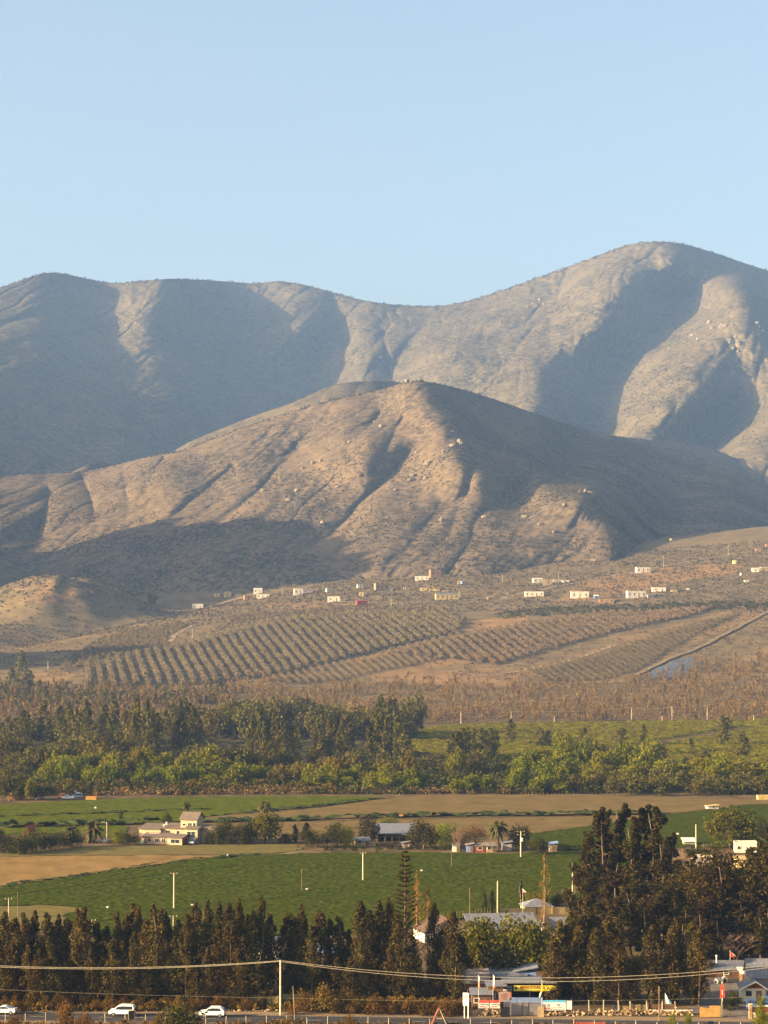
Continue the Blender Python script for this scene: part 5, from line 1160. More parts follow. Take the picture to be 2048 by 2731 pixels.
def house(name, loc, rz, w, d, h, roof, wm, rm, label, cat_='house', rh=1.2, wins=(), door=None, group=None, base=0.6, chimney=False, porch=False):
    o = empty(name, loc, rz)
    wb = MB(); wb.box((0, 0, (h - base) / 2), (w, d, h + base))
    if roof in ('gx', 'gy'):
        if roof == 'gx':
            for s in (-1, 1): wb.prismx([(-d / 2, h), (d / 2, h), (0, h + rh - 0.05)], s * (w / 2 - 0.15) - 0.14, s * (w / 2 - 0.15) + 0.14)
        else:
            for s in (-1, 1): wb.prism([(-w / 2, h), (w / 2, h), (0, h + rh - 0.05)], s * (d / 2 - 0.15) - 0.14, s * (d / 2 - 0.15) + 0.14)
    wb.build('wall', wm, o)
    rb = MB()
    if roof == 'gx': gable(rb, w, d, h, rh, axis='x')
    elif roof == 'gy': gable(rb, w, d, h, rh, axis='y')
    elif roof == 'shed': rb.prism([(-w / 2 - 0.4, h + 0.02), (w / 2 + 0.4, h + rh), (w / 2 + 0.4, h + rh + 0.14), (-w / 2 - 0.4, h + 0.16)], -d / 2 - 0.4, d / 2 + 0.4)
    elif roof == 'shedy': rb.prismx([(-d / 2 - 0.4, h + 0.02), (d / 2 + 0.4, h + rh), (d / 2 + 0.4, h + rh + 0.14), (-d / 2 - 0.4, h + 0.16)], -w / 2 - 0.4, w / 2 + 0.4)
    elif roof == 'flat':
        rb.box((0, 0, h + 0.06), (w - 0.3, d - 0.3, 0.1))
        for s in (-1, 1): rb.box((0, s * (d / 2), h + 0.22), (w + 0.1, 0.22, 0.46)); rb.box((s * w / 2, 0, h + 0.22), (0.22, d - 0.24, 0.46))
    elif roof == 'hip':
        rb.add([(-w / 2 - .5, -d / 2 - .5, h), (w / 2 + .5, -d / 2 - .5, h), (w / 2 + .5, d / 2 + .5, h), (-w / 2 - .5, d / 2 + .5, h), (-w / 2 + d / 2, 0, h + rh), (w / 2 - d / 2, 0, h + rh)],
               [(0, 1, 5, 4), (1, 2, 5), (2, 3, 4, 5), (3, 0, 4), (3, 2, 1, 0)])
    r_ = rb.build('roof', rm, o)
    if chimney:
        cb = MB(); cb.box((w * 0.2, 0, h + rh * 0.6 + 0.5), (0.5, 0.5, 1.4)); cb.build('chimney', M_greyw, r_)
    for f_, u, z, ww, hh in wins: opening(o, f_, u, z, ww, hh, w, d, fr=wm if group else None)
    if door: opening(o, door[0], door[1], 0, door[2], door[3], w, d, M_door, 'door')
    if porch:
        pb = MB(); pb.box((0, -d / 2 - 1.3, h * 0.82), (w * 0.5, 2.6, 0.14))
        for s in (-1, 1): pb.box((s * w * 0.24, -d / 2 - 2.5, h * 0.41 - 0.1), (0.16, 0.16, h * 0.82 - 0.1))
        pb.build('porch', wm, o)
    return tag(o, label, cat_, group)

# ---- the cream farmhouse left of centre
def villa():
    b = G(465, 2249); k = b.y / F; o = empty('farmhouse', b, math.radians(-16))
    X = lambda px: (px - 465) * k
    def vol(x0, x1, y0, y1, z0, z1, m, nm='wall'):
        mb = MB(); mb.box(((x0 + x1) / 2, (y0 + y1) / 2, (z0 + z1) / 2), (x1 - x0, y1 - y0, z1 - z0)); return mb.build(nm, m, o)
    # upper terrace block at left, long middle wing, tower, bay, front annex, right wing
    vol(-11.6, -4.6, 0.5, 7.5, -0.4, 4.9, M_cream); vol(-4.6, 3.6, 1.5, 8.0, -0.4, 5.2, M_cream); vol(1.2, 6.4, 2.2, 8.2, 5.22, 8.6, M_cream)
    vol(3.62, 7.6, -0.6, 6.0, -0.4, 5.4, M_cream); vol(-8.6, -0.4, -4.2, 0.4, -0.4, 2.5, M_cream); vol(-0.2, 4.4, -5.2, -0.7, -0.4, 2.6, M_cream); vol(7.7, 12.6, 2.4, 8.4, -0.4, 5.0, M_cream)
    rb = MB()
    def slope(x0, x1, y0, z0, y1, z1, t=0.18): rb.prismx([(y0, z0), (y1, z1), (y1, z1 + t), (y0, z0 + t)], x0, x1)
    slope(-12.0, -4.7, 0.0, 4.95, 7.9, 6.4); slope(-4.6, 3.5, 1.0, 5.25, 8.4, 6.6); slope(3.3, 8.0, -1.1, 5.45, 2.1, 6.2); slope(-9.2, -0.3, -4.8, 2.55, 0.45, 3.6); slope(-0.25, 4.9, -5.8, 2.65, -0.65, 3.5)
    slope(0.8, 6.8, 1.7, 8.65, 5.2, 11.2); slope(0.8, 6.8, 8.7, 8.65, 5.2, 11.2); slope(7.6, 13.0, 1.9, 5.05, 5.4, 6.6); slope(7.6, 13.0, 8.9, 5.05, 5.4, 6.6)
    rb.build('roof', M_tiles, o)
    gb = MB(); gb.prismx([(2.2, 8.62), (8.2, 8.62), (5.2, 11.0)], 6.1, 6.38); gb.prismx([(2.4, 5.02), (8.4, 5.02), (5.4, 6.5)], 12.3, 12.58); gb.build('gable', M_cream, o)
    def win(x, y, z, w, h, side=False, m=M_glass):
        fm = MB(); gm = MB()
        def bx(mb, du, dz, ww, hh, th):
            mb.box((x, y + du, z + dz) if side else (x + du, y, z + dz), (th, ww, hh) if side else (ww, th, hh))
        bx(fm, 0, h + .05, w + .2, .1, .14); bx(fm, 0, -.05, w + .2, .1, .18); bx(fm, -w / 2 - .05, h / 2, .1, h, .14); bx(fm, w / 2 + .05, h / 2, .1, h, .14)
        if w > 1: bx(fm, 0, h / 2, .06, h, .12)
        f_ = fm.build('window', M_frame, o); bx(gm, 0, h / 2, w, h, .05); gm.build('pane', m, f_)
    for x, y, z, w, h in ((4.2, 2.17, 6.2, 1.3, 1.3), (5.6, 2.17, 6.2, .9, 1.3), (2.3, 2.17, 6.4, 1.0, .8), (5.6, -.63, 2.6, 2.6, 2.0), (0.6, 1.47, 3.4, 1.0, 1.1), (-2.6, 1.47, 3.3, 1.6, 1.3), (-4.0, -4.23, .9, 1.3, 1.2), (-6.4, -4.23, 1.0, 1.0, 1.0), (2.2, -5.23, .7, 2.8, 1.4), (-1.8, -4.23, .9, 1.2, 1.2)): win(x, y, z, w, h)
    for x, y, z, w, h in ((6.43, 4.0, 6.3, 1.0, 1.3), (6.43, 6.6, 6.3, 1.0, 1.3), (12.63, 5.0, 2.4, 1.2, 1.3), (7.63, 1.0, 2.7, 1.4, 1.2)): win(x, y, z, w, h, True)
    db = MB(); db.box((-7.7, -4.23, 1.0), (1.0, .08, 2.0)); db.build('door', M_door, o)
    bal = MB(); bal.box((-6.2, -0.3, 2.75), (3.4, 1.4, .14))
    for i in range(9): bal.box((-7.8 + i * .4, -.95, 3.25), (.06, .06, .9))
    bal.box((-6.2, -.95, 3.72), (3.4, .08, .08)); bal.build('balcony', M_frame, o)
    st = MB()
    for i in range(10): st.box((-11.2 + i * .32, -.7, .2 + i * .26), (.34, 1.0, .18))
    st.build('stair', M_conc, o)
    gar = MB(); gar.box((4.43, -2.9, 1.1), (.08, 4.0, 2.2)); gar.build('shed_wall', M_redw, o)
    wt = MB(); wt.tube([(-3.6, 3.0, 6.2), (-3.6, 3.0, 7.5)], .3, 8); wt.tube([(-4.2, 2.4, 6.0), (-4.2, 2.4, 6.6)], .35, 8); wt.build('chimney', M_frame, o)
    o.scale = (1.04, 1.0, 0.84)
    tag(o, 'large cream farmhouse with stepped brown roofs and a gabled tower room', 'house')
villa()
def car(name, loc, rz, body_m, label, prof='suv', cat_='car'):
    """nose towards -x"""
    o = empty(name, loc, rz)
    if prof == 'suv': P = [(-2.2, .35), (-2.22, .75), (-2.1, .98), (-1.2, 1.1), (-.55, 1.58), (.1, 1.68), (1.5, 1.64), (1.95, 1.45), (2.15, 1.05), (2.2, .6), (2.1, .35)]; G_ = [(-1.02, 1.1), (-.5, 1.52), (.1, 1.6), (1.35, 1.57), (1.6, 1.2), (1.5, 1.1)]
    elif prof == 'van': P = [(-2.2, .35), (-2.25, .8), (-2.0, 1.05), (-1.3, 1.15), (-.7, 1.75), (0, 1.85), (2.0, 1.82), (2.2, 1.6), (2.25, .6), (2.15, .35)]; G_ = [(-1.1, 1.15), (-.66, 1.66), (0, 1.75), (1.9, 1.72), (1.95, 1.15)]
    elif prof == 'pickup': P = [(-2.4, .4), (-2.45, .85), (-2.3, 1.05), (-1.4, 1.15), (-.9, 1.7), (.2, 1.74), (.45, 1.12), (2.4, 1.08), (2.45, .5), (2.3, .4)]; G_ = [(-1.25, 1.15), (-.85, 1.62), (.15, 1.65), (.3, 1.15)]
    else: P = [(-2.2, .3), (-2.25, .7), (-2.1, .88), (-1.1, .98), (-.4, 1.4), (.5, 1.44), (1.3, 1.05), (2.15, 1.0), (2.25, .6), (2.15, .3)]; G_ = [(-.95, .98), (-.36, 1.34), (.45, 1.37), (1.1, 1.02)]
    mb = MB(); mb.prism(P, -.88, .88); bd = mb.build('body', body_m, o, bevel=.06)
    gm = MB(); gm.prism(G_, -.895, -.87); gm.prism(G_, .87, .895); gm.build('window', M_glass, o)
    # windscreen and rear window
    a_, c_ = P[3], P[4]; ws = MB()
    d = Vector((c_[0] - a_[0], 0, c_[1] - a_[1])).normalized(); nrm = Vector((-d.z, 0, d.x)) * .03
    p0 = Vector((a_[0], 0, a_[1])).lerp(Vector((c_[0], 0, c_[1])), .12) + nrm; p1 = Vector((a_[0], 0, a_[1])).lerp(Vector((c_[0], 0, c_[1])), .92) + nrm
    ws.add([(p0.x, -.76, p0.z), (p0.x, .76, p0.z), (p1.x, .66, p1.z), (p1.x, -.66, p1.z)], [(0, 1, 2, 3)])
    ws.build('windscreen', M_glass, o)
    if prof in ('suv', 'van'):
        i = 7; a_, c_ = Vector((P[i - 1][0], 0, P[i - 1][1])), Vector((P[i + 1][0], 0, P[i + 1][1])); rw = MB()
        p0 = a_.lerp(c_, .2) + Vector((.05, 0, .02)); p1 = a_.lerp(c_, .75) + Vector((.12, 0, .03))
        rw.add([(p0.x, -.62, p0.z), (p0.x, .62, p0.z), (p1.x + .04, .7, p1.z), (p1.x + .04, -.7, p1.z)], [(0, 1, 2, 3)]); rw.build('rear_window', M_glass, o)
        rr = MB(); rr.box((.5, -.7, P[5][1] + .05), (1.7, .05, .05)); rr.box((.5, .7, P[5][1] + .05), (1.7, .05, .05)); rr.build('roof_rail', M_frame, o)
    for x in (-1.38, 1.38):
        for y in (-.80, .80):
            w_ = MB(); w_.tube([(x, y - .11, .33), (x, y + .11, .33)], .33, 14); wo = w_.build('wheel', M_tyre, o)
            s = -1 if y < 0 else 1
            h_ = MB(); h_.tube([(x, y + s * .105, .33), (x, y + s * .125, .33)], .2, 10); h_.build('rim', M_rim, wo)
    for y in (-.66, .66):
        l_ = MB(); l_.box((P[2][0] - .06, y, P[2][1] - .15), (.12, .34, .16)); l_.build('headlight', M_lamp, o)
        t_ = MB(); t_.box((P[-2][0] - .02, y * 1.08, P[-3][1] - .12), (.1, .2, .26)); t_.build('tail_light', M_taill, o)
    bp = MB(); bp.box((-2.22, 0, .48), (.12, 1.6, .2)); bp.box((2.2, 0, .48), (.12, 1.6, .2)); bp.build('bumper', M_plast, o)
    pl_ = MB(); pl_.box((2.275, 0, .62), (.03, .4, .14)); pl_.build('number_plate', M_frame, o)
    return tag(o, label, cat_)
M_tyre = mat('tyre_rubber', (0.02, 0.02, 0.02), rough=0.9, var=0.2, scale=4.0)
M_rim = mat('alloy_rim', (0.4, 0.38, 0.36), rough=0.4, var=0.1, scale=4.0, metal=0.6)
M_lamp = mat('lamp_glass', (0.5, 0.5, 0.48), rough=0.15, var=0.1, scale=3.0)
M_taill = mat('red_lamp', (0.35, 0.03, 0.02), rough=0.3, var=0.1, scale=3.0)
M_plast = mat('dark_plastic', (0.04, 0.04, 0.042), rough=0.7, var=0.1, scale=4.0)
M_carw = mat('white_car_paint', (0.72, 0.72, 0.70), rough=0.3, var=0.03, scale=1.5, spec=0.5)
M_carblue = mat('blue_car_paint', (0.035, 0.08, 0.20), rough=0.35, var=0.08, scale=1.5, spec=0.5)
M_cargrey = mat('grey_car_paint', (0.3, 0.32, 0.35), rough=0.4, var=0.08, scale=1.5)
RZ = math.atan2(rd.y, rd.x)
def oncar(px, off): x = (px - CX) / F * 377; p = rpt(x, off); return (p.x, p.y, 0.07)
car('car', oncar(6, 2.0), RZ, M_carw, 'white saloon car cut off by the left edge of the view', 'sedan')
car('car', oncar(326, 1.9), RZ, M_carw, 'white estate car partly behind the dark roadside board', 'van')
car('car', oncar(568, 2.0), RZ, M_carw, 'white crossover driving left beside the green dome bush', 'suv')

# ---- scattered terrace houses (px left, px right, base row, top row, wall, roof kind, label, side turn)
def thouse(x0, x1, yb, yt, wm, roof, rm, label, rz=0.0, name='house', rh=1.1, cat_='house', dep=0.8, **kw):
    b = G((x0 + x1) / 2, yb); w = hpx(x1 - x0, b.y); h = hpx(yb - yt, b.y)
    if roof in ('gx', 'gy', 'hip', 'shed', 'shedy'): rh = min(rh, h * 0.35); h -= rh
    elif roof == 'flat': h = max(1.2, h - 0.45)
    d = max(3.0, min(w * dep, 9)); n = max(1, int(w / 5.5)); ws = []
    for i in range(n):
        u = -w / 2 + w * (i + 0.5) / n; ws.append(('f', u, h * 0.35, min(1.5, w / n * R.uniform(.25, .5)), h * 0.38))
    dr = None
    if len(ws) > 1: q = ws.pop(len(ws) // 2); dr = ('f', q[1], min(1.1, w / n * 0.4), h * 0.75)
    b.y += d / 2; b.z = min(float(gz(b.x, b.y)), b.z) - 0.1
    zf = float(gz(b.x, b.y - d / 2)); b.z = zf - 0.15
    return house(name, b, rz, w, d, h, roof, wm, rm, label, cat_, rh, ws, dr, 'scattered houses on the terrace', base=3.0, **kw)
TH = [
 (399, 430, 1549, 1537, M_whitew, 'flat', M_whitew, 'white flat roofed house in the shade under the front hill', 0.1), (512, 541, 1622, 1610, M_whitew, 'flat', M_whitew, 'small white flat house alone below the shaded slope at left', 0.0),
 (570, 586, 1592, 1582, M_yelw, 'flat', M_beige, 'low yellowish hut leftmost of the left house group', 0.0), (597, 616, 1592, 1578, M_yelw, 'gx', M_beige, 'yellow hut with pale roof in the left house group', 0.1),
 (380, 388, 1622, 1613, M_beige, 'gx', M_beige, 'tiny pale hut beside the lone dark tree', 0.0), (676, 699, 1583, 1568, M_whitew, 'gx', M_whitew, 'white gabled house at the top of the left house group', 0.0), (684, 718, 1595, 1584, M_whitew, 'flat', M_greyroof, 'long low white house below the white gabled one', 0.0),
 (650, 672, 1600, 1587, M_brick, 'flat', M_tanw, 'unfinished brown house left of the long low white one', 0.2), (783, 807, 1587, 1569, M_whitew, 'flat', M_whitew, 'bright white box house left of the grey roofed shed', 0.1), (808, 834, 1581, 1572, M_greyw, 'gx', M_greyroof, 'grey roofed shed attached right of the white box house', 0.0),
 (873, 906, 1605, 1590, M_whitew, 'flat', M_whitew, 'cream white stepped house above the orchard top', 0.0), (869, 884, 1579, 1567, M_whitew, 'gy', M_rustroof, 'small white gabled hut between the white houses', 0.3), (952, 968, 1568, 1557, M_whitew, 'gx', M_greyroof, 'small white house with grey roof left of the tan block', 0.2),
 (999, 1036, 1575, 1555, M_tanw, 'flat', M_tanw, 'large tan two storey block house in the middle of the terrace', 0.25), (950, 978, 1616, 1600, M_redw, 'gx', M_redw, 'red house with white base above the striped orchard', 0.2), (957, 970, 1590, 1579, M_yelw, 'flat', M_yelw, 'tiny pinkish hut above the red house', 0.0),
 (1004, 1024, 1532, 1523, M_greyw, 'flat', M_greyroof, 'pale grey hut on the upper edge of the terrace, left one', 0.0), (1030, 1046, 1532, 1523, M_greyw, 'flat', M_greyroof, 'pale grey hut on the upper edge of the terrace, right one', 0.0), (1107, 1144, 1548, 1536, M_whitew, 'flat', M_whitew, 'cream long house under the brick tower house', 0.0),
 (1146, 1174, 1540, 1519, M_brick, 'flat', M_brick, 'tall brick house highest at the centre of the terrace', 0.2), (1120, 1138, 1576, 1567, M_yelw, 'flat', M_yelw, 'yellow hut at the left of the yellow pair', 0.0), (1144, 1172, 1576, 1568, M_yelw, 'shed', M_rustroof, 'yellow shed at the right of the yellow pair', 0.0), (1220, 1230, 1559, 1547, M_yelw, 'gy', M_yelw, 'narrow orange yellow cabin beside the blue tank', 0.0),
 (1161, 1222, 1599, 1581, M_yelw, 'gx', M_greyroof, 'long yellow shed with grey roof', 0.1), (1421, 1446, 1555, 1541, M_whitew, 'gx', M_whitew, 'white pitched house above the terrace road', 0.1), (1451, 1474, 1561, 1545, M_tanw, 'flat', M_tanw, 'brown box house right of the white pitched one', 0.0), (1476, 1498, 1553, 1544, M_greyw, 'flat', M_greyroof, 'low grey wall house behind the brown box house', 0.0),
 (1499, 1518, 1554, 1545, M_whitew, 'shed', M_greyroof, 'small white hut right end of the upper row', 0.0), (1400, 1450, 1591, 1577, M_whitew, 'flat', M_whitew, 'long white bungalow at the bend of the terrace road', 0.0), (1523, 1571, 1595, 1577, M_whitew, 'flat', M_whitew, 'white modern house with dark windows in the yellow row', 0.0), (1598, 1638, 1608, 1597, M_brick, 'flat', M_brick, 'low orange brick walls of an unfinished house', 0.0),
 (1672, 1722, 1594, 1575, M_whitew, 'flat', M_yelw, 'large cream stepped house beside the orange earth', 0.1), (1697, 1733, 1527, 1512, M_whitew, 'flat', M_whitew, 'white modern house high on the terrace road', 0.1), (1740, 1776, 1578, 1565, M_whitew, 'flat', M_greyroof, 'white low house behind the large cream one', 0.0), (2006, 2025, 1526, 1514, M_whitew, 'flat', M_whitew, 'white box house near the right edge', 0.0),
 (2029, 2056, 1525, 1512, M_tanw, 'flat', M_whitew, 'tan and white house cut by the right edge', 0.0), (2015, 2029, 1470, 1462, M_brick, 'flat', M_brick, 'small orange hut highest at right', 0.0), (2042, 2054, 1459, 1450, M_brick, 'flat', M_brick, 'orange hut at the right edge above the other', 0.0), (905, 920, 1604, 1594, M_greyw, 'shed', M_rustroof, 'low grey shed at the right of the cream stepped house', 0.1), (558, 568, 1590, 1583, M_beige, 'gx', M_greyroof, 'tiny beige shed at the far left of the left house group', 0.2),
 (628, 642, 1591, 1582, M_greyw, 'shed', M_greyroof, 'small grey shed between the yellow hut and the white gabled house', 0.0), (1584, 1596, 1597, 1586, M_bluepanel, 'gx', M_frame, 'blue walled cabin just left of the orange brick walls', 0.1), (1726, 1742, 1595, 1584, M_greyw, 'gx', M_rustroof, 'dark shed right of the large cream stepped house', 0.15),
 (1180, 1196, 1579, 1571, M_tanw, 'shed', M_rustroof, 'low tan lean-to right of the yellow pair', 0.0), (1300, 1316, 1598, 1590, M_tanw, 'gx', M_rustroof, 'small brown hut on the lower road right of the long yellow shed', 0.1), (1790, 1806, 1578, 1570, M_beige, 'shed', M_greyroof, 'small beige shed right of the white low house', 0.0), (1985, 1997, 1553, 1544, M_whitew, 'shed', M_greyroof, 'tiny white cabin on the right terrace', 0.0)]
for x0, x1, yb, yt, wm, rf, rm, lb, rz_ in TH: thouse(x0, x1, yb, yt, wm, rf, rm, lb, rz_)
def tank(px, yb, yt, wpx, m, lab, cone=False):
    b = G(px, yb); r = hpx(wpx, b.y) / 2; h = hpx(yb - yt, b.y); o = empty('water_tank', b)
    mb = MB(); mb.tube([(0, 0, -0.6), (0, 0, h * 0.82)], r, 16); mb.build('shell', m, o)
    mb = MB(); mb.tube([(0, 0, h * 0.82), (0, 0, h * 0.9), (0, 0, h)], [r * 1.03, r * 0.9, r * 0.2], 16); mb.build('lid', m, o)
    return tag(o, lab, 'tank')
tank(1961, 1503, 1494, 17, M_yelw, 'round yellow water tank at the right above the terrace road'); tank(1233, 1559, 1550, 9, M_bluepanel, 'small blue tank by the orange cabin'); tank(1790, 1443, 1436, 9, M_yelw, 'small pale round tank on the hill foot')
tank(1976, 1535, 1528, 6, M_frame, 'tiny white tank near the right white box house')
for px, yb, lb in ((1684, 1532, 'white vehicle parked by the terrace road left of the modern house'), (1742, 1524, 'white car in front of the high modern house'), (1834, 1573, 'white car right of the low house on orange earth'), (1045, 1575, 'white car beside the tan block house'), (1080, 1571, 'white car right of the tan block house')):
    b = G(px, yb); b.z += 0.05; car('car', b, R.uniform(-0.4, 0.4), M_carw, lb, 'suv')

# ---- valley farm buildings
def vb(px0, px1, yb, yt, d, roof, wm, rm, label, rz=0.0, rh=1.2, name='house', cat_='house', wins=(), door=None, **kw):
    b = G((px0 + px1) / 2, yb); w = hpx(px1 - px0, b.y); h = hpx(yb - yt, b.y)
    if roof != 'flat': h -= rh
    else: h -= 0.4
    b.y += d / 2
    return house(name, b, rz, w, d, max(h, 1.0), roof, wm, rm, label, cat_, rh, wins, door, **kw)
def barn():
    b = G(1055, 2246); o = empty('barn', b + Vector((0, 8, 0)))
    w = hpx(100, b.y); mb = MB(); mb.box((0, 7, 1.6), (w, .2, 3.2)); mb.box((-w / 2, 0, 1.6), (.2, 14, 3.2)); mb.build('wall', M_greyw, o)
    rb = MB(); rb.prismx([(-8, 2.6), (8, 4.4), (8, 4.55), (-8, 2.75)], -w / 2 - .6, w / 2 + .6); rb.build('roof', M_greyroof, o)
    for i in range(6):
        p = MB(); p.box((-w / 2 + .3 + i * (w - .6) / 5, -7, 1.3), (.2, .2, 3.1)); p.build('post', M_wood, o)
    tag(o, 'long open barn with a pale grey sheet roof among the garden trees', 'barn')
barn()
vb(946, 985, 2257, 2237, 5, 'shedy', M_beige, M_greyroof, 'small cream lean-to hut left of the grey barn', 0.1, .7, 'hut', 'hut', [('f', -1, 1, 1.0, .9)], ('f', 1.4, .9, 1.8))
vb(985, 1002, 2257, 2246, .3, 'flat', M_tanw, M_tanw, 'pale plank fence panel right of the lean-to hut', 0, 0, 'fence', 'fence')
vb(1072, 1092, 2262, 2245, 3, 'shed', M_greyw, M_greyroof, 'tiny grey shed in front of the barn', 0, .5, 'shed', 'shed', (), ('f', 0, .8, 1.7))
vb(1207, 1226, 2272, 2253, 2.5, 'flat', M_whitew, M_greyroof, 'white box hut at the field edge under the bare tree', 0, 0, 'hut', 'hut', (), ('f', .5, .8, 1.8))
vb(1244, 1262, 2273, 2250, 3, 'shed', M_bluepanel, M_rustroof, 'pale blue painted shack with a white door', 0, .5, 'shack', 'shack', (), ('f', .6, .8, 1.8))
vb(1268, 1292, 2273, 2252, 3, 'shedy', M_redw, M_rustroof, 'dark red shack beside the blue one', 0, .5, 'shack', 'shack', [('f', 0, .8, 1.2, .8)])
vb(1295, 1322, 2273, 2251, 4, 'shedy', M_yelw, M_rustroof, 'ochre shack with rusty roof under the date palm', .1, .6, 'shack', 'shack', [('f', -.6, .8, 1, .9)], ('f', .9, .8, 1.7))
vb(1340, 1364, 2270, 2245, 5, 'shed', M_greyw, M_greyroof, 'grey shed right of the date palm', 0, .6, 'shed', 'shed')
vb(1466, 1486, 2272, 2248, 5, 'shed', M_greyw, M_bluepanel, 'small shed with blue roof by the farm road', 0, .5, 'shed', 'shed', (), ('f', 0, .9, 1.8))
vb(1886, 1916, 2158, 2148, 4, 'shed', M_whitew, M_beige, 'cream field hut on the edge of the ploughed field at right', .1, .4, 'hut', 'hut', [('f', 0, .5, .7, .6)])
vb(2022, 2052, 2134, 2122, 4, 'flat', M_beige, M_beige, 'low cream building cut by the right edge beyond the field', 0, .3, 'hut', 'hut')
vb(1824, 1854, 2254, 2238, 4, 'shedy', M_greyw, M_frame, 'silver roofed shed by the farm road at right', 0, .8, 'shed', 'shed')
vb(1962, 2020, 2274, 2246, 5, 'flat', M_whitew, M_whitew, 'long bright white building behind the dark grove at right', -.1, 0, 'house', 'house', [('f', -2, 1, .9, .9), ('f', 1.5, 1, .9, .9)])
vb(1965, 2050, 2315, 2288, 5, 'shedy', M_beige, M_beige, 'sunlit pale wall house glimpsed through the grove', .0, .5, 'house', 'house')
vb(1848, 1900, 2308, 2284, 5, 'flat', M_greyw, M_conc, 'low mauve walled house left of the grove top', .0, 0, 'house', 'house')
# houses behind the roadside trees
vb(1115, 1252, 2512, 2452, 9, 'gy', M_whitew, M_darkroof, 'white house with a broad dark brown roof behind the trees', .25, 2.6, 'house', 'house', [('f', 3, 1, 1.2, 1.1), ('f', -2, 1, 1.2, 1.1)], ('f', .5, 1, 2))
vb(1228, 1272, 2552, 2500, 5, 'gx', M_redw, M_maroon, 'maroon roofed annex in front of the white house', .1, 1.6, 'house', 'house')
vb(1250, 1432, 2512, 2450, 8, 'shedy', M_greyw, M_greyroof, 'long low house with a blue grey metal roof behind the round tree', .14, 2.4, 'house', 'house', [('f', -5, 1, 1.4, 1.1)])
vb(1452, 1512, 2500, 2452, 6, 'gx', M_greyw, M_greyroof, 'grey roofed house with a bright white gable right of the poplar', .1, 1.8, 'house', 'house')
vb(1395, 1470, 2432, 2400, 6, 'hip', M_beige, M_greyroof, 'low hipped roof house behind the beige wall', .1, 1.6, 'house', 'house')
vb(690, 742, 2560, 2505, 6, 'gx', M_whitew, M_greyroof, 'white house glimpsed in the gap of the eucalyptus row', .1, 1.6, 'house', 'house', [('f', 0, 1, 1, 1)])
vb(820, 880, 2560, 2520, 6, 'gx', M_whitew, M_bluepanel, 'pale blue house hidden behind the eucalyptus group', .1, 1.4, 'house', 'house')
vb(1560, 1660, 2470, 2425, 7, 'gx', M_brick, M_greyroof, 'orange walled house glimpsed between the towering trunks', .1, 1.6, 'house', 'house')
vb(1720, 1860, 2500, 2455, 6, 'gx', M_yelw, M_beige, 'pale sunlit house behind the trunks of the towering grove', .05, 1.4, 'house', 'house')
def long_wall(name, label, pts, h, t, m, cat_='wall', kind_=None, post=None, pm=None):
    P = [G(*p) for p in pts]; o = empty(name, P[0]); mb = MB()
    for a_, c_ in zip(P[:-1], P[1:]):
        d = c_ - a_; mid = (a_ + c_) / 2 - P[0]; mb.box((mid.x, mid.y, h / 2 - .1), (d.length, t, h + .2), math.atan2(d.y, d.x))
    mb.build('panel', m, o)
    if post:
        for a_, c_ in zip(P[:-1], P[1:]):
            n = max(1, int((c_ - a_).length / post))
            for i in range(n + 1):
                q = a_.lerp(c_, i / n) - P[0]; p = MB(); p.box((q.x, q.y - t / 2 - .07, h / 2), (.12, .12, h + .3)); p.build('post', pm or M_wood, o)
    return tag(o, label, cat_)
long_wall('wall', 'beige panel wall along the upper lane behind the round tree', [(1336, 2440), (1430, 2438), (1515, 2436)], 1.5, .15, M_beige, post=3.2, pm=M_beige)
M_galvw = mat('dull_wire', (0.12, 0.11, 0.10), rough=0.8, var=0.1, scale=2.0)
def stakes(name, label, a_, b_, n, h, lean=0.05, r=.05, wires=2, m=None, cat_='fence', world=False):
    A = Vector(a_) if world else G(*a_); B = Vector(b_) if world else G(*b_); o = empty(name, A)
    for i in range(n):
        p = A.lerp(B, i / max(1, n - 1)) - A; q = Vector((R.gauss(0, lean), R.gauss(0, lean), h * R.uniform(.88, 1.1)))
        mb = MB(); mb.tube([p + Vector((0, 0, -.15)), p + q], r, 6); mb.build('post', m or M_wood, o)
    for k in range(wires):
        z = h * (.4 + .45 * k / max(1, wires - 1)); mb = MB(); d = B - A
        mb.tube([(0, 0, z), (d.x / 2, d.y / 2, z - .03), (d.x, d.y, z)], .008, 4); mb.build('wire', M_galvw, o)
    return tag(o, label, cat_)
stakes('fence', 'wire fence of thin pale stakes along the lane below the crop field', (1168, 2458), (1340, 2440), 22, 2.0)
stakes('fence', 'lower run of thin stakes on the brown bank beside the lane', (1225, 2470), (1345, 2452), 9, 1.8)
stakes('fence', 'close set stake fence left of the towering grove', (1480, 2402), (1556, 2378), 20, 2.2, r=.07)
stakes('fence', 'wooden stake fence by the farm road right of the towering grove', (1796, 2300), (1842, 2280), 18, 2.6, r=.08)
stakes('fence', 'short row of stakes behind the concrete pole at right', (1872, 2266), (1896, 2264), 6, 1.7, r=.07)
stakes('fence', 'line of small posts at the top of the vineyard', (1700, 1924), (2060, 1920), 26, 1.8, r=.09)
stakes('fence', 'line of leaning stakes on the bank below the dead trees', (1390, 2122), (1540, 2124), 16, 1.3, r=.07)
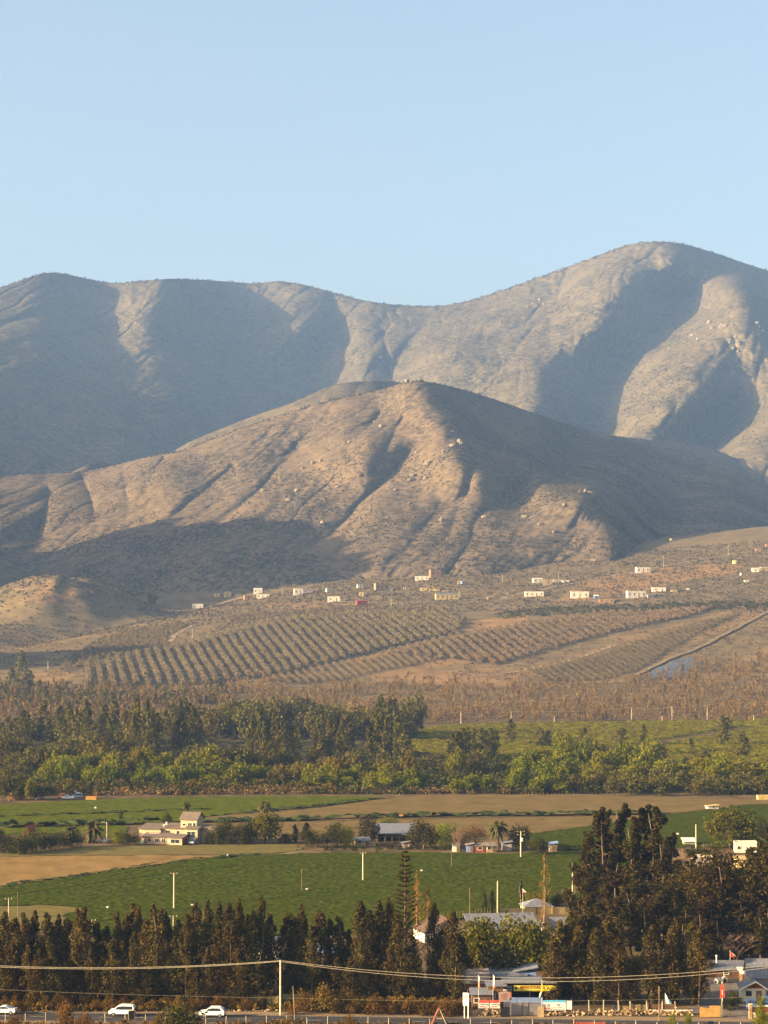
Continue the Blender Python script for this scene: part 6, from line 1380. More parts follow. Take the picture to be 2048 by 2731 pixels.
# ------------------------------------------------------------------ poles, wires, lamps, flags
WP = {}
def pole(px, yb, yt, label, arms=0, key=None, m=None, r=.14, Y=None, lamp=False, trafo=False, group='power poles', cat_='power pole', name='power_pole', lean=0.0, armw=1.8):
    if Y: b = Vector(((px - CX) / F * Y, Y, float(gz((px - CX) / F * Y, Y)))); h = CAMZ + (HY - yt) / F * Y - b.z
    else: b = G(px, yb); h = hpx(yb - yt, b.y)
    o = empty(name, b); mb = MB(); mb.tube([(0, 0, -.3), (lean, 0, h)], [r, r * .7], 8); mb.build('shaft', m or M_conc, o)
    for k in range(arms):
        z = h - .15 - k * .9; c = MB(); c.box((lean, -.08, z), (armw, .1, .12)); ca = c.build('crossarm', M_wood, o)
        for s in (-.85, 0, .85):
            q = MB(); q.tube([(lean + s * armw / 2 * .98, -.08, z + .05), (lean + s * armw / 2 * .98, -.08, z + .28)], .05, 6); q.build('insulator', M_frame, ca)
    if lamp:
        c = MB(); c.tube([(0, 0, h - .3), (-.8, 0, h), (-1.3, 0, h)], .05, 5); a_ = c.build('lamp_arm', M_frame, o); c = MB(); c.box((-1.45, 0, h - .03), (.5, .22, .12)); c.build('lamp_head', M_frame, a_)
    if trafo:
        c = MB(); c.tube([(.35, -.1, h - 2.9), (.35, -.1, h - 1.9)], .36, 10); c.build('transformer', M_frame, o); c = MB(); c.box((.1, -.1, h - 3.0), (1.3, .3, .12)); c.build('platform', M_wood, o)
    if key: WP[key] = b + Vector((lean, 0, h))
    return tag(o, label, cat_, group)
pole(748, 2707, 2560, 'pale concrete pole beside the wooden fence carrying the thick cables', 0, 'p0', r=.19)
pole(464, 2425, 2328, 'concrete T-topped pole standing in the leafy crop at left', 1, 'f1', r=.2); pole(968, 2350, 2274, 'concrete T-topped pole in the middle of the leafy crop', 1, 'f2', r=.2)
pole(1389, 2288, 2217, 'white double armed pole with a transformer beside the dark round tree', 2, 'f3', r=.22, trafo=True, armw=2.4)
pole(805, 2377, 2317, 'thin slightly leaning wooden pole in the leafy crop', 0, m=M_wood, r=.1); pole(1204, 2313, 2262, 'thin pole at the upper edge of the crop below the white hut', 0, m=M_wood, r=.1)
pole(1527, 2385, 2300, 'tall slim concrete pole left of the towering grove', 0, r=.17); pole(1520, 2425, 2370, 'thin wooden pole in front of the tall slim one', 0, m=M_wood, r=.09)
pole(1856, 2268, 2198, 'concrete pole by the farm road right of the towering grove', 0, r=.2); pole(1327, 2438, 2349, 'concrete pole beside the cypress pair', 0, r=.18); pole(1253, 2443, 2370, 'thin wooden lane pole left of the cypress pair', 0, m=M_wood, r=.1)
pole(23, 2446, 2396, 'small T-topped pole at the far left of the crop', 1, r=.12); pole(47, 2448, 2378, 'thin wooden pole second from the left edge of the crop', 0, m=M_wood, r=.09)
pole(245, 2490, 2453, 'short T-topped pole peeping over the tree row at left', 1, r=.12); pole(462, 2492, 2443, 'short T-topped pole right behind the tree row under the crop pole', 1, r=.12)
pole(285, 2242, 2192, 'white lamp post beside the large date palm', 0, lamp=True, r=.14, name='street_lamp', cat_='lamp post', group=None)
pole(1913, 2560, 2525, 'slim dark street lamp left of the bare tree', 0, lamp=True, r=.07, name='street_lamp', cat_='lamp post', group=None, m=M_wood)
pole(787, 2720, 2630, 'rough wooden post left of the rusty thicket near the road', 0, m=M_wood, r=.13, lean=-.35)
pole(1758, 2722, 2630, 'wooden pole with a small strut in front of the stone heaps', 0, m=M_wood, r=.13)
hp = [(865, 1929, 1904), (1091, 1933, 1900), (1229, 1931, 1898), (1363, 1925, 1898), (1684, 1922, 1887), (1792, 1921, 1885), (1886, 1919, 1882), (2010, 1926, 1906), (1478, 1926, 1910), (1766, 1928, 1911)]
for i, (x, yb, yt) in enumerate(sorted(hp)):
    pole(x, yb, yt, f'pale pole, {ORD[i]} from the left above the vineyard', 0, 'h%d' % x, r=.24)
tp = [(885, 1650, 1624), (1043, 1625, 1594), (1126, 1558, 1540), (1194, 1556, 1538), (1226, 1595, 1571), (1264, 1552, 1534), (1340, 1552, 1532), (1378, 1577, 1550), (1413, 1550, 1527), (1490, 1544, 1527), (1571, 1547, 1519), (1734, 1512, 1498), (1770, 1512, 1483), (1806, 1516, 1495), (1889, 1513, 1490), (1942, 1480, 1453), (1980, 1473, 1449), (1976, 1512, 1494), (687, 1672, 1648), (752, 1585, 1565), (513, 1708, 1678), (221, 1768, 1740), (128, 1785, 1762), (466, 1622, 1600), (730, 1620, 1606), (1305, 1855, 1830), (865, 1560, 1548)]
for i, (x, yb, yt) in enumerate(sorted(tp)):
    pole(x, yb, yt, f'thin distant pole, {ORD[i] if i < 14 else ORD[len(tp) - 1 - i]} from the {"left" if i < 14 else "right"} among the terrace houses', 0, None, r=.25, m=M_wood if i % 3 else M_conc)
def wire(p, q, sag, r, label, n=18):
    mb = MB(); mb.tube([p.lerp(q, i / n) + Vector((0, 0, -4 * sag * (i / n) * (1 - i / n))) for i in range(n + 1)], r, 5)
    return tag(mb.build('cable', M_wire), label, 'cable')
M_wire = mat('pale_tan_cable', (0.36, 0.30, 0.20), rough=0.6, var=0.1, scale=2.0)  # pale tan colour of the thick cables
M_dwire = mat('thin_wire', (0.20, 0.17, 0.13), rough=0.6, var=0.1, scale=2.0)
p0 = WP['p0']
def off(px, py, Y): return Vector(((px - CX) / F * Y, Y, CAMZ + (HY - py) / F * Y))
wire(p0 + Vector((0, 0, -.12)), off(-260, 2560, 380), 1.3, .045, 'thick upper cable running left from the concrete pole'); wire(p0 + Vector((0, -.1, -.24)), off(-260, 2563, 380), 1.35, .045, 'thick lower cable running left from the concrete pole')
pr = Vector(((2230 - CX) / F * 373, 373, 0))
wire(p0 + Vector((0, 0, -.1)), off(2230, 2552, 373), 3.3, .045, 'thick upper cable sagging right across the pet shop'); wire(p0 + Vector((0, -.1, -.25)), off(2230, 2555, 373), 3.75, .045, 'thick lower cable sagging right across the pet shop')
pole(2230, 2722, 2550, 'concrete pole beyond the right edge holding the thick cables', 0, r=.19, Y=373)
pole(-260, 2700, 2560, 'concrete pole beyond the left edge holding the thick cables', 0, r=.19, Y=380)
wire(off(-260, 2626, 380), p0 + Vector((0, .1, -6.6)), .35, .014, 'thin low wire along the front of the eucalyptus row'); wire(p0 + Vector((0, .1, -6.6)), off(2230, 2650, 373), .9, .014, 'thin low wire from the concrete pole past the shop and gates')
hs = sorted(k for k in WP if k.startswith('h'))
hk = ['h865', 'h1091', 'h1229', 'h1363', 'h1684', 'h1792', 'h1886']
for i, (a_, c_) in enumerate(zip(hk[:-1], hk[1:])): wire(WP[a_], WP[c_], 1.2, .07, f'thin far wire span, {ORD[i]} from the left above the vineyard')

def flagpole(px, Y, yt, label, cloth, pts, yb=None, sway=.0, r=.035):
    """pts: cloth outline in (x, z) metres from the pole top"""
    x = (px - CX) / F * Y; z = CAMZ + (HY - yt) / F * Y; o = empty('flag', (x, Y, 0))
    mb = MB(); mb.tube([(0, 0, -.2), (sway, 0, z)], r, 6); mb.build('pole', M_frame, o)
    for m, P in zip(cloth, pts):
        V = []; n = len(P) // 2
        L_, R_ = P[:n], P[n:]
        for i in range(n):
            w = .09 * math.sin(i * 1.7); V += [(L_[i][0] + sway, w - .05, z + L_[i][1]), (R_[i][0] + sway, -w - .12, z + R_[i][1])]
        f = [(2 * i, 2 * i + 1, 2 * i + 3, 2 * i + 2) for i in range(n - 1)]
        obj('cloth', np_mesh('cloth', V, f, m, True), o)
    return tag(o, label, 'flag')
M_red = mat('red_cloth', (0.62, 0.05, 0.02), rough=0.8, var=0.15, scale=2.0); M_orng = mat('orange_cloth', (0.75, 0.24, 0.03), rough=0.8, var=0.2, scale=2.0); M_wcl = mat('white_cloth', (0.72, 0.66, 0.56), rough=0.8, var=0.08, scale=2.0)
M_teal = mat('teal_cloth', (0.12, 0.36, 0.38), rough=0.8, var=0.2, scale=1.5); M_redsoft = mat('faded_red_cloth', (0.45, 0.13, 0.07), rough=0.8, var=0.2, scale=2.0); M_navy = mat('navy_cloth', (0.03, 0.05, 0.16), rough=0.8, var=0.1, scale=2.0)
def hang(w0, w1, h0, h1): return [(.03, -h0), (.0 - w0 * .4, -(h0 + (h1 - h0) * .5)), (-w1 * .3, -h1), (.03 + w0, -h0 - .2), (w1 * .7, -(h0 + (h1 - h0) * .5)), (w1, -h1 + .25)]
flagpole(1276, 380, 2600, 'red and white flag hanging limp on the left pole before the shop', [M_wcl, M_redsoft], [hang(.12, .22, .1, 1.3), hang(.16, .26, .9, 2.4)])
flagpole(1314, 381, 2599, 'white and pink flag hanging limp on the second pole before the shop', [M_wcl, M_redsoft], [hang(.14, .22, .1, 2.0), hang(.1, .3, 1.6, 2.5)], sway=.1)
flagpole(1445, 379, 2614, 'orange flag hanging beside the yellow shop sign', [M_orng, M_wcl], [[(0, -.7), (-.15, -1.8), (-.42, -2.4), (.1, -.8), (.1, -1.8), (-.1, -2.3)], [(-.3, -2.2), (-.42, -2.6), (-.5, -2.95), (-.15, -2.2), (-.3, -2.7), (-.42, -3.0)]])
flagpole(1926, 377.5, 2618, 'red feather flag on a tall post beside the plywood gate', [M_red], [[(-.05, -.3), (-.3, -1.2), (-.42, -2.9), (.12, -.4), (.3, -1.3), (.42, -2.6)]], r=.07)
flagpole(1774, 383, 2648, 'teal and white flag drooping by the stone heaps', [M_wcl, M_teal], [[(-.05, -.2), (0, -1.2), (.3, -2.0), (.2, -.4), (.5, -1.2), (.75, -1.9)], [(.2, -.5), (.4, -1.2), (.7, -2.2), (.45, -.9), (.9, -1.5), (1.15, -2.0)]])
flagpole(1947, 430, 2534, 'red and white national flag on a pole before the bare tree', [M_red, M_wcl], [[(0, -.3), (0, -.8), (0, -1.3), (.3, -.5), (.6, -1.0), (.7, -1.4)], [(.3, -.5), (.6, -.9), (.85, -1.2), (.42, -.5), (.8, -.85), (1.1, -1.25)]])
flagpole(1394, 500, 2368, 'small red white and blue flag by the beige wall', [M_wcl, M_redsoft], [[(0, -.2), (0, -.7), (.3, -.5), (.9, -1.0)], [(0, -.7), (0, -1.1), (.6, -.8), (.8, -1.1)]])
# ------------------------------------------------------------------ shop front, gates, signs and stones along the road
def at(px, Y): return Vector(((px - CX) / F * Y, Y, 0.0))
def zrow(py, Y): return CAMZ + (HY - py) / F * Y
def flat_text(par, name, txt, size, loc, m, rot=(math.pi / 2, 0, 0), align='CENTER', bold=0.0, wide=1.0):
    c = bpy.data.curves.new(name, 'FONT'); c.body = txt; c.size = size; c.align_x = align; c.align_y = 'CENTER'; c.extrude = 0.008; c.offset = bold; c.resolution_u = 3
    t = bpy.data.objects.new(name, c); COL.objects.link(t)
    bpy.context.view_layer.update()
    me = bpy.data.meshes.new_from_object(t); bpy.data.objects.remove(t); me.materials.clear(); me.materials.append(m)
    o = obj(name, me, par); o.location = loc; o.rotation_euler = rot; o.scale = (wide, 1, 1)
    return o
M_signy = mat('yellow_sign_board', (0.62, 0.52, 0.05), rough=0.6, var=0.06, scale=1.0); M_signn = mat('navy_sign_board', (0.025, 0.032, 0.075), rough=0.6, var=0.1, scale=1.0)
M_letr = mat('red_brown_letters', (0.30, 0.05, 0.025), rough=0.6, var=0.05, scale=1.0); M_letw = mat('pale_letters', (0.6, 0.58, 0.54), rough=0.6, var=0.05, scale=1.0); M_letk = mat('black_letters', (0.03, 0.03, 0.03), rough=0.6, var=0.05, scale=1.0)
M_pinks = mat('faded_pink_sign', (0.46, 0.34, 0.28), rough=0.8, var=0.12, scale=1.5); M_redp = mat('red_print', (0.50, 0.06, 0.04), rough=0.6, var=0.1, scale=1.5); M_whp = mat('white_print', (0.74, 0.68, 0.58), rough=0.7, var=0.06, scale=1.5)
M_bluep = mat('sky_blue_print', (0.10, 0.42, 0.62), rough=0.6, var=0.2, scale=1.5); M_ply = mat('plywood_sheet', (0.44, 0.25, 0.075), rough=0.85, var=0.16, scale=1.2); M_galv = mat('grey_steel_sheet', (0.21, 0.19, 0.185), rough=0.6, var=0.12, scale=1.0, metal=0.2)
M_stone = mat('tan_field_stone', (0.46, 0.32, 0.17), rough=0.9, scale=0.9, col2=(0.24, 0.15, 0.08), detail=6); M_brownw = mat('brown_board_wall', (0.14, 0.075, 0.045), rough=0.9, var=0.2, scale=1.0, stretch=(3, 3, .4)); M_plank = mat('yellow_grey_planks', (0.34, 0.255, 0.11), rough=0.9, scale=1.0, col2=(0.22, 0.16, 0.07), stretch=(6, 6, .25))

def petshop():
    Y = 388; b = at(1412, Y); o = empty('shop', b); w = 9.2; zt = zrow(2620, Y)
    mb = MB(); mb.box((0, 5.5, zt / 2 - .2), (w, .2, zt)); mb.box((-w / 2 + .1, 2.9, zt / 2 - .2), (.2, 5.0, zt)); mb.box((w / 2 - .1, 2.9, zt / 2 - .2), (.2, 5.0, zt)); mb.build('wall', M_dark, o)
    mb = MB(); mb.box((0, 2.4, zt + .1), (w + .5, 7.2, .16)); mb.build('roof', M_greyroof, o)
    mb = MB(); zc = zrow(2633.5, Y); mb.box((-w / 2 + .85, -.75, zc), (1.7, .1, 1.05)); nb = mb.build('sign_board', M_signn, o); nb['label'] = 'dark navy sign panel with two lines of pale letters'
    flat_text(nb, 'lettering', 'TODO', .36, (-w / 2 + .85, -.83, zc + .22), M_letw, bold=.012); flat_text(nb, 'lettering', 'MASAS', .36, (-w / 2 + .85, -.83, zc - .24), M_letw, bold=.012)
    mb = MB(); mb.box((.86, -.75, zc), (w - 1.78, .1, 1.0)); yb = mb.build('sign_board', M_signy, o); yb['label'] = 'yellow sign reading MASCOTAS D with a black paw emblem'
    flat_text(yb, 'lettering', 'MASCOTAS D', .70, (-1.75, -.83, zc + .14), M_letr, align='LEFT', bold=.02)
    flat_text(yb, 'lettering', "'", .70, (2.9, -.83, zc + .14), M_letr, align='LEFT', bold=.02)
    pw = MB()
    for dx, dz, r in ((0, -.12, .17), (-.2, .06, .085), (-.08, .18, .09), (.08, .18, .09), (.2, .06, .085)): pw.tube([(-2.45 + dx, -.80, zc + .02 + dz), (-2.45 + dx, -.84, zc + .02 + dz)], r, 10)
    pw.build('emblem', M_letk, yb)
    ln = MB(); [ln.box((-1.5 + i * .24, -.81, zc - .36), (.16, .02, .07)) for i in range(18)]; ln.build('small_print', M_letk, yb)
    for i in range(3):
        p = MB(); p.box((-w / 2 + .3 + i * (w - .6) / 2, -.6, zt / 2), (.14, .14, zt)); p.build('post', M_wood, o)
    for zz in (1.9, 2.35):
        s = MB(); s.box((0, 4.0, zz), (w - .6, .8, .08)); s.build('shelf', M_wood, o)
    tag(o, 'open fronted shop with a yellow and navy fascia sign and thin flat roof', 'shop')
petshop()
def simple_hut(name, label, px0, px1, Y, top, d, roof, wm, rm, rh=.5, cat_='shed', door=True, rz=0.0):
    w = hpx(px1 - px0, Y); b = at((px0 + px1) / 2, Y + d / 2); h = zrow(top, Y) - (rh if roof != 'flat' else .45)
    return house(name, b, rz, w, d, h, roof, wm, rm, label, cat_, rh, [('f', -w * .25, h * .45, .9, .7)], ('f', w * .2, .85, min(1.9, h * .85)) if door else None)
simple_hut('shed', 'brown plank shed with a thin pale roof left of the shop', 1300, 1345, 386, 2627, 4.5, 'shedy', M_brownw, M_greyroof, .25)
simple_hut('shed', 'dark brown shed with a dusty pink roof at the left end of the shop yard', 1236, 1300, 391, 2600, 6, 'shedy', M_brownw, M_rustroof, 1.6)
simple_hut('shed', 'long low roofed shed behind the brown plank shed', 1300, 1400, 397, 2594, 5, 'shedy', M_brownw, M_greyroof, .7)
simple_hut('hut', 'blue grey hut with a roof slanting up to the right behind the shop', 1372, 1427, 398, 2581, 5, 'shed', M_bluepanel, M_greyroof, .8)
simple_hut('stall', 'small stall with a pale sloping awning behind the red banners', 1258, 1308, 384, 2644, 3, 'shedy', M_brownw, M_greyroof, .6)
simple_hut('shed', 'wide flat roofed grey shed behind the dirt yard', 1880, 2075, 419, 2578, 7, 'shedy', M_brownw, M_greyroof, .7)
simple_hut('shed', 'small dark lean-to with a pale roof left of the gabled house', 1975, 2040, 409, 2590, 4, 'shedy', M_brownw, M_frame, .5)
def gates():
    Y = 376.8; o = empty('gate', at(1397, Y)); w = hpx(86, Y); z = zrow(2675, Y); mb = MB(); mb.box((0, 0, z / 2 + .05), (w, .06, z - .1)); mb.build('panel', M_galv, o)
    fb = MB()
    for x in (-w / 2, -.35, .68, w / 2): fb.box((x, -.05, z / 2 + .05), (.09, .09, z))
    fb.box((0, -.05, z), (w, .08, .09)); fb.box((0, -.05, .18), (w, .08, .09)); fb.build('frame', M_wood, o)
    tag(o, 'grey sheet metal double gate in front of the shop', 'gate')
    Y = 380; o = empty('fence', at(1396, Y)); w = hpx(104, Y); z = zrow(2660, Y)
    for i in range(3):
        p = MB(); p.box((-w / 2 + w * (i + .5) / 3, 0, z / 2), (w / 3 - .05, .06, z)); p.build('panel', M_bluepanel, o)
    tag(o, 'faded blue sheet fence standing just behind the grey gate', 'fence')
    Y = 375.6
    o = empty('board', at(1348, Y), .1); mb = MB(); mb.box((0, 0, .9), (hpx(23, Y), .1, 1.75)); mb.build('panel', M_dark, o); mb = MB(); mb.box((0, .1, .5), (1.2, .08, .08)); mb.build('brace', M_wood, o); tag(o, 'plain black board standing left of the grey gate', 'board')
    o = empty('board', at(1442, Y), -.1); mb = MB(); mb.box((0, 0, .95), (hpx(17, Y), .1, 1.85)); mb.build('panel', M_tanw, o); mb = MB(); mb.box((.62, .1, .95), (.12, .1, 1.9)); mb.build('post', M_dark, o); tag(o, 'olive brown board leaning at the right of the grey gate', 'board')
    Y = 377; o = empty('banner', at(1485, Y)); x0 = hpx(1447 - 1485, Y); x1 = hpx(1509 - 1485, Y); zt, zb = zrow(2667, Y), zrow(2696, Y)
    mb = MB(); mb.box(((x0 + x1) / 2, 0, (zt + zb) / 2 - .15), (x1 - x0, .03, zt - zb - .5)); sh = mb.build('sheet', M_whp, o)
    mb = MB(); mb.box(((x0 + x1) / 2, -.01, zt - .22), (x1 - x0, .04, .4)); mb.build('blue_strip', M_bluep, sh)
    mb = MB(); mb.box((x0 + .75, -.025, zb + .48), (1.3, .02, .18)); mb.box((x0 + 2.9, -.025, zb + .62), (.9, .02, .08)); mb.box((x0 + 2.0, -.025, zb + .62), (.5, .02, .06)); mb.build('red_print', M_redp, sh)
    mb = MB(); [mb.box((x0 + .7 + i * .42, -.025, zb + .24), (.26, .02, .16)) for i in range(8)]; mb.box((x0 + 2.75, -.025, zt - .85), (.5, .02, .4)); mb.box((x0 + 1.0, -.025, zt - .9), (.5, .02, .5)); mb.build('grey_print', M_greyw, sh)
    mb = MB(); mb.box((hpx(1518 - 1485, Y), .0, (zt + zb) / 2 + .08), (.9, .03, zt - zb - .35)); mb.build('small_sheet', M_whp, o)
    for px in (1446, 1484, 1524):
        p = MB(); p.tube([(hpx(px - 1485, Y), .08, -.1), (hpx(px - 1485, Y), .08, zt + .15)], .05, 6); p.build('post', M_wood, o)
    tag(o, 'wide white banner with a blue top strip above the stone heap', 'banner')
    Y = 379.5
    for px, lb in ((1291, 'left red and white banner with a dark line of print before the stall'), (1320, 'right red and white banner half in shade before the stall')):
        o = empty('banner', at(px, Y)); zt, zb = zrow(2667, Y), zrow(2689, Y); w = hpx(27, Y)
        mb = MB(); mb.box((0, 0, (zt + zb) / 2), (w, .03, zt - zb)); s = mb.build('sheet', M_whp, o)
        mb = MB(); mb.box((0, -.025, zt - .25), (w, .02, .5)); mb.box((-.12, -.025, zb + .28), (w * .6, .02, .14)); mb.build('red_print', M_redp, s)
        mb = MB(); [mb.box((-.55 + i * .17, -.03, (zt + zb) / 2 - .02), (.11, .02, .15)) for i in range(6)]; mb.build('dark_print', M_letk, s)
        mb = MB(); mb.tube([(w * .36, -.03, (zt + zb) / 2 - .1), (w * .36, -.035, (zt + zb) / 2 - .1)], .2, 8); mb.build('picture_print', M_greyw, s)
        for sx in (-1, 1): p = MB(); p.tube([(sx * w / 2, .06, -.1), (sx * w / 2, .06, zt + .1)], .04, 6); p.build('post', M_wood, o)
        tag(o, lb, 'banner')
    Y = 377; o = empty('sign', at(1344, Y), .12); tl = Matrix.Rotation(-.1, 3, 'Y'); zc = zrow(2658, Y)
    mb = MB(); mb.box((-.03, 0, zc), (hpx(26, Y), .08, hpx(26, Y)), 0, tl); p_ = mb.build('panel', M_pinks, o)
    mb = MB()
    for i, ww in enumerate((1.0, 1.2, .9, .8, .5)): mb.box((.02, -.055, zc + .5 - i * .24), (ww, .02, .1), 0, tl)
    mb.build('red_print', M_redsoft, p_)
    mb = MB(); mb.tube([(.12, .06, -.1), (0, .06, zc)], .06, 6); mb.build('post', M_wood, o)
    mb = MB(); mb.tube([(.18, .05, zc + .8), (.18, .05, zc + 1.1)], .03, 6); mb.box((.18, -.05, zc + 1.15), (.55, .3, .12)); mb.build('lamp', M_whp, o)
    tag(o, 'tilted faded pink sign with red print on a timber post by the gate', 'sign')
    Y = 380; o = empty('sign', at(1358, Y)); zc = zrow(2656, Y); mb = MB(); mb.box((0, 0, zc), (.8, .06, 1.5)); p_ = mb.build('panel', M_redsoft, o)
    mb = MB(); [mb.box((0, -.04, zc + .5 - i * .25), (.55, .02, .09)) for i in range(5)]; mb.build('pale_print', M_pinks, p_); mb = MB(); mb.tube([(0, .06, -.1), (0, .06, zc)], .05, 6); mb.build('post', M_wood, o); tag(o, 'narrow dull red sign behind the tilted pink one', 'sign')
    # speed limit sign on two posts
    Y = 374.2; o = empty('road_sign', at(1243, Y), -.5); z0, z1 = zrow(2682, Y), zrow(2648, Y)
    mb = MB(); mb.box((0, 0, (z0 + z1) / 2), (1.05, .06, z1 - z0)); p_ = mb.build('panel', M_letw, o); mb = MB(); mb.box((-.56, 0, (z0 + z1) / 2), (.07, .09, z1 - z0)); mb.build('edge', M_frame, o)
    zc = z1 - .65; n = 20; V = []; f = []
    for i in range(n):
        t = 6.2832 * i / n
        for r in (.44, .33): V.append((r * math.cos(t), -.045, zc + r * math.sin(t)))
    for i in range(n): f.append((2 * i, 2 * i + 1, (2 * i + 3) % (2 * n), (2 * i + 2) % (2 * n)))
    obj('ring', np_mesh('ring', V, f, M_letk), p_)
    flat_text(p_, 'lettering', '60', .44, (0, -.05, zc), M_letk, bold=.01)
    mb = MB(); [mb.box((0, -.04, z0 + .62 - i * .24), (.5 + .1 * (i % 2), .02, .09)) for i in range(3)]; mb.build('small_print', M_letk, p_)
    for sx in (-.36, .36): p = MB(); p.box((sx, .07, z0 / 2 + .4), (.13, .1, z0 + .9)); p.build('post', M_frame, o)
    tag(o, 'tall white speed limit sign with a black ring on two pale posts', 'road sign')
    # A shaped board on the near side
    Y = 365; o = empty('a_frame_board', at(1172, Y), 0.0); zt = zrow(2690, Y); hw = 1.45
    for y in (0, 1.7):
        for s, nm in ((-1, 'leg'), (1, 'leg')): mb = MB(); mb.tube([(s * hw, y, 0), (0, y, zt)], .065, 6); mb.build(nm, M_conc if y == 0 else M_wood, o)
        mb = MB(); mb.tube([(-hw * .33, y, zt * .67 - .6), (hw * .33, y, zt * .67 - .6)], .05, 6); mb.build('crossbar', M_conc, o)
    for s, m, nm in ((1, M_greyw, 'panel'), (-1, M_redw, 'panel')):
        mb = MB(); q = lambda t, y: (s * (hw * (1 - t) + .08), y, zt * t + .03)
        mb.add([q(.15, -.1), q(.15, 1.8), q(.99, 1.8), q(.99, -.1)], [(0, 1, 2, 3)]); mb.add([(x + s * .05, y, z) for x, y, z in [q(.15, -.1), q(.15, 1.8), q(.99, 1.8), q(.99, -.1)]], [(3, 2, 1, 0)])
        pn = mb.build(nm, m, o); pn['label'] = 'grey green printed side' if s > 0 else 'dark red back side'
    tag(o, 'A shaped timber board standing on the near roadside', 'board')
    # dark board facing the road before the estate car
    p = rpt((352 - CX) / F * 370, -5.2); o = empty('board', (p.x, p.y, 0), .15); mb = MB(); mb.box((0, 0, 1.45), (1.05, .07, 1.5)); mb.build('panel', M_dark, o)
    for sx in (-.55, .5): mb = MB(); mb.box((sx, 0, 1.1), (.09, .1, 2.3)); mb.build('post', M_conc if sx < 0 else M_wood, o)
    tag(o, 'dark roadside board on two posts covering the back of the estate car', 'board')
gates()

# fences
def plank_fence(label, px0, px1, Y0, Y1, h, m, n, gap=.012, wob=.05, post=True):
    A, B = at(px0, Y0), at(px1, Y1); o = empty('fence', A); d = B - A; ang = math.atan2(d.y, d.x); mb = MB(); k = int(d.length / .22)
    for i in range(k):
        q = d * ((i + .5) / k); mb.box((q.x, q.y, h / 2 * (1 + R.gauss(0, wob * .3))), (d.length / k - gap, .035, h * (1 + R.gauss(0, wob * .3))), ang)
    mb.build('panel', m, o)
    if post:
        for i in range(n + 1):
            q = d * (i / n); p = MB(); p.box((q.x, q.y - .09, h / 2 + .1), (.13, .13, h + .25), ang); p.build('post', M_wood, o)
    return tag(o, label, 'fence')
plank_fence('yellow grey plank fence left of the concrete pole', 664, 742, 386, 385, 2.0, M_plank, 4); plank_fence('lower plank fence behind the bushes right of the concrete pole', 752, 800, 388, 388, 1.9, M_plank, 2)
plank_fence('short plank panel beside the dark notice board', 1652, 1678, 381, 381, 1.05, M_plank, 1); plank_fence('sunlit plank panel between the two pale posts', 1685, 1724, 381, 381, 1.25, M_plank, 1); plank_fence('dark plank panel right of the sunlit one', 1728, 1800, 382.5, 382.5, 1.1, M_brownw, 2)
for i, (px, yt) in enumerate(((1571, 2668), (1609, 2667), (1650, 2669), (1680, 2671), (1726, 2670), (1766, 2670))):
    Y = 380.4; o = obj('post', None) if False else None
    mb = MB(); h = zrow(yt, Y); mb.box((0, 0, h / 2 - .1), (.16, .16, h + .2)); mb.box((0, 0, h + .03), (.2, .2, .06)); q = mb.build('fence_post', M_conc, None, bevel=.01, loc=at(px, Y)); q.rotation_euler[1] = R.gauss(0, .02)
    tag(q, f'pale concrete fence post, {ORD[i]} from the left along the stone heaps', 'post', 'pale posts along the stone heaps')
o = empty('fence_post', at(1803, 380)); mb = MB(); mb.box((0, 0, .95), (.11, .11, 2.1)); mb.build('shaft', M_conc, o); mb = MB(); mb.box((0, -.08, .95), (.5, .06, .12)); mb.build('arm', M_conc, o); o.rotation_euler[1] = -.12; tag(o, 'leaning white cross shaped post in front of the last eucalyptus', 'post')
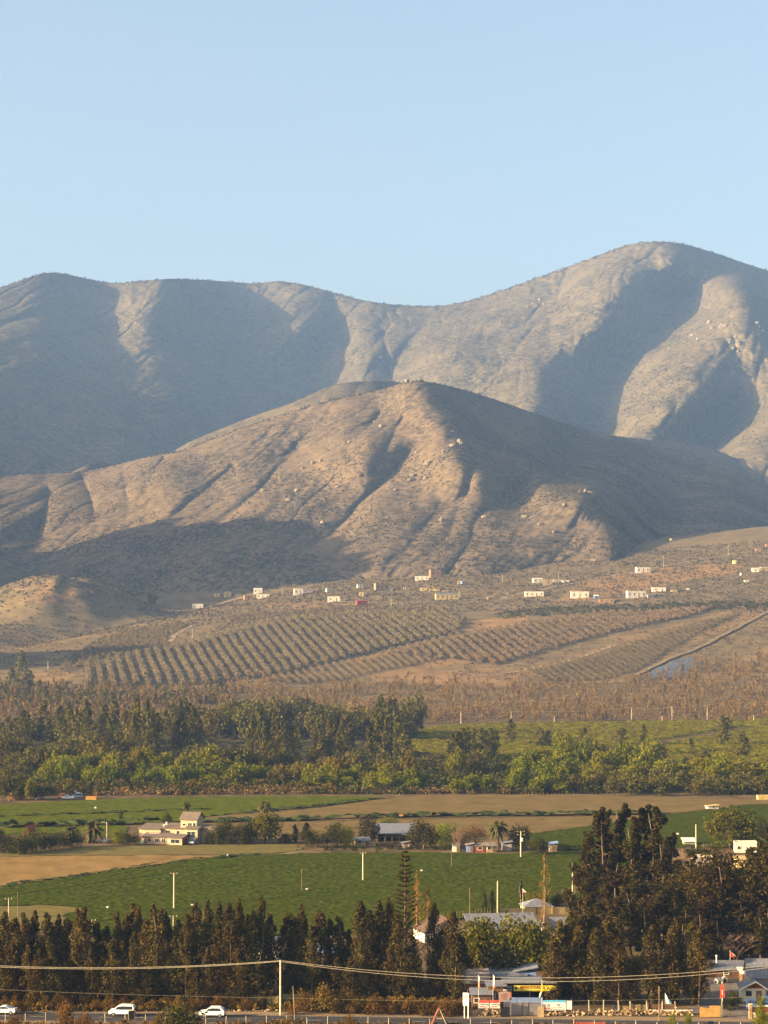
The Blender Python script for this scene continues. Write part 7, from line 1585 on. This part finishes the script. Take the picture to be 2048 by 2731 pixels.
def low_wall():
    o = empty('wall', at(1740, 378.5)); L = hpx(106, 378.5); mb = MB(); mb.box((L / 2, 0, .3), (L, .4, .75)); mb.build('stonework', M_stone, o); mb = MB(); mb.box((L / 2, 0, .71), (L + .1, .5, .09)); mb.build('capping', M_frame, o); tag(o, 'low stone wall with a white capping left of the plywood gate', 'wall')
    o = empty('notice_board', at(1641, 378.6)); mb = MB(); mb.box((0, 0, .75), (.78, .06, 1.2)); p_ = mb.build('panel', M_signn, o); mb = MB(); [mb.box((0, -.04, .85 - i * .2), (.4, .02, .06)) for i in range(2)]; mb.build('pale_print', M_greyw, p_)
    for sx in (-.42, .42): mb = MB(); mb.box((sx, 0, .7), (.07, .08, 1.5)); mb.build('post', M_wood, o)
    tag(o, 'dark blue notice board standing on the stone heap', 'notice board')
    Y = 375.4; o = empty('gate', at(1866, Y)); w = hpx(56, Y); z = zrow(2682, Y)
    mb = MB(); mb.prism([(0, .1), (w, .1), (w, z), (w * .48, z), (w * .46, z - .42), (w * .2, z - .38), (w * .1, z - .25), (0, z - .2)], -.03, .03); mb.build('panel', M_ply, o); mb = MB(); mb.box((w / 2, .06, .3), (w, .06, .1)); mb.box((w / 2, .06, z - .5), (w, .06, .1)); mb.build('rail', M_wood, o)
    mb = MB(); mb.box((w + .2, 0, z / 2 + .35), (.2, .2, z + .9)); mb.build('post', M_conc, o); tag(o, 'plywood gate with a notched top edge closing the dirt yard', 'gate')
    # stone pillar, low wall and rail fence at the right edge
    Y = 374.2; o = empty('wall', at(2001, Y)); z = zrow(2679, Y); mb = MB(); mb.box((0, 0, z / 2 - .1), (.55, .55, z + .2)); pi_ = mb.build('pillar', M_stone, o, bevel=.03); mb = MB(); mb.box((0, 0, z + .06), (.7, .7, .12)); mb.build('cap', M_conc, pi_)
    mb = MB(); mb.box((2.9, 0, .45), (5.2, .4, 1.1)); mb.build('stonework', M_stone, o); mb = MB(); mb.box((2.9, 0, 1.05), (5.2, .5, .1)); mb.build('capping', M_conc, o)
    mb = MB(); mb.box((2.9, .02, 1.55), (5.0, .05, .8)); mb.build('panel', M_redw, o); mb = MB(); mb.box((2.9, -.05, 2.2), (5.2, .1, .3)); mb.build('rail', M_frame, o)
    mb = MB(); mb.box((1.0, -.26, .6), (.9, .06, .75)); mb.build('plaque', M_frame, o); tag(o, 'stone gate pillar and low stone wall with a white rail at the right edge', 'wall')
low_wall()
def right_house():
    Y = 391; b = at(2010, Y); o = empty('house', b, -.08); k = Y / F
    w = 64 * k; mb = MB(); h = zrow(2636, Y); mb.box((0, 3, h / 2 - .2), (w, 6, h + .4)); mb.build('wall', M_whitew, o)
    mb = MB(); mb.prism([(-w / 2, h + .02), (w / 2, h + .02), (.3, h + 1.1)], .02, .3); gb = mb.build('gable', M_redw, o)
    rb = MB()
    for s in (-1, 1): rb.prism([(s * (w / 2 + .35) + (.3 if False else 0), h - .15), (.3, h + 1.25), (.3, h + 1.4), (s * (w / 2 + .35), h)], -.9, 6.2)
    rb.build('roof', M_greyroof, o)
    bb = MB()
    for s in (-1, 1): bb.prism([(s * (w / 2 + .38), h - .25), (.3, h + 1.2), (.3, h + 1.48), (s * (w / 2 + .38), h + .05)], -1.0, -.92)
    bb.build('bargeboard', M_frame, o)
    mb = MB(); mb.box((4.0, 7, 1.9), (9.5, 8, 4.2)); mb.build('wall', M_greyw, o); r2 = MB(); r2.prismx([(2.6, 3.7), (7.2, 6.6), (7.2, 6.78), (2.6, 3.88)], -1.0, 9.3); r2.prismx([(11.6, 3.7), (7.2, 6.6), (7.2, 6.78), (11.6, 3.88)], -1.0, 9.3); r2.build('roof', M_greyroof, o)
    opening(o, 'f', -.9, 1.0, 1.1, 1.0, w, 0.0); mb = MB(); mb.box((.9, -.03, 1.0), (1.0, .08, 2.0)); mb.build('door', M_door, o)
    tag(o, 'gabled bungalow with a dark red gable and blue grey roof at the right edge', 'house')
right_house()
p = at(2004, 383.5); car('pickup_truck', (p.x, p.y, .05), math.radians(80), M_carblue, 'dark blue pickup with white bumper parked before the gabled bungalow', 'pickup', 'truck')
p = at(2045, 386); car('car', (p.x, p.y, .05), math.radians(75), M_carblue, 'dark blue car cut by the right edge beside the pickup', 'suv')
for px, Y, lb, rz_ in ((1913, 411.5, 'white kennel seen from its corner in the dirt yard', -.7), (1932, 412.5, 'taller white kennel with its dark doorway facing the road', .05)):
    o = empty('kennel', at(px, Y), rz_); hh = .85 if px < 1920 else 1.1
    mb = MB(); mb.prism([(-.42, .05), (.42, .05), (.42, hh * .7), (0, hh + .12), (-.42, hh * .7)], -.55, .55); mb.build('wall', M_whitew, o)
    rb = MB()
    for s in (-1, 1): rb.prism([(s * .55, hh * .7 - .1), (0, hh + .16), (0, hh + .22), (s * .55, hh * .7 - .04)], -.65, .65)
    rb.build('roof', M_frame, o); db = MB(); db.prism([(-.24, .1), (.24, .1), (.24, hh * .6), (0, hh * .75), (-.24, hh * .6)], -.58, -.552); db.build('door', M_dark, o)
    tag(o, lb, 'dog house')
o = empty('bench', at(1982, 405)); mb = MB(); mb.box((0, 0, .5), (1.1, .45, .08)); mb.build('seat', M_frame, o)
for s in (-.45, .45): mb = MB(); mb.box((s, 0, .22), (.08, .4, .46)); mb.build('leg', M_wood, o)
tag(o, 'low white bench left of the gabled bungalow', 'bench')
o = empty('chimney_pipe', at(1911, 421) + Vector((0, 0, 3.0))); mb = MB(); mb.tube([(0, 0, -.6), (0, 0, .6)], .12, 8); mb.build('pipe', M_frame, o); mb = MB(); mb.ball((0, 0, .75), .22); mb.build('cap', M_frame, o); tag(o, 'small white capped pipe standing on the wide flat roof', 'pipe')
o = empty('bin', at(1895, 366)); mb = MB(); mb.box((0, 0, .45), (.9, .6, 1.0)); mb.build('body', M_dark, o, bevel=.05); mb = MB(); mb.box((0, 0, .99), (1.0, .7, .08)); mb.build('lid', M_plast, o); tag(o, 'dark bin at the bottom edge before the plywood gate', 'bin')
stakes('fence', 'wire fence with pale posts along the near side of the road', (-75, 372.6, 0), (80, 361.0, 0), 46, 1.5, r=.05, wires=2, m=M_conc, world=True)
def rail_fence():
    A, B = at(90, 387), at(345, 386); o = empty('fence', A); d = B - A
    for i in range(9): q = d * (i / 8); mb = MB(); mb.box((q.x, q.y, .45), (.12, .12, 1.2)); mb.build('post', M_wood, o)
    for i in range(4):
        a_, c_ = d * (i / 4), d * ((i + 1) / 4); mb = MB(); mb.tube([a_ + Vector((0, -.08, .98 + R.gauss(0, .05))), c_ + Vector((0, -.08, .98 + R.gauss(0, .05)))], .06, 6); mb.build('rail', M_wood, o)
    tag(o, 'rough timber rail fence behind the roadside stones at left', 'fence')
    A, B = at(395, 386.5), at(660, 385.5); o = empty('fence', A); d = B - A
    for i in range(9): q = d * (i / 8); mb = MB(); mb.box((q.x, q.y, .45), (.12, .12, 1.2)); mb.build('post', M_wood, o)
    mb = MB(); mb.tube([(0, -.08, .95), tuple(d * .5 + Vector((0, -.08, .9))), tuple(d + Vector((0, -.08, 1.0)))], .06, 6); mb.build('rail', M_wood, o)
    tag(o, 'rough timber rail fence behind the white crossover', 'fence')
    b = at(212, 385); mb = MB(); mb.tube([(0, 0, .9), (1.3, 0, .75), (2.6, -.3, .25)], [.1, .08, .05], 6); mb.tube([(1.3, 0, .75), (2.4, .2, 1.3)], [.05, .02], 5); tag(mb.build('fallen_branch', M_pale_bark, None, loc=b), 'pale fallen branch lying across the rail fence by the orange bush', 'branch')
rail_fence()
mb = MB(); mb.box((0, 0, .45), (5.3, .05, .9)); mb.box((-2.6, -.05, .5), (.12, .1, 1.2)); mb.box((2.6, -.05, .5), (.12, .1, 1.2)); tag(mb.build('low_fence', M_redw, None, loc=at(1572, 366.2), rz=RZ), 'low rusty red sheet panel at the bottom edge', 'fence panel')

# stones: heaps nobody could count
SR = []
for m_ in ROCKS:
    v = np.empty(len(m_.vertices) * 3, np.float32); m_.vertices.foreach_get('co', v); SR.append((v.reshape(-1, 3), [tuple(p.vertices) for p in m_.polygons]))
def stones(label, px0, px1, Y, n, s0, s1, dy, hz, m=None):
    V = []; Fc = []; off_ = 0
    for i in range(n):
        v, f = SR[i % 6]; s = s0 + (s1 - s0) * R.random() ** 2; t = R.random(); dep = R.gauss(0, dy * .4)
        c = at(px0 + (px1 - px0) * t, Y + dep); c.z = max(0, hz * (1 - abs(dep) / dy) * R.random())
        q = v * s * np.array([R.uniform(.8, 1.4), R.uniform(.7, 1.2), R.uniform(.6, 1)]); a_ = R.uniform(0, 6.28)
        V.append(np.column_stack([q[:, 0] * math.cos(a_) - q[:, 1] * math.sin(a_), q[:, 0] * math.sin(a_) + q[:, 1] * math.cos(a_), q[:, 2]]) + np.array(c)); Fc += [tuple(k + off_ for k in p) for p in f]; off_ += len(v)
    me = bpy.data.meshes.new('rubble'); me.from_pydata(np.concatenate(V).tolist(), [], Fc); me.materials.append(m or M_stone)
    return tag(obj('rubble', me), label, 'stones', kind='stuff')
stones('line of pale stones along the road behind the first cars', 30, 345, 383.6, 170, .12, .32, 1.2, .35); stones('pale stones along the road left of the crossover', 375, 460, 382.8, 50, .12, .3, 1, .3); stones('few pale stones right of the crossover', 600, 750, 381.5, 60, .08, .26, 1.2, .3)
stones('yellow stone heap under the red banners', 1262, 1335, 377.4, 150, .12, .36, 1.3, 1.0); stones('stone heap below the white banner', 1452, 1560, 377.4, 190, .12, .36, 1.3, .9); stones('long heap of tan stones along the posts', 1555, 1850, 378.3, 420, .12, .34, 1.4, .8); stones('rounded mound of small tan stones in the long heap', 1665, 1700, 377.8, 110, .1, .2, 1.0, 1.3)

# ---- small things in the fields and at the far field edge
def pxbox(name, label, cat_, px, yb, w, h, d, m, lid=None):
    b = G(px, yb); W, H_ = hpx(w, b.y), hpx(h, b.y); o = empty(name, b)
    mb = MB(); mb.box((0, d / 2, H_ / 2), (W, d, H_)); mb.build('body', m, o, bevel=.04)
    if lid: mb = MB(); mb.box((0, d / 2, H_ + .05), (W + .12, d + .12, .1)); mb.build('lid', lid, o)
    return tag(o, label, cat_)
b = G(608, 2288); o = empty('barrel', b); mb = MB(); mb.tube([(0, 0, 0), (0, 0, .25), (0, 0, .5), (0, 0, .75), (0, 0, 1.0)], [.33, .37, .35, .37, .33], 12); mb.build('body', M_bluepanel, o); mb = MB(); mb.tube([(0, 0, 1.0), (0, 0, 1.04)], .3, 12); mb.build('lid', M_frame, o); tag(o, 'small blue barrel on the bank at the end of the stubble', 'barrel')
for px, yb, lb in ((818, 2376, 'small white box beside the thin leaning pole'), (512, 2418, 'small white box right of the left crop pole'), (1124, 2326, 'small white box right of the tiered conifer top'), (286, 2424, 'small white marker box near the brown patch'), (254, 2158, 'pale marker box in the bright pasture'), (96, 2133, 'white sack box at the left field edge'), (1808, 2228, 'tiny white box in the right crop field'), (645, 2250, 'white box hut between the bushes right of the farmhouse')): pxbox('crate', lb, 'box', px, yb, 5 if px != 645 else 8, 5 if px != 645 else 9, .7, M_whp, M_frame)
pxbox('crate', 'orange crate on the ploughed field hedge', 'box', 1070, 2179, 10, 6, 1.0, M_orng, M_brick); pxbox('crate', 'orange stack of crates at the left field edge', 'box', 243, 2134, 28, 9, 2.0, M_ply, M_orng)
for px, Yo, lb, m, pr_, w_ in ((181, 2132, 'white pickup parked at the left field edge', M_carw, 'pickup', .1), (166, 2129, 'orange van beside the white pickup', M_orng, 'van', 1.2), (205, 2128, 'grey blue vehicle right of the white pickup', M_cargrey, 'van', .1), (1372, 2072, 'white car half hidden in the riverside trees', M_carw, 'suv', .3)):
    b = G(px, Yo); b.z += .05; car('car' if pr_ != 'pickup' else 'pickup_truck', b, w_, m, lb, pr_, 'car' if pr_ != 'pickup' else 'truck')
b = G(1195, 2103); o = empty('trailer', b, .1); mb = MB(); mb.box((0, 0, 1.0), (3.4, 1.6, .5)); mb.build('body', M_whp, o, bevel=.05); mb = MB(); mb.box((0, 0, .68), (3.2, .2, .12)); mb.build('chassis', M_dark, o)
for s in (-.85, .85): mb = MB(); mb.tube([(s * .3, s * .95 - .08, .3), (s * .3, s * .95 + .08, .3)], .3, 12); mb.build('wheel', M_tyre, o)
tag(o, 'small white flat trailer by the round clump at the field edge', 'trailer')
stones('heap of orange rubble at the far left field edge', 22, 76, F * CAMZ / (2132 - HY), 120, .3, .8, 4, 2.6, M_brick)
def tarp():
    b = G(200, 2126); o = empty('tarpaulin_shelter', b); mb = MB(); mb.add([(-2.6, 0, 1.2), (-.6, .3, 2.2), (.8, .2, 1.8), (2.8, 0, 1.3), (2.8, 2.5, 1.2), (.8, 2.6, 1.9), (-.6, 2.5, 2.1), (-2.6, 2.6, 1.1)], [(0, 1, 6, 7), (1, 2, 5, 6), (2, 3, 4, 5)]); mb.build('canopy', M_cargrey, o)
    for x in (-2.5, 2.7):
        for y in (.1, 2.5): mb = MB(); mb.box((x, y, .55), (.12, .12, 1.2)); mb.build('post', M_wood, o)
    tag(o, 'grey blue tarpaulin shelter behind the vehicles at the left field edge', 'shelter')
    b = G(262, 2247)
    for i, (dx, s) in enumerate(((0, .9), (1.9, 1.1))):
        mb = MB(); mb.ball((0, 0, .45 * s), .8 * s, 10, 7, (1.1, .9, .75)); mb.box((0, 0, .08), (1.1 * s, 1.0 * s, .16)); tag(mb.build('wrapped_bale', M_whp, None, smooth=True, loc=b + Vector((dx, 0, 0))), 'white wrapped bundle under the date palm, ' + ('the smaller left one' if i == 0 else 'the larger right one'), 'bundle', 'white bundles under the palm')
    b = G(380, 2249); o = empty('water_trough', b); mb = MB(); mb.box((0, 0, .5), (1.6, 1, 1)); mb.build('body', M_teal, o, bevel=.05); mb = MB(); mb.box((0, 0, 1.03), (1.7, 1.1, .06)); mb.build('rim', M_frame, o); tag(o, 'teal water trough left of the farmhouse porch', 'trough')
    b = G(516, 2252); b.z += .05; car('car', b, 1.3, M_cargrey, 'silver car parked in the shade beside the farmhouse', 'suv')
tarp()

# ------------------------------------------------------------------ evening haze: one closed box of even, thin air round everything
def haze():
    mb = MB()
    x0, x1, y0, y1, z0, z1 = -6500, 6500, -600, 11500, -12, 1950
    mb.box(((x0 + x1) / 2, (y0 + y1) / 2, (z0 + z1) / 2), (x1 - x0, y1 - y0, z1 - z0))
    m = bpy.data.materials.new('thin_evening_haze'); m.use_nodes = True
    m.cycles.volume_sampling = 'DISTANCE'; nt = m.node_tree; nt.nodes.clear()
    o = nt.nodes.new('ShaderNodeOutputMaterial'); v = nt.nodes.new('ShaderNodeVolumePrincipled')
    v.inputs['Color'].default_value = (0.31, 0.525, 1.0, 1)
    v.inputs['Density'].default_value = HAZE
    v.inputs['Anisotropy'].default_value = 0.0
    nt.links.new(v.outputs[0], o.inputs['Volume'])
    tag(mb.build('haze', m), 'thin pale blue evening haze filling the valley air', 'haze', kind='stuff')
HAZE = 4.7e-5
haze()
